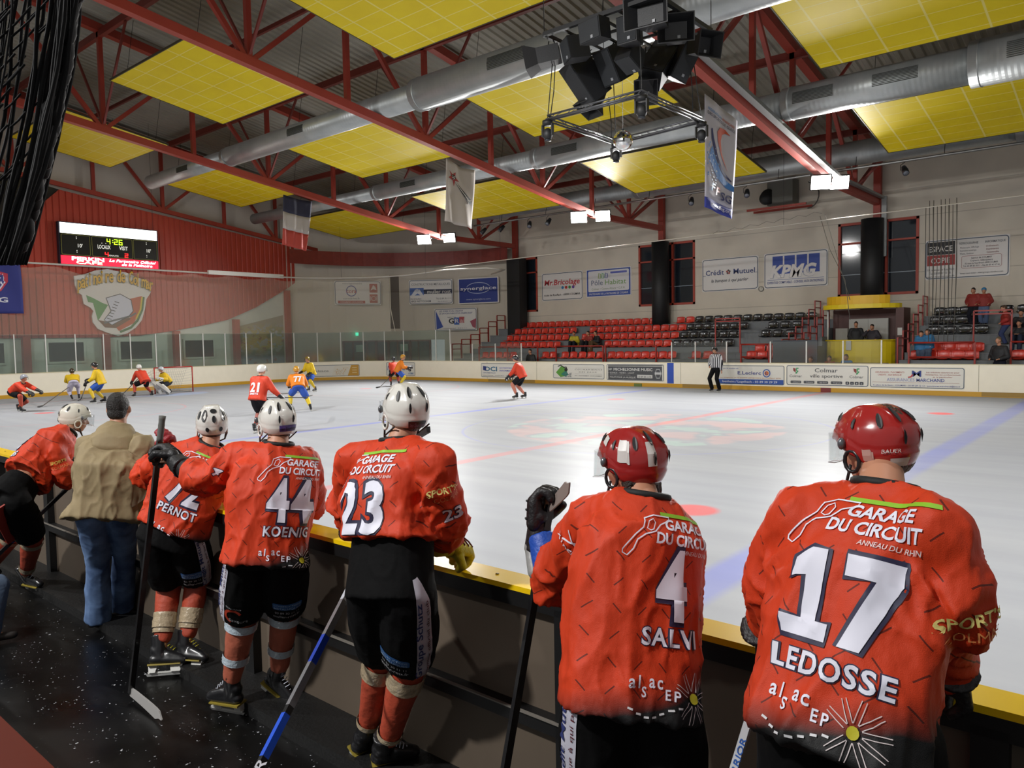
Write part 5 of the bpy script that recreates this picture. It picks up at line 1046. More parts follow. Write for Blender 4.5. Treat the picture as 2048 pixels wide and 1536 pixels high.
def shell(head, hf, hu, c, name_, parent, org, near=True, style=0, visor=True, sticker=None, hs=1.0):
    """hockey helmet: ridged shell, vents, ear guards, strap, visor. local axes x right, y forward, z up"""
    hx = hf.cross(hu).normalized(); M_ = lambda x, y, z: head - org + (hx * x + hf * y + hu * z) * hs
    t = bpy.data.objects.new('helmet', None); COL.objects.link(t); t.parent = parent
    a_, b_, c_ = .102, .130, .122; M = mat(c, .22, coat=.5, key=('helm', c)); D = mat('101114', .5)
    def zedge(th):   # th: 0 = forward
        k = math.cos(th); return .012 if k > .75 else (-.078 if k < -.35 else .012 + (-.07 - .012) * max(0, min(1, (.75 - k) / .9)))
    def S(th, f, off=0):
        ph = f * math.acos(max(-.95, min(.95, zedge(th) / c_))); x, y, z = math.sin(th) * math.sin(ph), math.cos(th) * math.sin(ph), math.cos(ph)
        r = 1 - .035 * math.exp(-((abs(th if th < 3.1416 else 6.2832 - th) - 1.45) / .07) ** 2) * (f > .3) + .055 * math.exp(-((abs(x) - .42) / .10) ** 2) * (1 if z > .15 else max(0, z / .15 + .3)) - .02 * math.exp(-(x / .16) ** 2) * max(0, z) + (.035 if f > .80 else 0) * (1 if math.cos(th) < .6 else .4) + .02 * math.sin(3 * th) ** 2 * (.5 < f < .8)
        if style and y > .2: r += .03 * max(0, y - .2)
        return M_(x * a_ * r * (1 + off), y * b_ * r * (1 + off) - .005, z * c_ * r * (1 + off))
    nu, nv = (56, 30) if near else (18, 8)
    o = MB().grid(lambda u, v: S(u * 6.28318, max(.001, v)), nu, nv, M, cu=True).build('shell', None, t); md = o.modifiers.new('t', 'SOLIDIFY'); md.thickness = .012 if near else .015; md.offset = -1
    if near:
        vb = MB(); vents = [(th, f0, f1, w) for th, f0, f1, w in ((2.75, .25, .5, .10), (3.53, .25, .5, .10), (2.75, .58, .74, .08), (3.53, .58, .74, .08), (2.2, .35, .55, .09), (4.08, .35, .55, .09), (1.45, .45, .62, .07), (4.83, .45, .62, .07), (.7, .5, .68, .1), (5.58, .5, .68, .1))]
        if style == 2: vents = [(3.14, .30, .44, .12), (3.14, .50, .68, .09), (2.5, .35, .66, .12), (3.78, .35, .66, .12), (2.0, .38, .6, .08), (4.28, .38, .6, .08), (2.7, .78, .9, .12), (3.58, .78, .9, .12)]
        for th, f0, f1, w in vents:
            n = 10; P = [(th + w * math.cos(6.283 * i / n) * (1.1 if style == 2 else .55) / max(.3, (f0 + f1) / 2 * 1.3), (f0 + f1) / 2 + (f1 - f0) / 2 * math.sin(6.283 * i / n)) for i in range(n)]
            MB().add([S(a, f, .035) for a, f in P], [tuple(range(n))], D).build('vent', None, t, fix=False)
        for s in (-1, 1):
            th = s * 1.75; e = MB(); q = [M_(s * (a_ - .006), .022 + .026 * math.cos(k * .5236), -.058 + .034 * math.sin(k * .5236)) for k in range(12)]; e.tube(q, .006, mat(c if c[0] != '9' else '1a1a1c', .3), 8, closed=True, cap=False); e.build('ear_guard', None, t)
        st = MB()
        for s in (-1, 1): st.tube([M_(s * .094, .03, -.07), M_(s * .085, .06, -.13), M_(0, .085, -.168)], .005, M_BLK, 6); st.tube([M_(s * .088, -.06, -.075), M_(s * .088, .055, -.128)], .004, M_BLK, 6)
        st.build('chin_strap', None, t)
    if visor:
        vm = VIS; o = MB().grid(lambda u, v: M_(math.sin((u - .5) * 2.7) * .116, math.cos((u - .5) * 2.7) * .150 - .002 + .012 * v, .035 - .105 * v + .02 * abs(u - .5) * 2 * v), 22 if near else 8, 6 if near else 2, vm).build('visor', None, t, fix=False); md = o.modifiers.new('t', 'SOLIDIFY'); md.thickness = .003
        if near:
            rm = MB(); rm.tube([M_(math.sin((u - .5) * 2.7) * .117, math.cos((u - .5) * 2.7) * .151 + .010, -.070 + .02 * abs(u - .5) * 2) for u in [i / 14 for i in range(15)]], .0018, mat('c9ced2', .2), 5); rm.build('visor_rim', None, t)
            for s in (-1, 1): MB().ball(M_(s * .107, .045, .0), (.012, .012, .018), mat('6a6c70', .3, .6), None, 8, 6).build('visor_screw', None, t)
    if sticker and near:
        for kind, th, f0, w, hgt, col, txt_, tc_ in sticker:
            b = MB(); n = 8; P = [S(th + (i / n - .5) * w, f0, .02) for i in range(n + 1)] + [S(th + (i / n - .5) * w, f0 + hgt, .02) for i in range(n, -1, -1)]
            N = n + 1; V = [S(th + (i / n - .5) * w, f0 + hgt * j, .03) for j in (0, .5, 1) for i in range(N)]
            if col: b.add(V, [(j * N + i, j * N + i + 1, (j + 1) * N + i + 1, (j + 1) * N + i) for j in range(2) for i in range(n)], mat(col, .4)); b.build('sticker', None, t, fix=False)
            if txt_:
                vs, fs, W_ = letters(txt_, .01, .2, 2); L = MB(); L.add([S(th + (.5 - x / W_) * w * .85, f0 + hgt * (.78 - .56 * y), .04) for x, y in vs], fs, mat(tc_, .5)); L.build('sticker_lettering', None, t, fix=False)
    return t
VIS = None
def _vis():
    m = bpy.data.materials.new('visor'); m.use_nodes = True; nt = m.node_tree; nt.nodes.clear(); o = nt.nodes.new('ShaderNodeOutputMaterial'); tr = nt.nodes.new('ShaderNodeBsdfTransparent'); gl = nt.nodes.new('ShaderNodeBsdfGlossy'); gl.inputs['Roughness'].default_value = .05; tr.inputs[0].default_value = (.93, .94, .94, 1)
    lw = nt.nodes.new('ShaderNodeLayerWeight'); lw.inputs[0].default_value = .35; mr = nt.nodes.new('ShaderNodeMapRange'); mr.inputs[3].default_value = .02; mr.inputs[4].default_value = .14; x = nt.nodes.new('ShaderNodeMixShader'); nt.links.new(lw.outputs['Facing'], mr.inputs[0]); nt.links.new(mr.outputs[0], x.inputs[0]); nt.links.new(tr.outputs[0], x.inputs[1]); nt.links.new(gl.outputs[0], x.inputs[2]); nt.links.new(x.outputs[0], o.inputs[0]); return m
VIS = _vis()
def jersey_mat(base, s, u, neck, dark=True, ticks=True, d2=None, fade=(-.655, -.565)):
    g = NT('jersey'); 
    def dot(v, c): n = g.t.nodes.new('ShaderNodeVectorMath'); n.operation = 'DOT_PRODUCT'; g._in(n.inputs[0], g.tc); n.inputs[1].default_value = v; return g.math('SUBTRACT', n.outputs['Value'], c)
    x = dot(s, Vector(s).dot(neck)); y = dot(u, Vector(u).dot(neck)); col = g.mix(g.rng(g.noise(3, 3), .3, .7), tuple(k * .92 for k in lin(base)), tuple(min(1, k * 1.08) for k in lin(base)))
    if ticks:
        U = g.math('DIVIDE', x, .082); V = g.math('DIVIDE', y, .082); fu, fv = g.math('SUBTRACT', g.math('FRACT', U), .5), g.math('SUBTRACT', g.math('FRACT', V), .5)
        par = g.math('SUBTRACT', g.math('MULTIPLY', g.math('ABSOLUTE', g.math('MODULO', g.math('ADD', g.math('FLOOR', U), g.math('FLOOR', V)), 2)), 2), 1)
        a = g.math('ADD', fu, g.math('MULTIPLY', par, fv)); b_ = g.math('SUBTRACT', fu, g.math('MULTIPLY', par, fv))
        tick = g.math('MULTIPLY', g.math('LESS_THAN', g.math('ABSOLUTE', a), .035), g.math('LESS_THAN', g.math('ABSOLUTE', b_), .33)); col = g.mix(g.math('MULTIPLY', tick, .8), col, lin('2a0f0c'))
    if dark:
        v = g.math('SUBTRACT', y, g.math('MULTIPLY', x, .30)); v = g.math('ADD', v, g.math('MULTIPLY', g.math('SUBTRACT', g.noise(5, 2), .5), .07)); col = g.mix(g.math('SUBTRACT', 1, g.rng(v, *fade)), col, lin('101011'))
    n1 = g.noise(9, 3, g.scalev(g.tc, (1, 1, .5))); n2 = g.noise(420, 1); g.bump(g.math('ADD', n1, g.math('MULTIPLY', n2, .04)), .6, .03)
    return g.set(Base_Color=col, Roughness=.62, Sheen_Weight=.0, Specular_IOR_Level=.35)
def glove(wr, hd, pn, c, parent, org, curl=1.0, side=1, near=True, cuffc=None, G=1.32):
    """hockey glove on wrist wr: hd hand direction, pn palm normal, side = +1 right / -1 left"""
    hd = Vector(hd).normalized(); pn = Vector(pn); pn = (pn - hd * pn.dot(hd)).normalized(); sx = hd.cross(pn) * side; b = MB(); m = mat(c, .5, bump=.25, bscale=60, key=('glove', c)); W = wr - org
    P = lambda x, y, z: W + (sx * x + hd * y + pn * z) * G
    n = 10 if near else 6
    for x, r in ((-.032, .026), (0, .029), (.032, .026)): capsule(b, P(x, .015, -.012), r * G, P(x * 1.1, .085, -.014), r * .95 * G, n)
    capsule(b, P(-.03, .04, .008), .024 * G, P(.03, .04, .008), .024 * G, n)
    for i, x in enumerate((-.042, -.014, .014, .041)):
        l = (.030, .036, .035, .028)[i] * G; p = P(x, .098, -.012); ang = 0; q = p
        for j in range(3):
            ang += (.55, .95, .8)[j] * curl; d = hd * math.cos(ang) + pn * math.sin(ang); e = q + d * l * (1.0, .95, .7)[j]; capsule(b, q, (.0165 - .001 * j) * G, e, (.0155 - .001 * j) * G, n); q = e
    t0 = P(-.045 * 1, .03, .008); t1 = t0 + (sx * -.35 + hd * .5 + pn * .55).normalized() * .045 * G; capsule(b, t0, .019 * G, t1, .017 * G, n); capsule(b, t1, .017 * G, t1 + (sx * .45 + hd * .5 + pn * .6).normalized() * .034 * G, .014 * G, n)
    g_ = fuse('glove', b, .0065 if near else .012, 2 if near else 1, m, parent, sf=.4)
    cb_ = MB(); capsule(cb_, P(0, -.075, 0), .072, P(0, .012, -.003), .056, 14, .12, pn, (0, 1)); k = fuse('cuff', cb_, .008 if near else .014, 2, mat(cuffc or c, .5, bump=.25, bscale=60), g_, sf=.4)
    if near:
        r = MB()
        for y in (.03, .058, .086): r.tube([P(x, y, -.014 - math.sqrt(max(0, .032 ** 2 - (x * .5) ** 2))) for x in (-.05, -.025, 0, .025, .05)], .0045, mat('1c1c1f', .6) if c < '5' else mat('5a1016', .5), 5)
        r.build('finger_roll', None, g_)
    return g_
def skate(ank, toe, up, parent, org, near=True, c='131316', lace='c8ccd8'):
    toe = Vector(toe).normalized(); up = Vector(up); up = (up - toe * up.dot(toe)).normalized(); sx = toe.cross(up); A = ank - org; P = lambda x, y, z: A + sx * x + toe * y + up * z
    b = MB(); n = 12 if near else 6; capsule(b, P(0, -.03, .0), .046, P(0, .01, -.06), .042, n); capsule(b, P(0, -.035, -.06), .043, P(0, .15, -.075), .036, n, .1, up); capsule(b, P(0, -.02, .10), .055, P(0, -.01, 0), .047, n, .0, up, (0, 1)); capsule(b, P(0, .05, -.035), .036, P(0, .13, -.062), .034, n)
    s = fuse('skate', b, .008 if near else .016, 2, mat(c, .35, coat=.3, key=('skate', c)), parent, sf=.4)
    h = MB(); W = mat('b9b9b4', .4)
    for y0, y1 in ((-.07, -.01), (.07, .15)): h.poly([P(-.018, y0, -.10), P(-.018, y1, -.10), P(-.010, y1 - .012, -.145), P(-.010, y0 + .008, -.145)], sx * .036, W)
    h.poly([P(-.008, -.075, -.138), P(-.008, .16, -.138), P(-.008, .155, -.150), P(-.008, -.07, -.150)], sx * .016, W); h.build('blade_holder', None, s)
    MB().poly([P(-.0018, -.085, -.150), P(-.0018, .175, -.150), P(-.0018, .16, -.166), P(-.0018, -.075, -.166)], sx * .0036, M_STEEL).build('blade', None, s)
    if near:
        l = MB()
        for i in range(6): y = .125 - .018 * i; z = -.028 + .0135 * i - (.012 if i < 2 else 0); l.tube([P(-.022, y - .006, z - .006), P(0, y + .004, z + .008), P(.022, y - .006, z - .006)], .0028, mat(lace, .6), 5)
        l.build('laces', None, s); MB().poly([P(-.044, -.07, -.088), P(-.044, .14, -.094), P(-.044, .14, -.102), P(-.044, -.07, -.100)], sx * .088, mat('8a7a30', .4)).build('sole_band', None, s)
    return s
def stick(p, q, blade_to, label, c='101012', tape='0c0c0e', bladec='0f0f10', bands=(), face=None, txt_=None, butt=None):
    """hockey stick from butt p to heel q, blade from the heel towards blade_to"""
    p, q, e = Vector(p), Vector(q), Vector(blade_to); t = thing('hockey_stick', label, 'hockey stick', q); d = (p - q).normalized(); L = (p - q).length; bd = (e - q).normalized(); n = bd.cross(Vector((0, 0, 1)) if abs(bd.z) < .9 else Vector((0, 1, 0))).normalized()
    up = (face or Vector((0, -1, 0)))
    MB().bar(Vector((0, 0, 0)), d * (L - .16), .022, .032, mat(c, .3, coat=.4, key=('shaft', c)), up=n).build('shaft', None, t)
    b = MB(); pts = [d * (L - .16 + .02 * k) for k in range(9)]; b.tube(pts, [.019 + .0015 * (k % 2) for k in range(8)] + [.022], mat(butt or tape, .8), 10); b.build('grip_tape', None, t)
    bl = MB(); BL = (e - q).length; W_ = .068; upv = (d - bd * d.dot(bd)).normalized(); N = 10; V = []
    for i in range(N + 1):
        s = i / N; c0 = bd * (BL * s) + n * (.018 * s * s); h = W_ * (.75 + .3 * s) * (1 if s < .85 else max(.35, 1 - ((s - .85) / .15) ** 2 * .7)); th = .006 - .002 * s
        for a, z in ((-1, -.15), (1, -.15), (1, .85), (-1, .85)): V.append(c0 + n * (th * a) + upv * (h * z - .012 + .02 * (s > .85) * (z < 0)))
    bl.add(V, [(4 * i + k, 4 * i + (k + 1) % 4, 4 * i + 4 + (k + 1) % 4, 4 * i + 4 + k) for i in range(N) for k in range(4)] + [(0, 1, 2, 3), tuple(4 * N + k for k in range(4))], mat(bladec, .6)); bl.build('blade', None, t)
    for f0, f1, col in bands: MB().bar(d * (L * f0), d * (L * f1), .0235, .0335, mat(col, .35, coat=.3, key=('band', col)), up=n).build('shaft_band', None, t)
    if txt_:
        for s_, f0, hgt, col in txt_:
            vs, fs, W2 = letters(s_, .02, .15, 2); v = d; side = None
            view = (EYE - q).normalized(); sd = d.cross(view).normalized(); nf = sd.cross(d).normalized()
            MB().add([d * (L * f0 + x * hgt) + sd * ((y - .5) * hgt * .62) * -1 + nf * .0185 for x, y in vs], fs, mat(col, .5)).build('lettering', None, t, fix=False)
    return t
def person(label, J, yaw, kit, near=True, group=None, hem=.70, scale=1.0, name='person', headyaw=None, headpitch=0):
    """J: joint name -> world position; kit: dict of clothing"""
    f = Vector((-math.sin(math.radians(yaw)), math.cos(math.radians(yaw)), 0)); org = Vector((J['pel'].x, J['pel'].y, 0)); t = thing(name, label, 'person', org, 0, group)
    K = {k: (v - org) for k, v in J.items()}; pel, neck, hd = K['pel'], K['neck'], K['head']; u = (neck - pel).normalized(); f2 = (f - u * f.dot(u)).normalized(); s = f2.cross(u).normalized()
    hy = math.radians(yaw if headyaw is None else headyaw); hf = Vector((-math.sin(hy) * math.cos(math.radians(headpitch)), math.cos(hy) * math.cos(math.radians(headpitch)), math.sin(math.radians(headpitch)))); hu = Vector((0, 0, 1)); hu = (hu - hf * hu.dot(hf)).normalized(); hx = hf.cross(hu)
    ch = K.get('chest', pel.lerp(neck, .6)); n = 14 if near else 8; vox = .011 if near else .024; Lt = (neck - pel).length
    hq = kit.get('hs', 1.0)
    # ---- body: one continuous skin with head, neck, trunk, arms, hands, legs
    b = MB(); H = lambda x, y, z: hd + (hx * x + hf * y + hu * z) * hq
    b.ball(H(0, -.012, .02), (.074, .094, .096), None, Matrix((hx, hf, hu)).transposed(), 16, 11); capsule(b, H(0, .035, -.045), .056, H(0, .05, -.072), .040, n); capsule(b, H(0, .0, -.03), .065, H(0, .03, -.02), .066, n)
    capsule(b, H(0, .090, .008), .011, H(0, .108, -.022), .014, 8); capsule(b, H(-.028, .078, .03), .016, H(.028, .078, .03), .016, 8); capsule(b, H(-.018, .088, -.052), .011, H(.018, .088, -.052), .011, 8)
    for sg in (-1, 1): b.ball(H(sg * .080, -.008, -.005), (.012, .019, .031), None, Matrix((hx, hf, hu)).transposed(), 8, 6); capsule(b, H(sg * .04, .06, -.02), .026, H(sg * .03, .06, -.04), .024, 8)
    capsule(b, hd - hu * .04 - hf * .015, .056, neck + (hd - neck) * .1 - u * .03, .064, n); bw = .14
    loft(b, [(pel - u * .05, s * .14, f2 * .10), (pel + u * .08, s * .13, f2 * .10), (ch, s * .16, f2 * .11), (neck - u * .06, s * .14, f2 * .09), (neck - u * .0, s * .06, f2 * .06)], 16)
    for S_ in 'LR':
        capsule(b, K['sh' + S_], .052, K['el' + S_], .042, n); capsule(b, K['el' + S_], .042, K['wr' + S_], .028, n); h0 = K['wr' + S_]; hdir = (K['ha' + S_] - h0) if 'ha' + S_ in K else (h0 - K['el' + S_]); hdir = hdir.normalized()
        pn = (Vector((0, 0, -1)) - hdir * -hdir.z); pn = pn.normalized() if pn.length > .1 else f2; sx = hdir.cross(pn) * (1 if S_ == 'R' else -1)
        b.ball(h0 + hdir * .05, (.036, .05, .020), None, Matrix((sx, hdir, pn)).transposed(), 10, 7)
        if near:
            for i, x in enumerate((-.028, -.010, .009, .027)):
                q = h0 + hdir * .09 + sx * x; e1 = q + (hdir * .8 + pn * .5).normalized() * (.034, .040, .038, .030)[i]; capsule(b, q, .0088, e1, .0082, 8); capsule(b, e1, .0082, e1 + (hdir * .3 + pn).normalized() * .028, .0075, 8)
            capsule(b, h0 + hdir * .03 - sx * .03, .012, h0 + hdir * .075 - sx * .058 + pn * .02, .009, 8)
        capsule(b, K['hi' + S_], .085, K['kn' + S_], .056, n); capsule(b, K['kn' + S_], .055, K['an' + S_], .036, n); hk = kit['type'] == 'hockey'; capsule(b, K['an' + S_] - Vector((0, 0, .02)), .034, K['an' + S_] + K_toe(K, S_, f) * (.01 if hk else .12) - Vector((0, 0, .025 if hk else .045)), .022 if hk else .026, n)
    body = fuse('body', b, .0095 if near else .022, 2 if near else 1, mat(kit.get('skin', 'b98468'), .5, key=('skin', kit.get('skin'))), t, sf=.4)
    if near:
        for sg in (-1, 1): MB().ball(H(sg * .031, .083, .012), (.011, .009, .009), mat('e0dcd6', .2), None, 10, 7).build('eye', None, t); MB().ball(H(sg * .031, .090, .012), (.005, .004, .005), mat('2a1c14', .1), None, 8, 6).build('pupil', None, t)
    # ---- hair
    if kit.get('hair', '14100e'):
        b = MB(); R3 = Matrix((hx, hf, hu)).transposed(); hc = kit.get('hair', '14100e'); b.ball(H(0, -.022, .034), (.080, .098, .100), None, R3, 16, 11); b.ball(H(0, -.055, -.025), (.070, .060, .058), None, R3, 12, 9)
        if kit.get('longhair'):
            for i in range(9): a = -1.9 + 3.8 * i / 8; capsule(b, H(math.sin(a) * .075, -.035 - .03 * math.cos(a), -.06), .022, H(math.sin(a) * .085, -.04 - .035 * math.cos(a), -.10 - .015 * (i % 2)), .012, 8)
        fuse('hair', b, .007 if near else .02, 1, mat(hc, .5, bump=.7, bscale=140, key=('hair', hc)), t, wr=(lambda p, n_: .003 * noise.noise(p * 90)) if near else None, sf=.4)
    # ---- top
    A = kit.get('bulk', 1.0); top = kit['top']; b = MB(); hemc = neck - u * hem; tw = kit.get('tw', 1.0); hw = kit.get('hemw', .235) * A
    loft(b, [(hemc, s * hw * 1.02, f2 * .185 * A), (hemc.lerp(ch, .1), s * hw, f2 * .18 * A), (hemc.lerp(ch, .35), s * .225 * A, f2 * .168 * A), (ch, s * .238 * A * tw, f2 * .165 * A), (neck - u * .13, s * .232 * A * tw, f2 * .150 * A), (neck - u * .05, s * .155 * A, f2 * .105), (neck + u * .012, s * .082, f2 * .078)], 32)
    for S_ in 'LR':
        capsule(b, neck - u * .055 + s * (.08 if S_ == 'R' else -.08), .078 * A, K['sh' + S_], .088 * A, n); capsule(b, K['sh' + S_], .092 * A, K['el' + S_], .088 * A, n); cuff = K['el' + S_].lerp(K['wr' + S_], kit.get('sleeve', .9)); capsule(b, K['el' + S_], .088 * A, cuff, .062 * A, n, 0, None, (1, 0))
    T = kit['topmat'](s, u, neck) if callable(kit.get('topmat')) else (kit.get('topmat') or mat(top, .65, bump=.35, bscale=14, key=('top', top)))
    fa, fb = folds(u, .017 if near else .005, 12, seed=pel.x * 3), folds((K['elL'] - K['shL']) or u, .024, 17, seed=2)
    def wr(p, nn):
        d = min((p - K['elL']).length, (p - K['elR']).length, (p - K['shL'] + u * .16).length * 1.1, (p - K['shR'] + u * .16).length * 1.1); k = math.exp(-(d / .13) ** 2); return fa(p, nn) * (1 + .9 * k) + fb(p, nn) * k
    J_ = fuse(kit.get('topname', 'jersey'), b, vox, 6 if near else 2, T, t, wr if near else None)
    if 'collar' in kit:
        c = MB(); c.tube([neck + u * (.020 + .010 * math.cos(a)) + s * (.080 * math.sin(a)) + f2 * (.074 * math.cos(a)) for a in [6.283 * i / 18 for i in range(18)]], .013, mat(kit['collar'], .7), 8, closed=True, cap=False); c.build('collar', None, t)
    # ---- lower body
    lc = kit['pants']; long_ = kit.get('long', False); b = MB(); pw = kit.get('pw', 1.0)
    loft(b, [(pel - u * .10, s * .200 * pw, f2 * .14 * pw), (pel + u * .02, s * .19 * pw, f2 * .135 * pw), (pel + u * (kit.get('pantup', .12)), s * kit.get('waistw', .17) * pw, f2 * .12 * pw)], 24)
    for S_ in 'LR':
        e = K['kn' + S_].lerp(K['hi' + S_], .12); 
        if long_: capsule(b, K['hi' + S_], .118 * pw, K['kn' + S_], .086, n); capsule(b, K['kn' + S_], .084, K['an' + S_] - Vector((0, 0, .03)), kit.get('cuffr', .082), n, 0, None, (1, 0))
        else: capsule(b, K['hi' + S_], .112 * pw, K['hi' + S_].lerp(e, .5), .128 * pw, n); capsule(b, K['hi' + S_].lerp(e, .5), .128 * pw, e, .112 * pw, n, 0, None, (1, 0))
    fuse(kit.get('pantname', 'shorts'), b, vox, 5 if near else 2, kit.get('pantmat') or mat(lc, .8, bump=.3, bscale=12, spec=.15, key=('pants', lc)), t, folds(u, .006, 12, 5) if near else None)
    if kit['type'] == 'hockey':
        for S_ in 'LR':
            sc = kit.get('socks', 'a8432c'); a, c = K['kn' + S_], K['an' + S_] + (K['kn' + S_] - K['an' + S_]).normalized() * .05; dd = (c - a); b = MB(); fr = K_toe(K, S_, f)
            capsule(b, a + (K['hi' + S_] - a) * .12, .080, a, .082, n); capsule(b, a, .084, a + dd * .3, .080, n); capsule(b, a + dd * .3, .081, c, .050, n, 0, None, (1, 0)); capsule(b, a + fr * .012, .07, a + dd * .9 + fr * .01, .052, n)
            so = fuse('sock', b, vox, 3, mat(sc, .6, bump=.3, bscale=20, var=.1, vscale=9, key=('sock', sc)), t, folds(dd, .003, 22) if near else None)
            if near:
                for fr_, wd, rr in kit.get('tape', ((.02, .055, .090), (.78, .06, .066))):
                    p0, p1 = a + dd * fr_, a + dd * (fr_ + wd / dd.length); tb = MB(); tb.tube([p0.lerp(p1, k / 5) for k in range(6)], [rr + .002 * math.sin(k * 2.5) for k in range(6)], kit.get('tapemat') or mat('a8977c', .3, coat=.5, bump=.5, bscale=30), 20, cap=False); tb.build('shin_tape', None, so)
            skate(K['an' + S_], K_toe(K, S_, f), K['kn' + S_] - K['an' + S_] if not kit.get('flatfoot') else Vector((0, 0, 1)), t, Vector((0, 0, 0)), near, lace=kit.get('lace', 'c8ccd8'))
            if kit.get('gloves', True):
                w = K['wr' + S_]; hdir = (K['ha' + S_] - w) if 'ha' + S_ in K else (w - K['el' + S_]); pn = K['pn' + S_] + org if 'pn' + S_ in K else (s * (-1 if S_ == 'R' else 1) * .4 + Vector((0, 0, -1)) + f2 * .2)
                glove(w, hdir, pn, kit['glove' + S_] if 'glove' + S_ in kit else kit.get('glove', '131315'), t, Vector((0, 0, 0)), kit.get('curl', 1.0), 1 if S_ == 'R' else -1, near)
    else:
        for S_ in 'LR':
            b = MB(); an = K['an' + S_]; tt = K_toe(K, S_, f); capsule(b, an - tt * .05 - Vector((0, 0, .04)), .043, an + tt * .17 - Vector((0, 0, .05)), .036, n, .15, Vector((0, 0, 1))); capsule(b, an - Vector((0, 0, .05)), .044, an + Vector((0, 0, .01)), .045, n); fuse('shoe', b, .01 if near else .022, 2, mat(kit.get('shoe', '1a1614'), .5), t, sf=.4)
    if kit.get('helmet'): shell(hd + hu * .022, hf, hu, kit['helmet'], 'helmet', t, Vector((0, 0, 0)), near, kit.get('hstyle', 0), kit.get('visor', True), kit.get('sticker'), kit.get('hs', 1.0))
    if kit.get('cap'):
        b = MB(); b.ball(H(0, -.015, .045), (.092, .108, .088), None, Matrix((hx, hf, hu)).transposed(), 14, 9); fuse('knitted_cap', b, .01 if near else .02, 1, mat(kit['cap'], .8), t)
    t['_s'] = 0; del t['_s']
    return dict(root=t, J=J_, K=K, s=s, u=u, f=f2, neck=neck, pel=pel, hd=hd, org=org)
def K_toe(K, S_, f): return (K['to' + S_] - K['an' + S_]).normalized() if 'to' + S_ in K else f
# ---------------------------------------------------------------- prints that follow the cloth
class Print:
    """flat artwork (metres; x right, y up from the neck) wrapped onto a garment around an axis"""
    def __init__(s, o, org, axis, back, R=.22): s.o = o; s.org = Vector(org); s.ax = Vector(axis).normalized(); b = Vector(back); s.bk = (b - s.ax * b.dot(s.ax)).normalized(); s.sx = s.ax.cross(s.bk); s.R = R; me = o.data; s.bvh = BVHTree.FromPolygons([v.co for v in me.vertices], [p.vertices for p in me.polygons])
    def put(s, name, parts, parent, flat=None):
        m = MB()
        for vs, fs, c, off in parts:
            b = bmesh.new(); V = [b.verts.new((x, y, 0)) for x, y in vs]
            for f_ in fs:
                try: b.faces.new([V[i] for i in f_])
                except ValueError: pass
            xs = [v[0] for v in vs]; ys = [v[1] for v in vs]; st = .014
            for lo, hi, no in ((min(xs), max(xs), Vector((1, 0, 0))), (min(ys), max(ys), Vector((0, 1, 0)))):
                k = math.floor(lo / st) + 1
                while k * st < hi: bmesh.ops.bisect_plane(b, geom=list(b.verts) + list(b.edges) + list(b.faces), plane_co=no * (k * st), plane_no=no); k += 1
            idx = {}; P = []
            for v in b.verts:
                th = v.co.x / s.R; o0 = s.org + s.ax * v.co.y; d = s.bk * math.cos(th) + s.sx * math.sin(th); fl = (name.startswith('sponsor') and s.R > .15) if flat is None else flat; h = s.bvh.ray_cast(o0 + s.sx * v.co.x + s.bk * .6, -s.bk, .9) if fl else s.bvh.ray_cast(o0, d, s.R * (2.5 if s.R > .15 else 1.9)); d = s.bk if fl else d; idx[v] = len(P); P.append((h[0] + d * off) if h[0] is not None else None)
            F = [tuple(idx[v] for v in f_.verts) for f_ in b.faces]; F = [f_ for f_ in F if all(P[i] is not None for i in f_) and max((P[f_[i]] - P[f_[i - 1]]).length for i in range(len(f_))) < (.11 if s.R > .15 else .06)]; m.add([p or Vector((0, 0, 0)) for p in P], F, mat(c, .55, key=('ink', c)), True); b.free()
        used = sorted({i for f_ in m.f for i in f_}); mp = {i: k for k, i in enumerate(used)}; m.v = [m.v[i] for i in used]; m.f = [[mp[i] for i in f_] for f_ in m.f]
        return m.build(name, None, parent, fix=False) if m.f else None
def tp(t_, x, y, h, c, w=None, bold=.012, shear=0, off=.0045, rot=0, center=True, sp=1.0):
    vs, fs, W = letters(t_, bold, shear, 3, sp); sx = (w / W) if w else h; cr, sr = math.cos(rot), math.sin(rot); o = -W * sx / 2 if center else 0
    return ([(x + (a * sx + o) * cr - b_ * h * sr, y + (a * sx + o) * sr + b_ * h * cr) for a, b_ in vs], fs, c, off)
def lp(pts, w, c, off=.0045, closed=False):
    n = len(pts); P = []; F = []
    for i, (x, y) in enumerate(pts):
        a = pts[(i - 1) % n] if (i or closed) else pts[i]; b_ = pts[(i + 1) % n] if (i < n - 1 or closed) else pts[i]; dx, dy = b_[0] - a[0], b_[1] - a[1]; l = math.hypot(dx, dy) or 1; P += [(x - dy / l * w / 2, y + dx / l * w / 2), (x + dy / l * w / 2, y - dx / l * w / 2)]
    for i in range(n if closed else n - 1): j = (i + 1) % n; F.append((2 * i, 2 * i + 1, 2 * j + 1, 2 * j))
    return (P, F, c, off)
def tri(v):
    from mathutils.geometry import tessellate_polygon
    return tessellate_polygon([[Vector((x, y, 0)) for x, y in v]])
def pp(pts, c, off=.004): return (pts, [tuple(range(len(pts)))], c, off)
INK = 'dcdcea'; NAVY = '23213f'
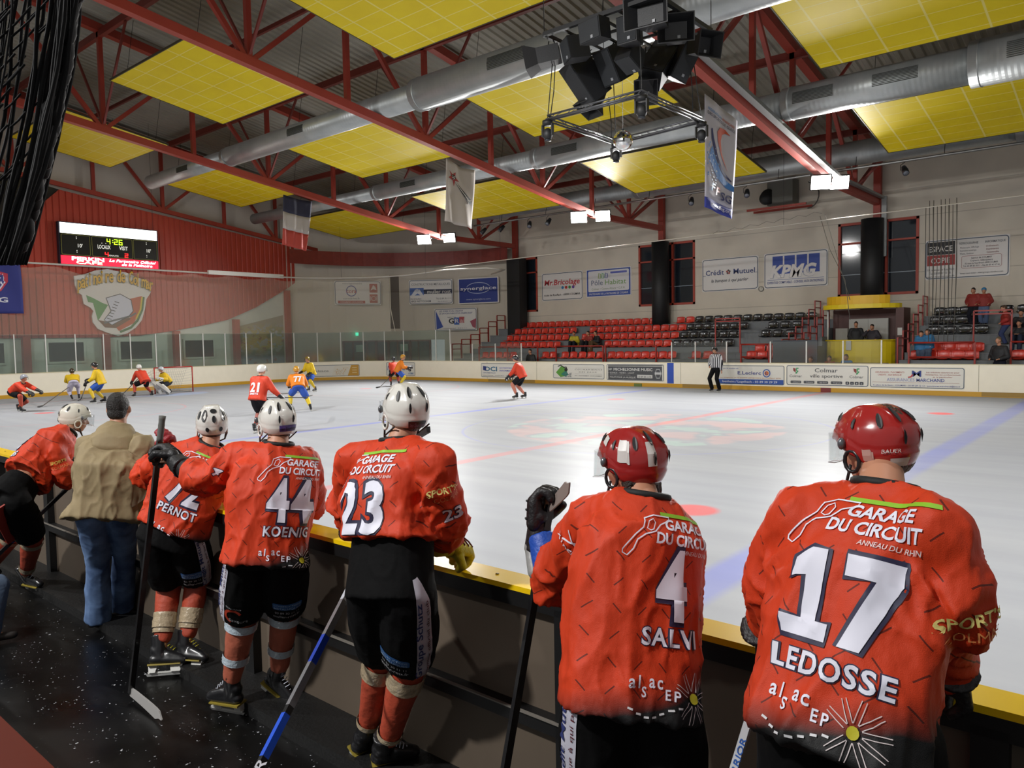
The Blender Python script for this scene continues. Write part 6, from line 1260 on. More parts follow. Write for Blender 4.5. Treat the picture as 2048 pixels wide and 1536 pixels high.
def back_print(r, num, name_, dx=0, dy=0, nw=.30, ny=-.415, nh=.245, namew=.34, tilt=-.0, als=True):
    P = Print(r['J'], r['neck'], r['u'], -r['f'], .21); dy -= .022; J = r['J']; x0 = dx
    if num == '17':
        a = x0 - nw / 2; y = ny + dy; h = nh; one = [(a, y), (a + .125, y), (a + .125, y + .045), (a + .088, y + .045), (a + .088, y + h), (a + .042, y + h), (a + .0, y + h - .035), (a, y + h - .085), (a + .04, y + h - .075), (a + .04, y + .045), (a, y + .045)]
        sev = [(a + .15, y + h), (a + .30, y + h), (a + .30, y + h - .05), (a + .225, y), (a + .165, y), (a + .235, y + h - .055), (a + .15, y + h - .055)]; D_ = []
        for q in (one, sev): D_ += [lp(q, .026, NAVY, .0035, True), pp(q, INK, .0065)]
        bmesh_fix = [(v, [tuple(t_) for t_ in tri(v)], c_, o_) if len(f_) == 1 else (v, f_, c_, o_) for v, f_, c_, o_ in D_]; P.put('back_number', bmesh_fix, J)
    elif num:
        P.put('back_number', [tp(num, x0, ny + dy, nh, NAVY, nw, .13, 0, .0035, sp=1.12), tp(num, x0, ny + dy, nh, INK, nw * .97, .05, 0, .0065, sp=1.12)], J)
    if name_: P.put('name_lettering', [tp(name_, x0 - .0, ny - .085 + dy, .055, NAVY, namew, .11, 0, .0035, sp=1.12), tp(name_, x0, ny - .085 + dy, .055, INK, namew * .98, .04, 0, .0065, sp=1.12)], J)
    P.put('sponsor_lettering', [tp('GARAGE', x0 + .045, -.080 + dy, .036, INK, .185, .05, .15), tp('DU CIRCUIT', x0 + .035, -.128 + dy, .037, INK, .245, .05, .1), tp('ANNEAU DU RHIN', x0 + .08, -.155 + dy, .014, 'd8c8c8', .15, .02, .2)], J)
    P.put('sponsor_stripe', [pp([(x0 - .06, -.036 + dy), (x0 + .19, -.036 + dy), (x0 + .185, -.023 + dy), (x0 - .06, -.023 + dy)], '86b82a')], J)
    wr_ = [(a * 1.12 - .028, b__ * 1.04) for a, b__ in [(-.150, -.165), (-.135, -.172), (-.118, -.150), (-.108, -.120), (-.085, -.100), (-.055, -.088), (-.035, -.065), (-.005, -.048), (.0, -.036), (-.055, -.036), (-.085, -.050), (-.092, -.080), (-.115, -.105), (-.150, -.155)]]
    P.put('sponsor_emblem', [lp([(x0 + a, b_ + dy) for a, b_ in wr_], .0042, INK, closed=True), lp([(x0 + a, b_ + dy) for a, b_ in ((-.118, -.085), (-.11, -.06), (-.093, -.05), (-.086, -.062), (-.096, -.085), (-.106, -.09))], .0035, INK, closed=True)], J)
    if als:
        L = []
        for ch, ax_, ay_, hh in (('a', -.145, -.575, .052), ('l', -.118, -.575, .050), ('S', -.098, -.600, .040), ('a', -.068, -.570, .052), ('c', -.036, -.572, .052), ('E', -.006, -.602, .040), ('P', .024, -.604, .040)): L.append(tp(ch, x0 + ax_, ay_ + dy, hh * .78, INK, None, .03, 0))
        P.put('lower_lettering', L, J)
        cx_, cy_ = x0 + .095, -.595 + dy; S_ = []
        for a in range(0, 360, 36):
            A_ = math.radians(a + 8)
            if 150 < a < 215: continue
            for k in (-.14, .14): S_.append(lp([(cx_ + .022 * math.cos(A_ + k * 2), cy_ + .022 * math.sin(A_ + k * 2)), (cx_ + .045 * math.cos(A_ + k), cy_ + .045 * math.sin(A_ + k)), (cx_ + .078 * math.cos(A_ + k * .5), cy_ + .078 * math.sin(A_ + k * .5))], .0022, 'c8bcbc'))
        for i in range(7): xx = -.155 + .03 * i; yy = -.640 - .018 * math.sin(i * .8 - .4); S_.append(lp([(x0 + xx, yy + dy), (x0 + xx + .018, yy - .004 * math.cos(i * .8) + dy)], .006, 'c9c9cc'))
        P.put('sun_emblem', S_, J); P.put('sun_disc', [pp([(cx_ + .015 * math.cos(k * .524), cy_ + .016 * math.sin(k * .524)) for k in range(12)], 'b8b022', .006)], J)
    return P
def pose(root, yaw, lean=20, crouch=.12, feet=((-.2, .05), (.2, -.05)), hands=((-.2, .5, .95), (.2, .5, .85)), h=1.0, sit=False, roll=0, toes=(0, 0), foot=.15):
    """joint positions of a figure from a few numbers (local frame: x right, y forward)"""
    y = math.radians(yaw); f = Vector((-math.sin(y), math.cos(y), 0)); s = Vector((math.cos(y), math.sin(y), 0)); root = Vector(root); W = lambda a, b_, c: root + s * a * h + f * b_ * h + Vector((0, 0, c * h))
    l = math.radians(lean); r = math.radians(roll); hz = (.93 + foot - .1) - crouch; px_, py_ = 0, -.12 * math.sin(l) - .3 * crouch; D = lambda k: (math.sin(r) * k, math.sin(l) * k, math.cos(l) * math.cos(r) * k)
    P = lambda k, dx=0, dy=0, dz=0: W(px_ + D(k)[0] + dx, py_ + D(k)[1] + dy, hz + D(k)[2] + dz)
    J = dict(pel=P(0), chest=P(.30), neck=P(.50), head=P(.50, 0, .06, .165), shL=P(.43, -.19), shR=P(.43, .19), hiL=P(0, -.095, 0, -.05), hiR=P(0, .095, 0, -.05))
    for S_, (fx, fy), (hx_, hy_, hz_), to in (('L', feet[0], hands[0], toes[0]), ('R', feet[1], hands[1], toes[1])):
        J['an' + S_] = W(fx, fy, foot); J['wr' + S_] = W(hx_, hy_, hz_); sg = -1 if S_ == 'L' else 1
        J['kn' + S_] = ik(J['hi' + S_], J['an' + S_], .44 * h, .43 * h, f + s * sg * .2); J['el' + S_] = ik(J['sh' + S_], J['wr' + S_], .29 * h, .27 * h, Vector((0, 0, -1)) + s * sg * .6 - f * .3)
        a = y + math.radians(to); J['to' + S_] = J['an' + S_] + Vector((-math.sin(a), math.cos(a), 0))
    return J
# ================================================================ THE PLAYERS AT THE BOARDS
RED = 'c43814'
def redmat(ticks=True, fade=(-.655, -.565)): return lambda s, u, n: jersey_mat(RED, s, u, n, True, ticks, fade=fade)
def legs(J, hw, yaw, aL, aR, toeL=None, toeR=None, pole=None):
    y = math.radians(yaw); f = Vector((-math.sin(y), math.cos(y), 0)); s = Vector((math.cos(y), math.sin(y), 0)); pel = J['pel']
    for S_, a, sg, to in (('L', aL, -1, toeL), ('R', aR, 1, toeR)):
        J['hi' + S_] = pel + s * sg * hw - Vector((0, 0, .06)); J['an' + S_] = Vector(a); L = (J['an' + S_] - J['hi' + S_]).length; l = max(.43, L * .505); J['kn' + S_] = ik(J['hi' + S_], J['an' + S_], l, l, (pole or f)); J['to' + S_] = J['an' + S_] + (Vector(to).normalized() if to else f)
    return J
HK = dict(type='hockey', top=RED, pants='060607', collar='0d0d0e', hair='3a2416', pw=1.05)
# ---- 17, nearest, at the right
J = dict(pel=PY(1688, 1395, 2.02), chest=PY(1715, 1160, 2.14), neck=PY(1768, 985, 2.24), head=PY(1752, 896, 2.40), shL=PY(1598, 1045, 2.16), shR=PY(1882, 1068, 2.10), elL=PY(1548, 1190, 2.28), elR=PY(1902, 1215, 2.14), wrL=PY(1545, 1270, 2.48), wrR=PY(1888, 1350, 2.46), haL=PY(1600, 1300, 2.66), haR=PY(1850, 1370, 2.62))
legs(J, .12, -8, (J['pel'].x - .14, 2.12, .16), (J['pel'].x + .16, 2.2, .16))
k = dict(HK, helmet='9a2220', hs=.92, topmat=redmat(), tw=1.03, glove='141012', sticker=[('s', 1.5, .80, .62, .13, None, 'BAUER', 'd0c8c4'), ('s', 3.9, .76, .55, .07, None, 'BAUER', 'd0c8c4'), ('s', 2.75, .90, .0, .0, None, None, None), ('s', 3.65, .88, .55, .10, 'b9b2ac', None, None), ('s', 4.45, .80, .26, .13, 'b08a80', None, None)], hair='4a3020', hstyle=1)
k['sticker'] = [q for q in k['sticker'] if q[3]]
r17 = person('person in the number 17 red jersey and red helmet, leaning on the boards', J, -8, k, hem=.69, headyaw=70, headpitch=-8)
P = back_print(r17, '17', 'LEDOSSE', dx=.02, namew=.34, nh=.23)
def sleeve(r, S_, items, R=.085, back=None):
    K = r['K']; a = K['sh' + S_]; ax = (K['sh' + S_] - K['el' + S_]).normalized(); P = Print(r['J'], a, ax, back or -r['f'], R); P.put('sleeve_lettering', items, r['J']); return P
camd = lambda r, S_: (EYE - r['org'] - r['K']['sh' + S_])
sleeve(r17, 'R', [tp("SPORT'S", .035, -.19, .030, 'd8c878', .12, .04), tp('COLMAR', .035, -.235, .030, 'd88a50', .12, -.004)], back=camd(r17, 'R'))
# ---- 4, second from the right, turned to the left
J = dict(pel=PY(1262, 1345, 2.12), chest=PY(1270, 1150, 2.22), neck=PY(1290, 1000, 2.30), head=PY(1265, 930, 2.36), shL=PY(1185, 1040, 2.26), shR=PY(1345, 1070, 2.45), elL=PY(1104, 1160, 2.44), elR=PY(1350, 1190, 2.62), wrL=PY(1080, 1056, 2.50), wrR=PY(1290, 1190, 2.8), haL=PY(1084, 990, 2.52), haR=PY(1230, 1180, 2.85))
legs(J, .11, 30, (J['pel'].x - .14, 2.08, .16), (J['pel'].x + .12, 2.22, .16))
J['pnL'] = Vector((.7, .3, 0))
k = dict(HK, helmet='94201f', topmat=redmat(), glove='141114', hair='2a1a12', longhair=True, hstyle=1, tw=.98, sleeve=.30, sticker=[('s', 4.45, .42, .35, .30, 'c9c4c0', None, None), ('s', 5.3, .50, .3, .16, 'c9c4c0', None, None), ('s', 3.6, .45, .3, .3, 'b9b4b0', None, None)], curl=1.15)
J['wrR'], J['haR'] = J['wrR'], J['haR']
r4 = person('person in the number 4 red jersey and red helmet with clear visor, face turned left', J, 50, k, hem=.70, headyaw=84, headpitch=-4)
back_print(r4, '4', 'SALVI', dx=.075, nw=.15, ny=-.36, nh=.22, namew=.25)
b = MB(); K = r4['K']; capsule(b, K['elL'].lerp(K['wrL'], .05), .070, K['elL'].lerp(K['wrL'], .85), .064, 16, 0, None, (1, 0)); fuse('elbow_pad', b, .01, 2, mat('1c4aa8', .5, bump=.3), r4['root'])
b = MB(); capsule(b, K['elL'].lerp(K['wrL'], .1) - r4['s'] * .062 + r4['f'] * .03, .030, K['elL'].lerp(K['wrL'], .6) - r4['s'] * .056 + r4['f'] * .03, .026, 12); fuse('pad_shell', b, .01, 2, mat('8a8a88', .4), r4['root'])
sleeve(r4, 'L', [tp('XTREME', -.02, -.12, .030, INK, .13, .02, .1), lp([(-.05, -.03), (.03, -.085)], .006, INK), lp([(-.05, -.085), (.03, -.03)], .006, INK)], back=camd(r4, 'L'))
# ---- 23, white helmet, centre
J = dict(pel=PY(782, 1150, 2.16), chest=PY(768, 1005, 2.22), neck=PY(795, 888, 2.30), head=PY(812, 826, 2.36), shL=PY(712, 925, 2.26), shR=PY(872, 930, 2.26), elL=PY(697, 1015, 2.42), elR=PY(893, 1035, 2.34), wrL=PY(720, 1065, 2.62), wrR=PY(893, 1092, 2.52), haL=PY(760, 1075, 2.75), haR=PY(925, 1100, 2.66))
legs(J, .105, 8, PZ(733, 1470, .17), PZ(772, 1495, .17), (.1, 1, 0), (.5, .9, 0))
k = dict(HK, helmet='d4d2cb', topmat=redmat(fade=(-.9, -.8)), gloveR='b8a81c', gloveL='131315', tw=1.02, pantup=.27, pw=1.08, waistw=.178, sticker=[('s', 3.14, .87, .95, .13, '15151b', 'les Spartiates', '6a6478')], hair='4a3020', tape=((.05, .09, .092), (.86, .03, .066)))
r23 = person('person in the number 23 red jersey and white helmet, bent over the boards', J, 8, k, hem=.425, headyaw=74, headpitch=0)
back_print(r23, '23', None, dx=-.045, nw=.30, ny=-.385, nh=.225, als=False)
sleeve(r23, 'R', [tp("SPORT'S C", .02, -.09, .026, 'd8c878', .13, .04), tp('COLMAR', .025, -.130, .028, 'd07a48', .11, -.004), tp('23', .03, -.235, .065, NAVY, .085, .10, 0, .0035), tp('23', .03, -.235, .065, INK, .085, .03, 0, .0055)], back=camd(r23, 'R'))
# ---- 44, white helmet, arm out holding a stick
J = dict(pel=PY(532, 1100, 2.30), chest=PY(545, 985, 2.36), neck=PY(556, 893, 2.42), head=PY(555, 846, 2.46), shL=PY(482, 912, 2.28), shR=PY(610, 925, 2.58), elL=PY(412, 960, 2.14), elR=PY(618, 1010, 2.78), wrL=PY(352, 925, 2.10), wrR=PY(575, 1030, 2.95), haL=PY(312, 893, 2.10), haR=PY(540, 1025, 3.0))
legs(J, .11, 45, PZ(462, 1375, .18), PZ(556, 1352, .20), (-.9, -.35, 0), (.75, .3, -.5))
J['pnL'] = Vector((-.5, -.6, -.3))
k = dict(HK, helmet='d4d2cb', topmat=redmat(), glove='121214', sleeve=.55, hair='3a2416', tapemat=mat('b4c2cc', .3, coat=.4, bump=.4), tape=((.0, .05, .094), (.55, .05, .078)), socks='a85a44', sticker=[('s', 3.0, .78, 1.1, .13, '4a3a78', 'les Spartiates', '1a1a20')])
r44 = person('person in the number 44 red jersey and white helmet, arm stretched out with a stick', J, 60, k, hem=.66, headyaw=80)
back_print(r44, '44', 'KOENIG', dx=.10, nw=.29, ny=-.385, nh=.235, namew=.29)
sleeve(r44, 'L', [tp('4', -.01, -.15, .055, NAVY, None, .10, 0, .0035, rot=-.2), tp('4', -.01, -.15, .055, INK, None, .03, 0, .0055, rot=-.2)], back=camd(r44, 'L'))
b = MB(); K = r44['K']; capsule(b, K['elL'].lerp(K['wrL'], .35), .070, K['wrL'].lerp(K['elL'], .02), .058, 14, 0, None, (1, 0)); fuse('glove_gauntlet', b, .01, 2, mat('0d0d0e', .6, bump=.3), r44['root'])
# ---- 72, white helmet with purple vents, behind 44
J = dict(pel=PY(345, 1062, 2.36), chest=PY(375, 975, 2.46), neck=PY(421, 893, 2.58), head=PY(424, 850, 2.62), shL=PY(345, 912, 2.44), shR=PY(468, 930, 2.72), elL=PY(292, 950, 2.42), elR=PY(470, 1010, 2.85), wrL=PY(322, 905, 2.55), wrR=PY(430, 1020, 3.0), haL=PY(338, 865, 2.58), haR=PY(400, 1015, 3.05))
legs(J, .11, 45, PZ(322, 1300, .17), PZ(372, 1290, .18), (.5, .6, 0), (.8, .5, 0))
J['pnL'] = Vector((.3, -.7, .2))
k = dict(HK, helmet='d0cec8', topmat=redmat(), gloveL='8a1420', glove='121214', hstyle=2, visor=False, lace='a8a020', tape=((.48, .10, .078), (.70, .05, .07)))
r72 = person('person in the PERNOT red jersey and white helmet with purple vents, leaning right', J, 42, k, hem=.60, headyaw=68)
back_print(r72, '72', 'PERNOT', dx=.02, nw=.29, ny=-.37, nh=.21, namew=.31)
# ---- the man in the beige coat
J = dict(pel=PY(214, 1010, 2.30), chest=PY(228, 935, 2.34), neck=PY(236, 866, 2.44), head=PY(238, 818, 2.48), shL=PY(182, 892, 2.34), shR=PY(285, 895, 2.52), elL=PY(172, 960, 2.36), elR=PY(292, 965, 2.66), wrL=PY(185, 1010, 2.55), wrR=PY(262, 985, 2.85))
legs(J, .10, 55, PZ(196, 1232, .11), PZ(243, 1212, .11), (-.15, .9, 0), (.9, .5, 0))
g = NT('denim'); 
DEN = g.set(Base_Color=g.mix(g.rng(g.noise(5, 5), .35, .7), lin('33496f'), lin('7391bd')), Roughness=.8)
COAT = mat('8a7a5a', .75, bump=.35, bscale=9, var=.06, vscale=5)
k = dict(type='civil', top='8a7a5a', topmat=COAT, topname='coat', pants='3a4a6a', pantmat=DEN, pantname='jeans', long=True, hair='15100d', shoe='1b1512', hemw=.27, bulk=1.04, cuffr=.098, tw=1.0, collar='2a2820')
rj = person('person in a beige hooded coat and blue jeans seen from behind', J, 58, k, hem=.66, headyaw=50)
b = MB(); n_ = rj['neck']; s, u, f2 = rj['s'], rj['u'], rj['f']
loft(b, [(n_ - u * .20 - f2 * .13, s * .05, f2 * .03), (n_ - u * .14 - f2 * .14, s * .13, f2 * .055), (n_ - u * .06 - f2 * .11, s * .155, f2 * .07), (n_ + u * .02 - f2 * .055, s * .125, f2 * .08), (n_ + u * .07 - f2 * .02, s * .085, f2 * .075)], 20); fuse('hood', b, .012, 4, COAT, rj['root'], folds(s, .01, 12, 3))
# ---- far left, bent over the boards
J = dict(pel=PY(28, 985, 2.05), chest=PY(75, 925, 2.28), neck=PY(132, 868, 2.52), head=PY(150, 838, 2.62), shL=PY(105, 880, 2.62), shR=PY(110, 905, 2.36), elL=PY(150, 930, 2.8), elR=PY(128, 955, 2.42), wrL=PY(170, 930, 2.85), wrR=PY(152, 935, 2.60), haR=PY(172, 950, 2.66), haL=PY(185, 935, 2.9))
legs(J, .12, -12, PZ(-25, 1140, .17), PZ(52, 1150, .18), (.9, .3, 0), (.95, .25, 0))
k = dict(HK, helmet='d8d4c6', topmat=redmat(), glove='141214', hair='3a2416', sleeve=.6, sticker=[('s', 3.6, .80, .9, .14, '1a1a22', 'les Spartiates', '5a5468')])
rl = person('person in a red jersey and cream helmet bent forward over the boards at the left', J, -22, k, hem=.50, headyaw=-15, headpitch=-12)
P = Print(rl['J'], rl['neck'], rl['u'], -rl['f'], .21); P.put('back_number', [tp('13', .0, -.34, .22, NAVY, .27, .1, 0, .0035), tp('13', .0, -.34, .22, INK, .26, .035, 0, .0065)], rl['J']); P.put('name_lettering', [tp('DE REUSS', .02, -.425, .05, NAVY, .3, .1, 0, .0035), tp('DE REUSS', .02, -.425, .05, INK, .3, .04, 0, .0065)], rl['J'])
sleeve(rl, 'R', [tp("SPORT'S", .0, -.08, .026, 'd8b858', .12, .04), tp('COLMAR', .0, -.125, .026, 'd07a48', .12, .0)], back=camd(rl, 'R'))
b = MB(); q = rl['K']['wrR']; b.tube([q + Vector((.0, -.075, -.02)), q + Vector((.0, -.062, -.02))], .055, mat('9a2430', .5), 16); b.build('glove_badge', None, rl['root'])
b = MB(); MB().bar(rl['K']['hiR'] + Vector((.06, -.14, -.02)), rl['K']['knR'].lerp(rl['K']['hiR'], .1) + Vector((.06, -.14, 0)), .12, .012, mat('9a2a1c', .5), up=(1, 0, 0)).build('thigh_stripe', None, rl['root'])
# stripes and prints on the shorts
def short_print(r, S_, side, items, w=.075, stripe='b9b8c4', txt_='Crédit Mutuel  la banque à qui parler', tc_='2a3468'):
    K = r['K']; o = [c for c in r['root'].children if c.name.startswith('shorts')][0]; a = K['hi' + S_] + (K['hi' + S_] - K['kn' + S_]).normalized() * .1; e = K['kn' + S_].lerp(K['hi' + S_], .13); ax = (a - e).normalized(); L = (a - e).length; bk = (-r['f'] + r['s'] * (1.9 * side)).normalized() if side else -r['f']
    if stripe:
        P = Print(o, a, ax, bk, .13); P.put('side_stripe', [pp([(-w / 2, -L + .01), (w / 2, -L + .01), (w / 2, .04), (-w / 2, .04)], stripe, .004)], o)
        P.put('stripe_lettering', [tp(txt_[:13], -.012, -L * .52, .030, tc_, L * .9, .025, 0, .007, rot=1.5708), tp(txt_[15:], .024, -L * .52, .016, '55202a', L * .9, .01, 0, .007, rot=1.5708)], o)
    if items: Print(o, a, ax, -r['f'] * 1 + (r['s'] * .3 * (side or 0)), .13).put('shorts_print', [(v, f_, c, off) for v, f_, c, off in items(L)], o)
def rest(L): return [lp([(.05 * math.cos(a) - .01, -L + .09 + .05 * math.sin(a)) for a in [.6 + .35 * i for i in range(12)]], .018, 'a8341c', .004), tp('Saveurs', .02, -L + .05, .026, 'b4b4b8', .11, .0, 0, .006), tp('RESTAURANT', -.01, -L + .155, .013, 'a8a8ac', .09, .0, 0, .006)]
def cons(L): return [pp(rrect(-.085, -L + .12, .17, .058, .012), '2a5a94', .004), tp('CONSTRUCTIONS', 0, -L + .153, .016, '9ab4d0', .15, .006, 0, .006), tp('METALLIQUES', 0, -L + .127, .018, '9ab4d0', .15, .01, 0, .006), tp('03 89 30 11 11', 0, -L + .085, .018, 'a8a8ac', .14, .004, 0, .006), tp('muller-rost.fr', 0, -L + .05, .024, 'b0b0b4', .16, .01, 0, .006)]
short_print(r23, 'R', 1, cons, txt_='Groupe Schutz, sponsor officiel du club'); short_print(r44, 'L', -1, rest); short_print(r44, 'R', 0, cons, stripe=None); short_print(r4, 'L', -1, rest); short_print(r72, 'R', 1, cons, txt_='Crédit Mutuel  la banque à qui parler')
# ---- knee of someone sitting at the far left edge
K0 = PZ(-6, 1150, .52); pel = Vector((K0.x - .25, K0.y - .55, .50))
J = dict(pel=pel, chest=pel + Vector((0, -.02, .3)), neck=pel + Vector((0, -.0, .52)), head=pel + Vector((0, .04, .68)), shL=pel + Vector((-.2, 0, .45)), shR=pel + Vector((.2, 0, .45)), elL=pel + Vector((-.25, .1, .2)), elR=pel + Vector((.22, .05, .18)), wrL=pel + Vector((-.12, .3, .12)), wrR=pel + Vector((.05, .3, .12)), hiL=pel + Vector((-.1, .03, -.02)), hiR=pel + Vector((.1, .03, -.02)))
J['knR'] = K0 + Vector((0, 0, -.08)); J['anR'] = Vector((K0.x + .02, K0.y - .1, .1)); J['knL'] = pel + Vector((-.15, .45, -.02)); J['anL'] = Vector((pel.x - .15, pel.y + .42, .1))
person('person sitting at the lower left edge, only a faded jeans knee visible', J, -15, dict(type='civil', top='2a2c30', topname='jacket', pants='5a6a82', pantmat=mat('4a5a70', .8, var=.15, vscale=8, bump=.2), pantname='jeans', long=True, hair='2a1c14', shoe='1b1512', cuffr=.09))
tag(MB().bb((pel.x - .5, pel.y - .25, .0), (pel.x + .35, pel.y + .12, .40), mat('2a2420', .6)).build('bench_seat', None, None), 'dark low bench under the sitting person at the left edge', 'bench')
# ---------------------------------------------------------------- sticks at the boards
g44 = r44['K']['wrL'] + r44['org']
top_ = PY(325, 832, 2.16); heel = PZ(262, 1385, .06); stick(top_, heel, PZ(330, 1440, .03), 'black stick with white-taped blade held out by the player numbered 44', bladec='9a9896', tape='6a6458', butt='5a5a56')
p0 = PZ(705, 1150, .85); h2 = PY(500, 1570, 1.75); 
a = PY(752, 1085, 2.5); a2 = PY(706, 1165, 2.35); low = PY(505, 1560, 1.55); dd = (low - a2); stick(a2 + (a2 - low) * .12, low + dd * .35, low + dd * .35 + Vector((-.25, -.05, -.01)), 'blue, black and silver stick slanting down in front of the player numbered 23', c='16171a', bands=((.30, .43, '1c50c8'), (.455, .60, '6d6d70'), (.60, .70, '1a3aa0'), (.70, .84, '6a6a6c'), (.84, .99, 'b4b8c0')), txt_=(('BAUER', .12, .062, 'd8d8e0'), ('N6000', .86, .028, '2a4ab0')))
a = PY(1055, 1130, 2.45); low = PY(1002, 1570, 2.18); dd = low - a; top_b = PY(1100, 1010, 2.52); stick(low + dd * .12, top_b, PY(1146, 962, 2.48), 'black stick held upside down by the player numbered 4, blade peeking over the glove', bladec='7a6c66')
a = PY(1540, 1300, 2.46); low = PY(1462, 1560, 2.05); dd = low - a; stick(a, low + dd * .6, low + dd * .6 + Vector((-.28, -.05, -.01)), 'white and blue stick standing against the boards beside the player numbered 17', c='b9bcc0', bands=((.62, .80, '2a6ab8'), (.80, .97, '3a7ac0')), txt_=(('warrior', .66, .03, 'c8d0dc'), ('WARRIOR', .3, .03, '2a5aa8')), tape='15151a')
a = PY(152, 960, 2.60); low = PZ(-20, 1125, .35); stick(a, low, low + Vector((-.25, .1, -.2)), 'dark stick held low by the bent player at the left', c='17181c', bands=((.25, .5, '2a4a8a'),))
a = PY(857, 860, 2.62); tag(MB().bar(PY(834, 873, 2.7), PY(857, 859, 2.6), .02, .03, M_BLK).build('stick_end', None, None), 'short black stick end poking out beside the white helmet of number 23', 'stick end')
# ================================================================ ON THE ICE
Y_ = 'cfa916'
def yel(s, u, n): return jersey_mat('d2ae1a', s, u, n, False, False)
FH = dict(type='hockey', collar='1a1a1c', hair=None)
def skater(label, px, py, yaw, kit, **k):
    root = PZ(px, py, 0); J = pose(root, yaw, **{a: b_ for a, b_ in k.items() if a not in ('hem', 'headyaw', 'stick', 'slabel')}); r = person(label, J, yaw, dict(FH, **kit), near=False, hem=k.get('hem', .62), headyaw=k.get('headyaw'))
    if k.get('stick'):
        w = r['K']['wrL'] + r['org']; w2 = r['K']['wrR'] + r['org']; e = PZ(*k['stick'][0], .04); e2 = PZ(*k['stick'][1], .02); st = w if (w - e).length > (w2 - e).length else w2; st = st + (st - e).normalized() * .12; stick(st, e, e2, k['slabel'], c='55524c', bladec='1a1a1c')
    return r
def far_no(r, num, nm=None, c='d8d8e0'):
    P = Print(r['J'], r['neck'], r['u'], -r['f'], .2); P.put('back_number', [tp(num, 0, -.42, .24, c, .28, .06, 0, .01)], r['J'])
    if nm: P.put('name_lettering', [tp(nm, 0, -.50, .05, c, .26, .04, 0, .01)], r['J'])
RK = dict(top='b83a26', topmat=lambda s, u, n: jersey_mat('c83c22', s, u, n, False, False), pants='141416', socks='a8402c')
YK = dict(top=Y_, topmat=yel, pants='3556a8', socks='c8a81c', helmet='1c1d20')
OK_ = dict(top='c8701a', topmat=lambda s, u, n: jersey_mat('dc7c1c', s, u, n, False, False), pants='3a5ab0', socks='cdb01c', helmet='b8862a')
r = skater('person in a red jersey bending low as they skate at the far left', 38, 824, -60, dict(RK, helmet='8a8e98'), lean=52, crouch=.26, feet=((-.35, -.35), (.15, .25)), hands=((-.1, .75, .75), (.2, .65, .7)), hem=.5); far_no(r, '16')
skater('person in yellow and white skating bent forward between two players', 148, 800, 75, dict(YK, pants='b9b4c8', socks='b9b4c8', helmet='3a3020'), lean=55, crouch=.22, feet=((-.1, -.3), (.2, .1)), hands=((-.15, .65, .8), (.1, .6, .7)), hem=.5, stick=((85, 812), (76, 815)), slabel='thin stick reaching left across the ice near the red skater')
skater('person in a yellow jersey, black helmet and blue shorts holding a stick', 200, 806, 140, YK, lean=18, crouch=.12, feet=((-.28, .1), (.22, -.1)), hands=((-.25, .35, .85), (.15, .4, .95)), stick=((162, 798), (156, 802)), slabel='stick of the yellow player in the black helmet')
r = skater('person in a red jersey and white helmet crouching in front of the goalkeeper', 287, 794, 100, dict(RK, helmet='d8d8d4'), lean=40, crouch=.22, feet=((-.35, .1), (.35, -.1)), hands=((-.1, .6, .7), (.2, .45, .9)), stick=((243, 791), (235, 793)), slabel='stick of the red player before the goal')
GK = dict(YK, helmet='b8bcc4', glove='c8c8c6', socks='d0d0cc', pants='2a2c34')
J = pose(PZ(330, 788, 0), 175, lean=32, crouch=.42, feet=((-.5, -.05), (.48, .02)), hands=((-.42, .3, .75), (.38, .35, .65)))
rg = person('person in a yellow goalkeeper jersey with big white leg pads in the goal', J, 175, dict(FH, **GK), near=False, hem=.52)
for S_ in 'LR':
    a, c = rg['K']['kn' + S_], rg['K']['an' + S_]; d = (a - c).normalized(); MB().bar(c - d * .08 + rg['f'] * .09, a + d * .20 + rg['f'] * .09, .29, .13, mat('cfcfcc', .5), up=rg['f']).build('leg_pad', None, rg['root'])
MB().box(rg['K']['wrR'] + rg['f'] * .08, (.22, .1, .34), mat('cfcfcc', .5)).build('blocker', None, rg['root'])
r = skater('person in the number 21 red jersey and white helmet standing with stick across', 521, 866, 22, dict(RK, helmet='dcdcd8', pants='1a1b20'), lean=16, crouch=.08, feet=((-.12, -.05), (.16, .12)), hands=((-.38, .32, .85), (.40, .30, .88)), h=1.03, headyaw=10); far_no(r, '21', 'SMETS'); w = r['K']['wrL'] + r['org']; w2 = r['K']['wrR'] + r['org']
stick(w + (w - w2).normalized() * .1, PZ(612, 795, .75), PZ(625, 790, .70), 'stick held level across the back of the white-helmeted skater', c='3a3836')
r = skater('person in the number 77 orange jersey bending as they skate away', 597, 822, 62, OK_, lean=42, crouch=.16, feet=((-.25, .05), (.35, -.35)), hands=((-.2, .55, .85), (.25, .5, .8)), hem=.55); far_no(r, '77')
skater('person in a yellow jersey with blue shorts in front of the tv7 board', 622, 783, 185, dict(YK, helmet='7a6420'), lean=20, crouch=.12, feet=((-.3, 0), (.15, 0)), hands=((-.3, .3, .85), (.25, .35, .9)), hem=.6)
skater('person in an orange and yellow jersey wrestling at the far corner boards', 800, 775, -40, OK_, lean=25, crouch=.12, feet=((-.15, 0), (.2, 0)), hands=((-.2, .4, .9), (.25, .45, 1.0)))
skater('person in a red jersey half hidden behind the orange one at the far corner', 790, 772, 60, dict(RK, helmet='2a2c34'), lean=38, crouch=.2, feet=((-.2, 0), (.2, 0)), hands=((-.1, .6, .8), (.2, .6, .75)), stick=((760, 774), (752, 776)), slabel='short blurred stick left of the wrestling pair')
skater('person in a red jersey and dark helmet gliding alone before the OCI sign', 1041, 797, 112, dict(RK, helmet='1c1d22', pants='17181c', socks='b8705c'), lean=22, crouch=.1, feet=((-.18, .1), (.18, -.12)), hands=((-.15, .42, .85), (.2, .35, .85)), hem=.6)
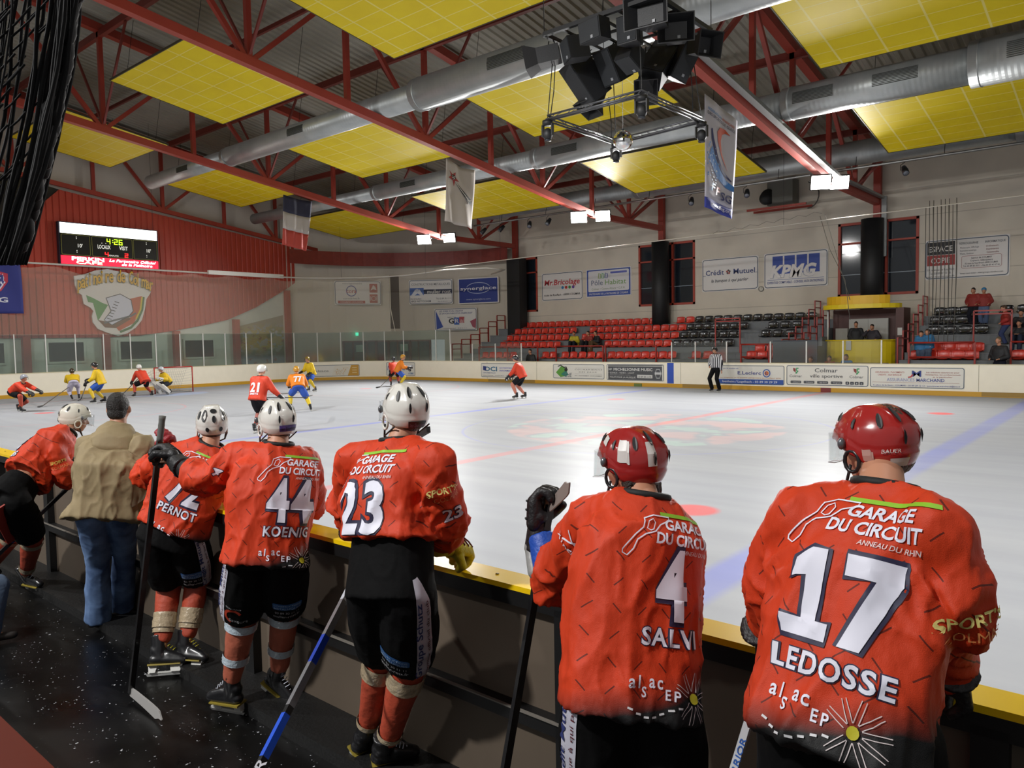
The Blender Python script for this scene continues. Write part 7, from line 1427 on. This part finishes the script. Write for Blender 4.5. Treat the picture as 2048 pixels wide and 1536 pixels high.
# referee in stripes
g = NT('stripes'); xx = g.xyz()
ref_root = PZ(1432, 784, 0); yw = 168
def refm(s, u, n):
    g = NT('stripes'); q = g.t.nodes.new('ShaderNodeVectorMath'); q.operation = 'DOT_PRODUCT'; g._in(q.inputs[0], g.tc); q.inputs[1].default_value = s
    st = g.math('GREATER_THAN', g.math('FRACT', g.math('MULTIPLY', q.outputs['Value'], 13)), .5); return g.set(Base_Color=g.mix(st, lin('c8c8cc'), lin('1c1d24')), Roughness=.6)
J = pose(ref_root, yw, lean=2, crouch=.0, feet=((-.17, 0), (.17, .02)), hands=((-.30, .05, .82), (.12, .24, 1.0)), h=1.02)
person('referee in a black and white striped shirt and black trousers at the far boards', J, yw, dict(type='hockey', top='c8c8cc', topmat=refm, pants='0e0e10', long=True, pantname='trousers', helmet='17181c', hair=None, gloves=False, socks='0e0e10', collar='141416'), near=False, hem=.52, name='person')
# goal
gl = PZ(386, 783, 0); t = thing('hockey_goal', 'red framed hockey goal with white net at the end of the ice', 'goal', (gl.x, gl.y, 0)); M_G = mat('a02a20', .4)
for y in (0, -1.83): MB().tube([(0, y, 0), (0, y, 1.22)], .03, M_G, 8).build('post', None, t)
MB().tube([(0, 0, 1.22), (0, -1.83, 1.22)], .03, M_G, 8).build('crossbar', None, t); MB().tube([(0, 0, .03), (-.9, -.15, .03), (-1.1, -.6, .03), (-1.1, -1.2, .03), (-.9, -1.68, .03), (0, -1.83, .03)], .03, mat('b8b0a8', .5), 8).build('base_frame', None, t)
b = MB()
for k in range(19): y = -1.83 * k / 18; b.tube([(0, y, 1.2), (-.5, y * .94 - .05, 1.1), (-1.0 + .15 * abs(k - 9) / 9, y * .7 - .27, .05)], .006, mat('c8c6c0', .6), 3)
for z in range(1, 9): b.tube([(-.02, 0, z * .14), (-.9, -.1, z * .12), (-.9, -1.73, z * .12), (-.02, -1.83, z * .14)], .006, mat('c8c6c0', .6), 3)
b.build('net', None, t)
# ================================================================ SPECTATORS
def sitter(label, px, k, yaw, kit, dx=0, py=660, stand_=False, h=1.0):
    x = PY(px, py, ROWY[k]).x + dx; z = TR[k]; c = dict(type='civil', topname='jacket', long=True, pantname='trousers', hair='1a1410', shoe='17150f'); c.update(kit)
    if stand_: J = pose((x, ROWY[k] - .1, z), yaw, lean=4, crouch=0, feet=((-.1, 0), (.1, 0)), hands=((-.2, .2, .95), (.2, .2, .95)), h=h, foot=.09)
    else:
        y = math.radians(yaw); f = Vector((-math.sin(y), math.cos(y), 0)); s = Vector((math.cos(y), math.sin(y), 0)); p = Vector((x, ROWY[k] + .02, z + .16 * h)); up = Vector((0, 0, 1)); zf = TR[k - 1] if k else TR[0] - .4
        J = dict(pel=p, chest=p + up * .28 * h + f * .05, neck=p + up * .46 * h + f * .10, head=p + up * .62 * h + f * .16, shL=p + up * .40 * h - s * .18 * h + f * .08, shR=p + up * .40 * h + s * .18 * h + f * .08, hiL=p - s * .09, hiR=p + s * .09)
        for S_, sg in (('L', -1), ('R', 1)): J['kn' + S_] = p + f * .42 * h + s * sg * .12 + up * .16; J['an' + S_] = Vector((J['kn' + S_].x, J['kn' + S_].y, zf + .1)) + f * .06; J['wr' + S_] = p + f * .38 * h + s * sg * .06 + up * .22; J['el' + S_] = p + f * .12 + s * sg * .25 + up * .18
    return person(label, J, yaw, c, near=False, hem=.48, headyaw=yaw)
sitter('person in a yellow jacket over a red top sitting among the red seats', 1150, 2, 190, dict(top='b8a824', pants='20242c'), py=690)
sitter('person in a red top sitting between the yellow jacket and the dark one', 1180, 2, 170, dict(top='8a2c26', pants='1c1c20'), py=690); sitter('person in a dark coat with tan trousers in the red seats', 1196, 2, 150, dict(top='17191e', pants='5a4630'), py=690)
def aisle(label, px, Y, yaw, kit, z, h=1.0, hands=((-.2, .15, .85), (.2, .15, .85)), lean=3):
    p = PY(px, 700, Y); c = dict(type='civil', topname='jacket', long=True, pantname='trousers', hair='1a1410', shoe='17150f'); c.update(kit); J = pose((p.x, Y, z), yaw, lean=lean, crouch=0, feet=((-.1, 0), (.1, 0)), hands=hands, h=h, foot=.09); return person(label, J, yaw, c, near=False, hem=.5)
aisle('person in a dark jacket standing behind the boards right of the lone red skater', 1062, 30.9, 175, dict(top='17181b', pants='16171a'), .0, 1.02)
aisle('person with fair hair and black jacket standing at the right behind the boards', 2000, 30.9, 150, dict(top='1c1d21', pants='1a1c28', hair='6a5a44'), .18, 1.1, ((-.15, .25, 1.0), (.15, .25, 1.0)))
sitter('person in a red shirt high in the right-hand stand, beside the blue cap', 1948, 4, 165, dict(top='8c2a24', pants='22242c'), py=640, stand_=True, h=.85); sitter('person in a bright blue knitted cap and red shirt in the right-hand stand', 1968, 4, 185, dict(top='8c2a24', pants='5a6a88', cap='3a7aa8'), py=640, stand_=True, h=.84)
sitter('person in a red shirt with white trim beside the thin red frame', 2012, 2, 100, dict(top='a02c26', pants='3a4468', hair='4a3424'), py=680, stand_=True, h=.85)
sitter('person in a dark jacket sitting at the right edge of the stand', 2040, 2, 170, dict(top='17181c', pants='2a3040'), py=680); sitter('person in a dark grey coat sitting highest at the right edge', 2042, 3, 180, dict(top='222429', pants='1c1e24'), py=670)
aisle('child in a blue jacket standing left of the other at the right-hand stairs', 1842, 31.9, 190, dict(top='2a6a98', pants='4a5568', hair='2a201a'), TR[0], .62); aisle('child in a blue jacket with hood, right of the two at the stairs', 1855, 31.95, 178, dict(top='2a6a98', pants='4a5568', hair='3a2c20'), TR[0], .66)
aisle('person in a black jacket standing inside the commentary box', 1712, 34.2, 190, dict(top='14151a', pants='1a2a4a'), 1.08, .98); aisle('person holding a hand to the ear inside the commentary box', 1745, 34.3, 170, dict(top='2a2630', pants='1c1c20', hair='1a1410'), 1.08, .9, ((-.2, .2, 1.0), (.16, .14, 1.42)))
aisle('person in dark blue at the scorers bench, leftmost of three', 1622, 30.95, 182, dict(top='22304a', pants='1c1c20', hair='5a4430'), .0, .78); aisle('person in an orange jacket at the scorers bench, middle of three', 1660, 30.95, 172, dict(top='b84a24', pants='1c1c20', hair='5a4a3a'), .0, .80); aisle('person in a light blue shirt at the scorers bench, behind the white post', 1694, 30.95, 160, dict(top='5a88b8', pants='1c1c20', hair='6a5a4a'), .0, .84)
# ---- small round clock on the far wall
q = PY(1522, 578, YW - .05); t = thing('wall_clock', 'small round white clock on the far wall below the two white signs', 'clock', (q.x, YW, q.z))
MB().tube([(0, 0, 0), (0, -.05, 0)], .13, mat('4a4640', .5), 20).build('rim', None, t); MB().tube([(0, -.045, 0), (0, -.056, 0)], .11, mat('d6d2c6', .5), 20).build('face', None, t); MB().bar((0, -.06, 0), (.02, -.06, .08), .012, .006, M_BLK).bar((0, -.06, 0), (.05, -.06, 0), .012, .006, M_BLK).build('hands', None, t)
